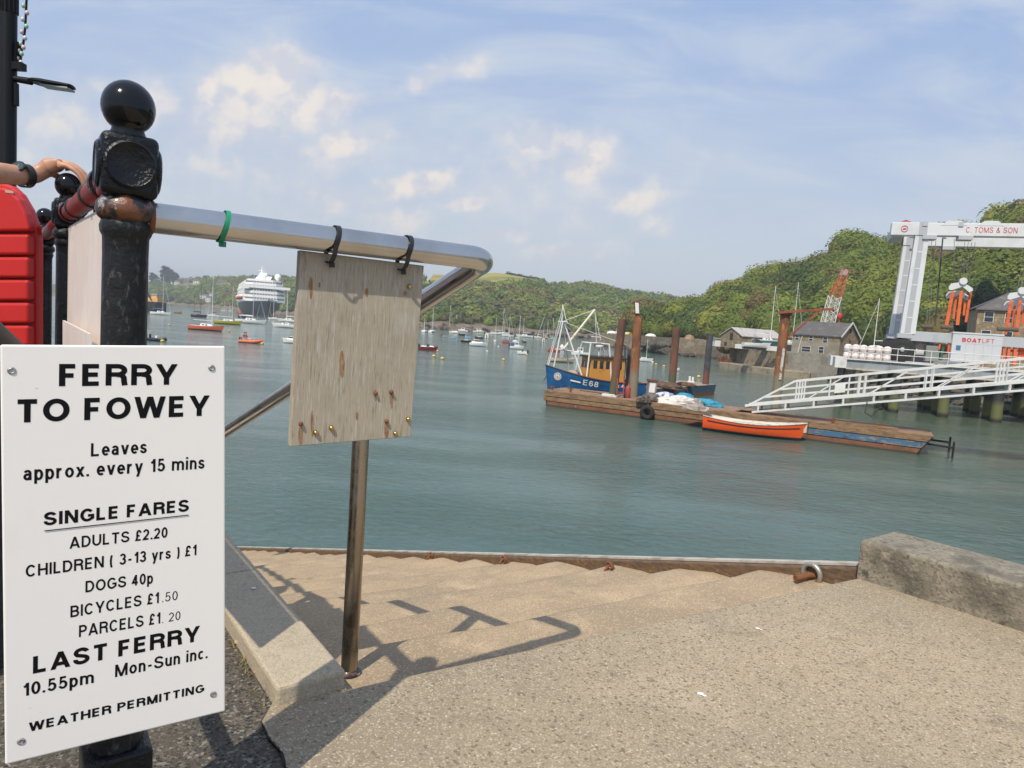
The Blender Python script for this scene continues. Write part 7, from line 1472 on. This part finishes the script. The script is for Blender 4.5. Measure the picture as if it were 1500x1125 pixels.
rD = 3.05; R_ = lambda x, y, d=0: W(x, y, rD+d)
rt = root('lifebuoy_housing', V(R_(-40, 400).x, R_(-40, 400).y, GZ), 'ribbed red plastic lifebuoy housing behind the railing at the left edge', 'lifebuoy housing')
ol = [(-150, 330), (-146, 300), (-132, 281), (-112, 271), (-60, 268), (4, 268), (17, 272), (30, 284), (43, 306), (52, 332), (55, 352), (55, 620), (-150, 620)]
mb = MB(); mb.prism([R_(*p, .046) for p in ol], V(0, .045, 0)); obj('back_shell', mb, redplastic, rt, local=False, bevel=.012, bseg=3)
pan = [[(-138, 340), (-132, 305), (-118, 284), (-60, 275), (3, 274), (16, 279), (28, 292), (38, 313), (43, 338)]]
mb = MB(); mb.prism([R_(*p) for p in pan[0]], V(0, .05, 0)); obj('front_panel', mb, redplastic, rt, local=False, bevel=.012, bseg=3)
for k in range(8):
    y0 = 343+k*33.5; x0 = 2 if k % 2 else 0
    mb = MB(); mb.prism([R_(-138+x0, y0), R_(41, y0), R_(41, y0+30), R_(-138+x0, y0+30)], V(0, .05, 0)); obj('front_panel', mb, redplastic, rt, local=False, bevel=.012, bseg=3)
mb = MB(); mb.prism([R_(7, 278, -.002), R_(19, 280, -.002), R_(20, 283.5, -.002), R_(8, 282, -.002)], V(0, .003, 0)); obj('worn_patch', mb, mat('dusty beige patch', (.5, .38, .26), [], .9), rt, local=False)
mb = MB(); c = R_(-45, 600, .2); mb.tube([V(c.x, c.y, GZ-.02), V(c.x, c.y, GZ+.9)], .05, 10); obj('stand', mb, lampblack, rt, local=False)
bc_ = W(-150, 500, 1.75); rt = root('litter_bin', V(bc_.x, bc_.y, GZ), 'dark grey rounded litter bin just showing at the left edge above the sign', 'litter bin')
zt2 = W(-150, 440, 1.75).z; mb = MB(); mb.lathe([(.26, GZ), (.27, zt2-.22)], (bc_.x, bc_.y, 0), 28); obj('body', mb, darkcloth, rt, local=False, smooth=40)
mb = MB(); mb.lathe([(.285, zt2-.218), (.285, zt2-.18), (.262, zt2-.10), (.20, zt2-.03), (.10, zt2), (.005, zt2+.005)], (bc_.x, bc_.y, 0), 28); obj('lid', mb, lampblack, rt, local=False, smooth=60)

# ------------------------------------------------------------------ the person with a hand on the second post
def skinmesh(name, nodes, edges, m, parent, levels=2, rootn=0):
    me = bpy.data.meshes.new(name); inv = rmat(parent).inverted() if parent else Matrix.Identity(4)
    me.from_pydata([tuple(inv @ Vector(n[0])) for n in nodes], edges, []); o = bpy.data.objects.new(name, me); col.objects.link(o)
    sk = o.modifiers.new('skin', 'SKIN'); sk.use_smooth_shade = True; sk.branch_smoothing = .3
    for i, n in enumerate(nodes):
        sv = me.skin_vertices[0].data[i]; sv.radius = (n[1], n[2] if len(n) > 2 else n[1]); sv.use_root = (i == rootn)
    ss = o.modifiers.new('sub', 'SUBSURF'); ss.levels = levels; ss.render_levels = levels
    dg = bpy.context.evaluated_depsgraph_get(); m2 = bpy.data.meshes.new_from_object(o.evaluated_get(dg)); o.modifiers.clear(); o.data = m2; m2.name = name
    m2.materials.clear(); m2.materials.append(m); m2.polygons.foreach_set('use_smooth', [True]*len(m2.polygons))
    if parent: o.parent = parent
    return o
Pb = V(-2.22, 1.98, GZ)
rt = root('person', Pb, 'person at the left edge with a black wristwatch, one hand resting on a post ball', 'person')
bc2 = V(b2.x, b2.y, b2.z)
wr = W(52, 259, 2.47); el = W(-72, 247, 2.20); sh = Pb+V(.20, .04, 1.36)
nodes = []; edges = []
def chain(pts, start=None):
    prev = start
    for p in pts:
        nodes.append(p); i = len(nodes)-1
        if prev is not None: edges.append((prev, i))
        prev = i
    return prev
b0 = chain([(Pb+V(0, 0, .92), .15, .12), (Pb+V(0, 0, 1.10), .135, .10), (Pb+V(0, 0, 1.27), .15, .105)]); chest = b0
nk = chain([(Pb+V(0, 0, 1.40), .085, .075), (Pb+V(0.01, 0.02, 1.47), .055, .055), (Pb+V(.02, .03, 1.55), .075, .085), (Pb+V(.02, .03, 1.64), .082, .095), (Pb+V(.02, .03, 1.71), .06, .07)], chest)
for sg in (-1, 1): chain([(Pb+V(.10*sg, 0, .84), .09, .09), (Pb+V(.11*sg, .02, .48), .06, .065), (Pb+V(.11*sg, 0, .10), .042, .045), (Pb+V(.12*sg, .10, .04), .04, .03), (Pb+V(.12*sg, .17, .03), .03, .022)], 0)
chain([(Pb+V(-.18, 0, 1.35), .06), (Pb+V(-.26, .02, 1.10), .045), (Pb+V(-.25, .12, .87), .034), (Pb+V(-.25, .16, .79), .03)], chest)
aE = chain([(sh, .062), (sh.lerp(el, .5), .047), (el, .042), (el.lerp(wr, .35), .041, .041), (el.lerp(wr, .75), .034, .036), (wr, .028, .034)], chest)
body = skinmesh('body', nodes, edges, skin, rt, 2)
# the hand: palm and five fingers closing over the ball, one continuous surface
HX = (bc2-wr); HX.z = 0; HX.normalize(); HY = V(-HX.y, HX.x, 0)       # HY points away from the camera: the thumb's side
def hp(x, y, z): return bc2+HX*x+HY*y+UP*z
nodes = []; edges = []
w0 = chain([(el.lerp(wr, .84), .031, .034), (wr, .027, .033), (hp(-.078, .0, .052), .026, .036)])
w1 = chain([(hp(-.045, .0, .068), .022, .034)], w0)
spec_ = [(-.030, -.036, .058, .94), (-.010, -.014, .068, 1.0), (.012, .010, .070, 1.02), (.034, .032, .064, .97)]
for k, (y0, y1, zk, ln) in enumerate(spec_):
    r_ = (.0085, .0095, .0098, .0095)[k]
    chain([(hp(-.012, y0, zk+.006), r_*1.35), (hp(.004*ln, y0, zk+.007), r_*1.22), (hp(.030*ln, y1*1.0, zk-.006), r_*1.02), (hp(.046*ln, y1, zk-.020), r_*1.02), (hp(.058*ln, y1*.95, zk-.040), r_*.92), (hp(.0625*ln, y1*.9, zk-.056), r_*.80)], w1)
chain([(hp(-.062, .030, .045), .0135), (hp(-.040, .050, .030), .0115), (hp(-.016, .060, .018), .0100), (hp(.004, .060, .008), .0088)], w0)
hand = skinmesh('hand', nodes, edges, skin, rt, 2)
for k, (y0, y1, zk, ln) in enumerate(spec_):
    c = hp(.0625*ln+.006, y1*.9, zk-.050); mb = MB(); mb.ball(c, .0032, .0048, .006, 8, 6); obj('nail', mb, mat('pale nail', (.62, .40, .32), [], .3), hand, local=False, smooth=60)
# wristwatch
wax = (wr-el).normalized(); wc = el.lerp(wr, .86); wu = (UP-wax*UP.dot(wax)).normalized(); wv = wax.cross(wu)
rtw = MB(); vs = []; n = 28
for i in range(n):
    an = 2*math.pi*i/n; d = wu*math.cos(an)*.037+wv*math.sin(an)*.0385
    for s1, k_ in ((-.012, 1), (.012, 1), (.012, 1.10), (-.012, 1.10)): vs.append(wc+d*k_+wax*s1)
rtw.add(vs, [(i*4+k, ((i+1) % n)*4+k, ((i+1) % n)*4+(k+1) % 4, i*4+(k+1) % 4) for i in range(n) for k in range(4)]); wo = obj('wristwatch', rtw, blackplastic, rt, local=False, smooth=40)
fd = (wu*.62+V(.12, -.90, 0)).normalized(); fc = wc+fd*.038
mb = MB(); mb.lathe([(.019, 0), (.0225, .003), (.0225, .009), (.0195, .011), (.018, .0095)], fc, 28, axis=fd); obj('watch_case', mb, blackplastic, wo, local=False, smooth=35)
mb = MB(); mb.lathe([(.0178, .0088), (.0176, .0098), (.0005, .0099)], fc, 24, axis=fd); obj('watch_face', mb, mat('teal grey watch glass', (.04, .075, .085), [], .12), wo, local=False)
mb = MB(); e1 = (wax-fd*wax.dot(fd)).normalized(); mb.bar(fc+fd*.0104-e1*.008, fc+fd*.0104+e1*.007, .0012); obj('watch_hand', mb, whitepaint, wo, local=False)
# clothes and hair
nodes = []; edges = []
b0 = chain([(Pb+V(0, 0, .90), .175, .14), (Pb+V(0, 0, 1.10), .155, .12), (Pb+V(0, 0, 1.28), .168, .12), (Pb+V(0, 0, 1.385), .10, .09)])
chain([(sh+V(0, 0, .0), .078), (sh.lerp(el, .42), .066)], 2); chain([(Pb+V(-.18, 0, 1.35), .076), (Pb+V(-.225, .01, 1.2), .064)], 2)
skinmesh('shirt', nodes, edges, paleshirt, rt, 2)
nodes = []; edges = []; chain([(Pb+V(0, 0, .94), .165, .135)])
for sg in (-1, 1): chain([(Pb+V(.10*sg, 0, .82), .105, .11), (Pb+V(.11*sg, .015, .54), .085, .09)], 0)
skinmesh('shorts', nodes, edges, darkcloth, rt, 2)
hc = Pb+V(.02, .03, 1.655); mb = MB(); mb.ball(hc+V(0, -.012, .022), .092, .108, .105, 20, 12); mb.v = [p for p in mb.v]; obj('hair', mb, hairm, rt, local=False, smooth=60)
mb = MB(); mb.ball(hc+V(0, .098, -.035), .013, .02, .018, 10, 8); obj('nose', mb, skin, rt, local=False, smooth=60)
# two people in the orange inflatable
def sitter(x, y, shirt, lab):
    m_ = rmat(ribr); c = m_ @ V(x, y, .14); rt = root('person', c, lab, 'person', 'people in the orange inflatable'); nodes.clear(); edges.clear()
    fwd = (m_.to_3x3() @ V(1, 0, 0)); sd_ = V(-fwd.y, fwd.x, 0)
    q = lambda a, b, z: c+fwd*a+sd_*b+UP*z
    ch0 = chain([(q(0, 0, .42), .15, .12), (q(0, 0, .65), .14, .10), (q(.02, 0, .88), .16, .10)])
    chain([(q(.03, 0, 1.0), .055), (q(.04, 0, 1.12), .085, .09), (q(.04, 0, 1.22), .07)], ch0)
    for sg in (-1, 1):
        chain([(q(.02, .2*sg, .86), .055), (q(.12, .24*sg, .62), .045), (q(.34, .14*sg, .56), .035)], ch0); chain([(q(.22, .11*sg, .42), .075), (q(.44, .12*sg, .40), .06), (q(.46, .12*sg, .05), .045)], 0)
    skinmesh('body', list(nodes), list(edges), skin, rt, 1)
    ns = [(q(0, 0, .44), .17, .14), (q(0, 0, .65), .165, .13), (q(.02, 0, .88), .18, .125), (q(.03, 0, .97), .08), (q(.02, .2*1, .86), .075), (q(.10, .235, .66), .062), (q(.02, -.2, .86), .075), (q(.10, -.235, .66), .062)]
    skinmesh('jacket', ns, [(0, 1), (1, 2), (2, 3), (2, 4), (4, 5), (2, 6), (6, 7)], shirt, rt, 1)
    mb = MB(); mb.ball(q(.02, 0, 1.19), .10, .10, .09, 12, 8); obj('hair', mb, hairm, rt, local=False, smooth=60)
sitter(-ribL*.22, -.25, mat('red jacket', (.55, .03, .03), [], .8), 'person in a red jacket sitting in the orange inflatable')
sitter(-ribL*.38, .25, mat('navy jacket', (.04, .05, .10), [], .8), 'person in a dark navy jacket sitting at the stern of the orange inflatable')

# ================================================================== SMALL THINGS ON THE GROUND
c = Z(378, 985, GZ); mb = MB(); v, f = ico(2); v = v*np.array((.012, .009, .007))*(1+.2*np.sin(v[:, :1]*9)); mb.add([tuple(Vector(p)+V(c.x, c.y, GZ+.003)) for p in v], [tuple(int(a) for a in q) for q in f]); thing1('brick_chip', mb, mat('orange brick', (.62, .24, .05), [('n', (.5, .2, .05), 90, .5, .6)], .9), 'small orange chip of brick on the asphalt beside the kerb', 'brick chip')
c = Z(352, 942, GZ); mb = MB(); mb.add([tuple(Vector((p[0]*.018, p[1]*.011, p[2]*.009))+V(c.x, c.y, GZ+.003)) for p in v/np.linalg.norm(v, axis=1)[:, None]], [tuple(int(a) for a in q) for q in f]); thing1('pebble', mb, granite, 'pale pebble lying against the kerb beside the sign', 'pebble')
mb = MB(); rr_ = random.Random(5)
for k in range(150):
    s_ = rr_.uniform(.02, 1.6); p = kA-E*kn+U*s_-E*rr_.uniform(.0, .035); 
    if rr_.random() < .45 and s_ > .5: continue
    an = rr_.uniform(0, 6.28); l = rr_.uniform(.008, .028); d = V(math.cos(an), math.sin(an), .8)*l; e = V(-math.sin(an), math.cos(an), 0)*.002; b_ = V(p.x, p.y, GZ-.004); mb.add([b_-e, b_+e, b_+d], [(0, 1, 2)])
struct('kerb_weeds', mb, mat('dry weed blades', (.16, .15, .05), [('n', (.30, .22, .08), 40, .45, .6)], .9), 'stuff')
drop = mat('bird droppings', (.75, .74, .70), [], .8); mb = MB(); rr_ = random.Random(8)
for (px, py, r_) in ((1110, 921, .009), (1026, 1017, .010), (1032, 1020, .006), (372, 862, .009), (1115, 923, .005)):
    zz = GZ if px > 500 else GZ+.053; c = Z(px, py, zz); n = 10; mb.add([V(c.x+math.cos(6.283*k/n)*r_*rr_.uniform(.8, 1.2), c.y+math.sin(6.283*k/n)*r_*rr_.uniform(.7, 1.0), zz+.002) for k in range(n)], [tuple(range(n))])
struct('bird_droppings', mb, drop, 'stuff')
# the seam where the paving meets the asphalt
mb = MB(); pa = aB; 
for a, b in zip(pa[:-1], pa[1:]):
    for k in range(6):
        p = a.lerp(b, k/6); q_ = a.lerp(b, (k+1)/6); r_ = rr_.uniform(.0015, .004); nn_ = (q_-p).cross(UP).normalized(); mb.add([V(p.x, p.y, GZ+.0012)-nn_*r_, V(q_.x, q_.y, GZ+.0012)-nn_*r_, V(q_.x, q_.y, GZ+.0012)+nn_*r_*.6, V(p.x, p.y, GZ+.0012)+nn_*r_*.6], [(0, 1, 2, 3)])
struct('paving_crack', mb, gapm, 'stuff')
mb = MB(); c = V(kA.x, kA.y, GZ-RISE)+E*.06+U*.03
for k in range(7):
    an = k*.9; mb.ball(c+E*(.03+.035*k*.4)+U*(.02*math.sin(k*2.1))+V(0, 0, .015), .022, .018, .016, 8, 6)
thing1('weed_clump', mb, MATS['dark tangled rope'], 'dark clump of debris at the foot of the steel handrail pole', 'debris')

# ================================================================== HAZE
HAZE = .00040
if HAZE:
    m = bpy.data.materials.new('haze'); m.use_nodes = True; m.node_tree.nodes.clear(); t = T(m.node_tree)
    pv = t.n('ShaderNodeVolumePrincipled', {'Color': (.84, .87, .90, 1), 'Density': HAZE, 'Anisotropy': .2})
    t.L.new(pv.outputs[0], t.n('ShaderNodeOutputMaterial').inputs[1])
    mb = MB(); mb.box(-4200, 4200, -80, 6200, -2.2, 90); struct('haze', mb, m, 'stuff')
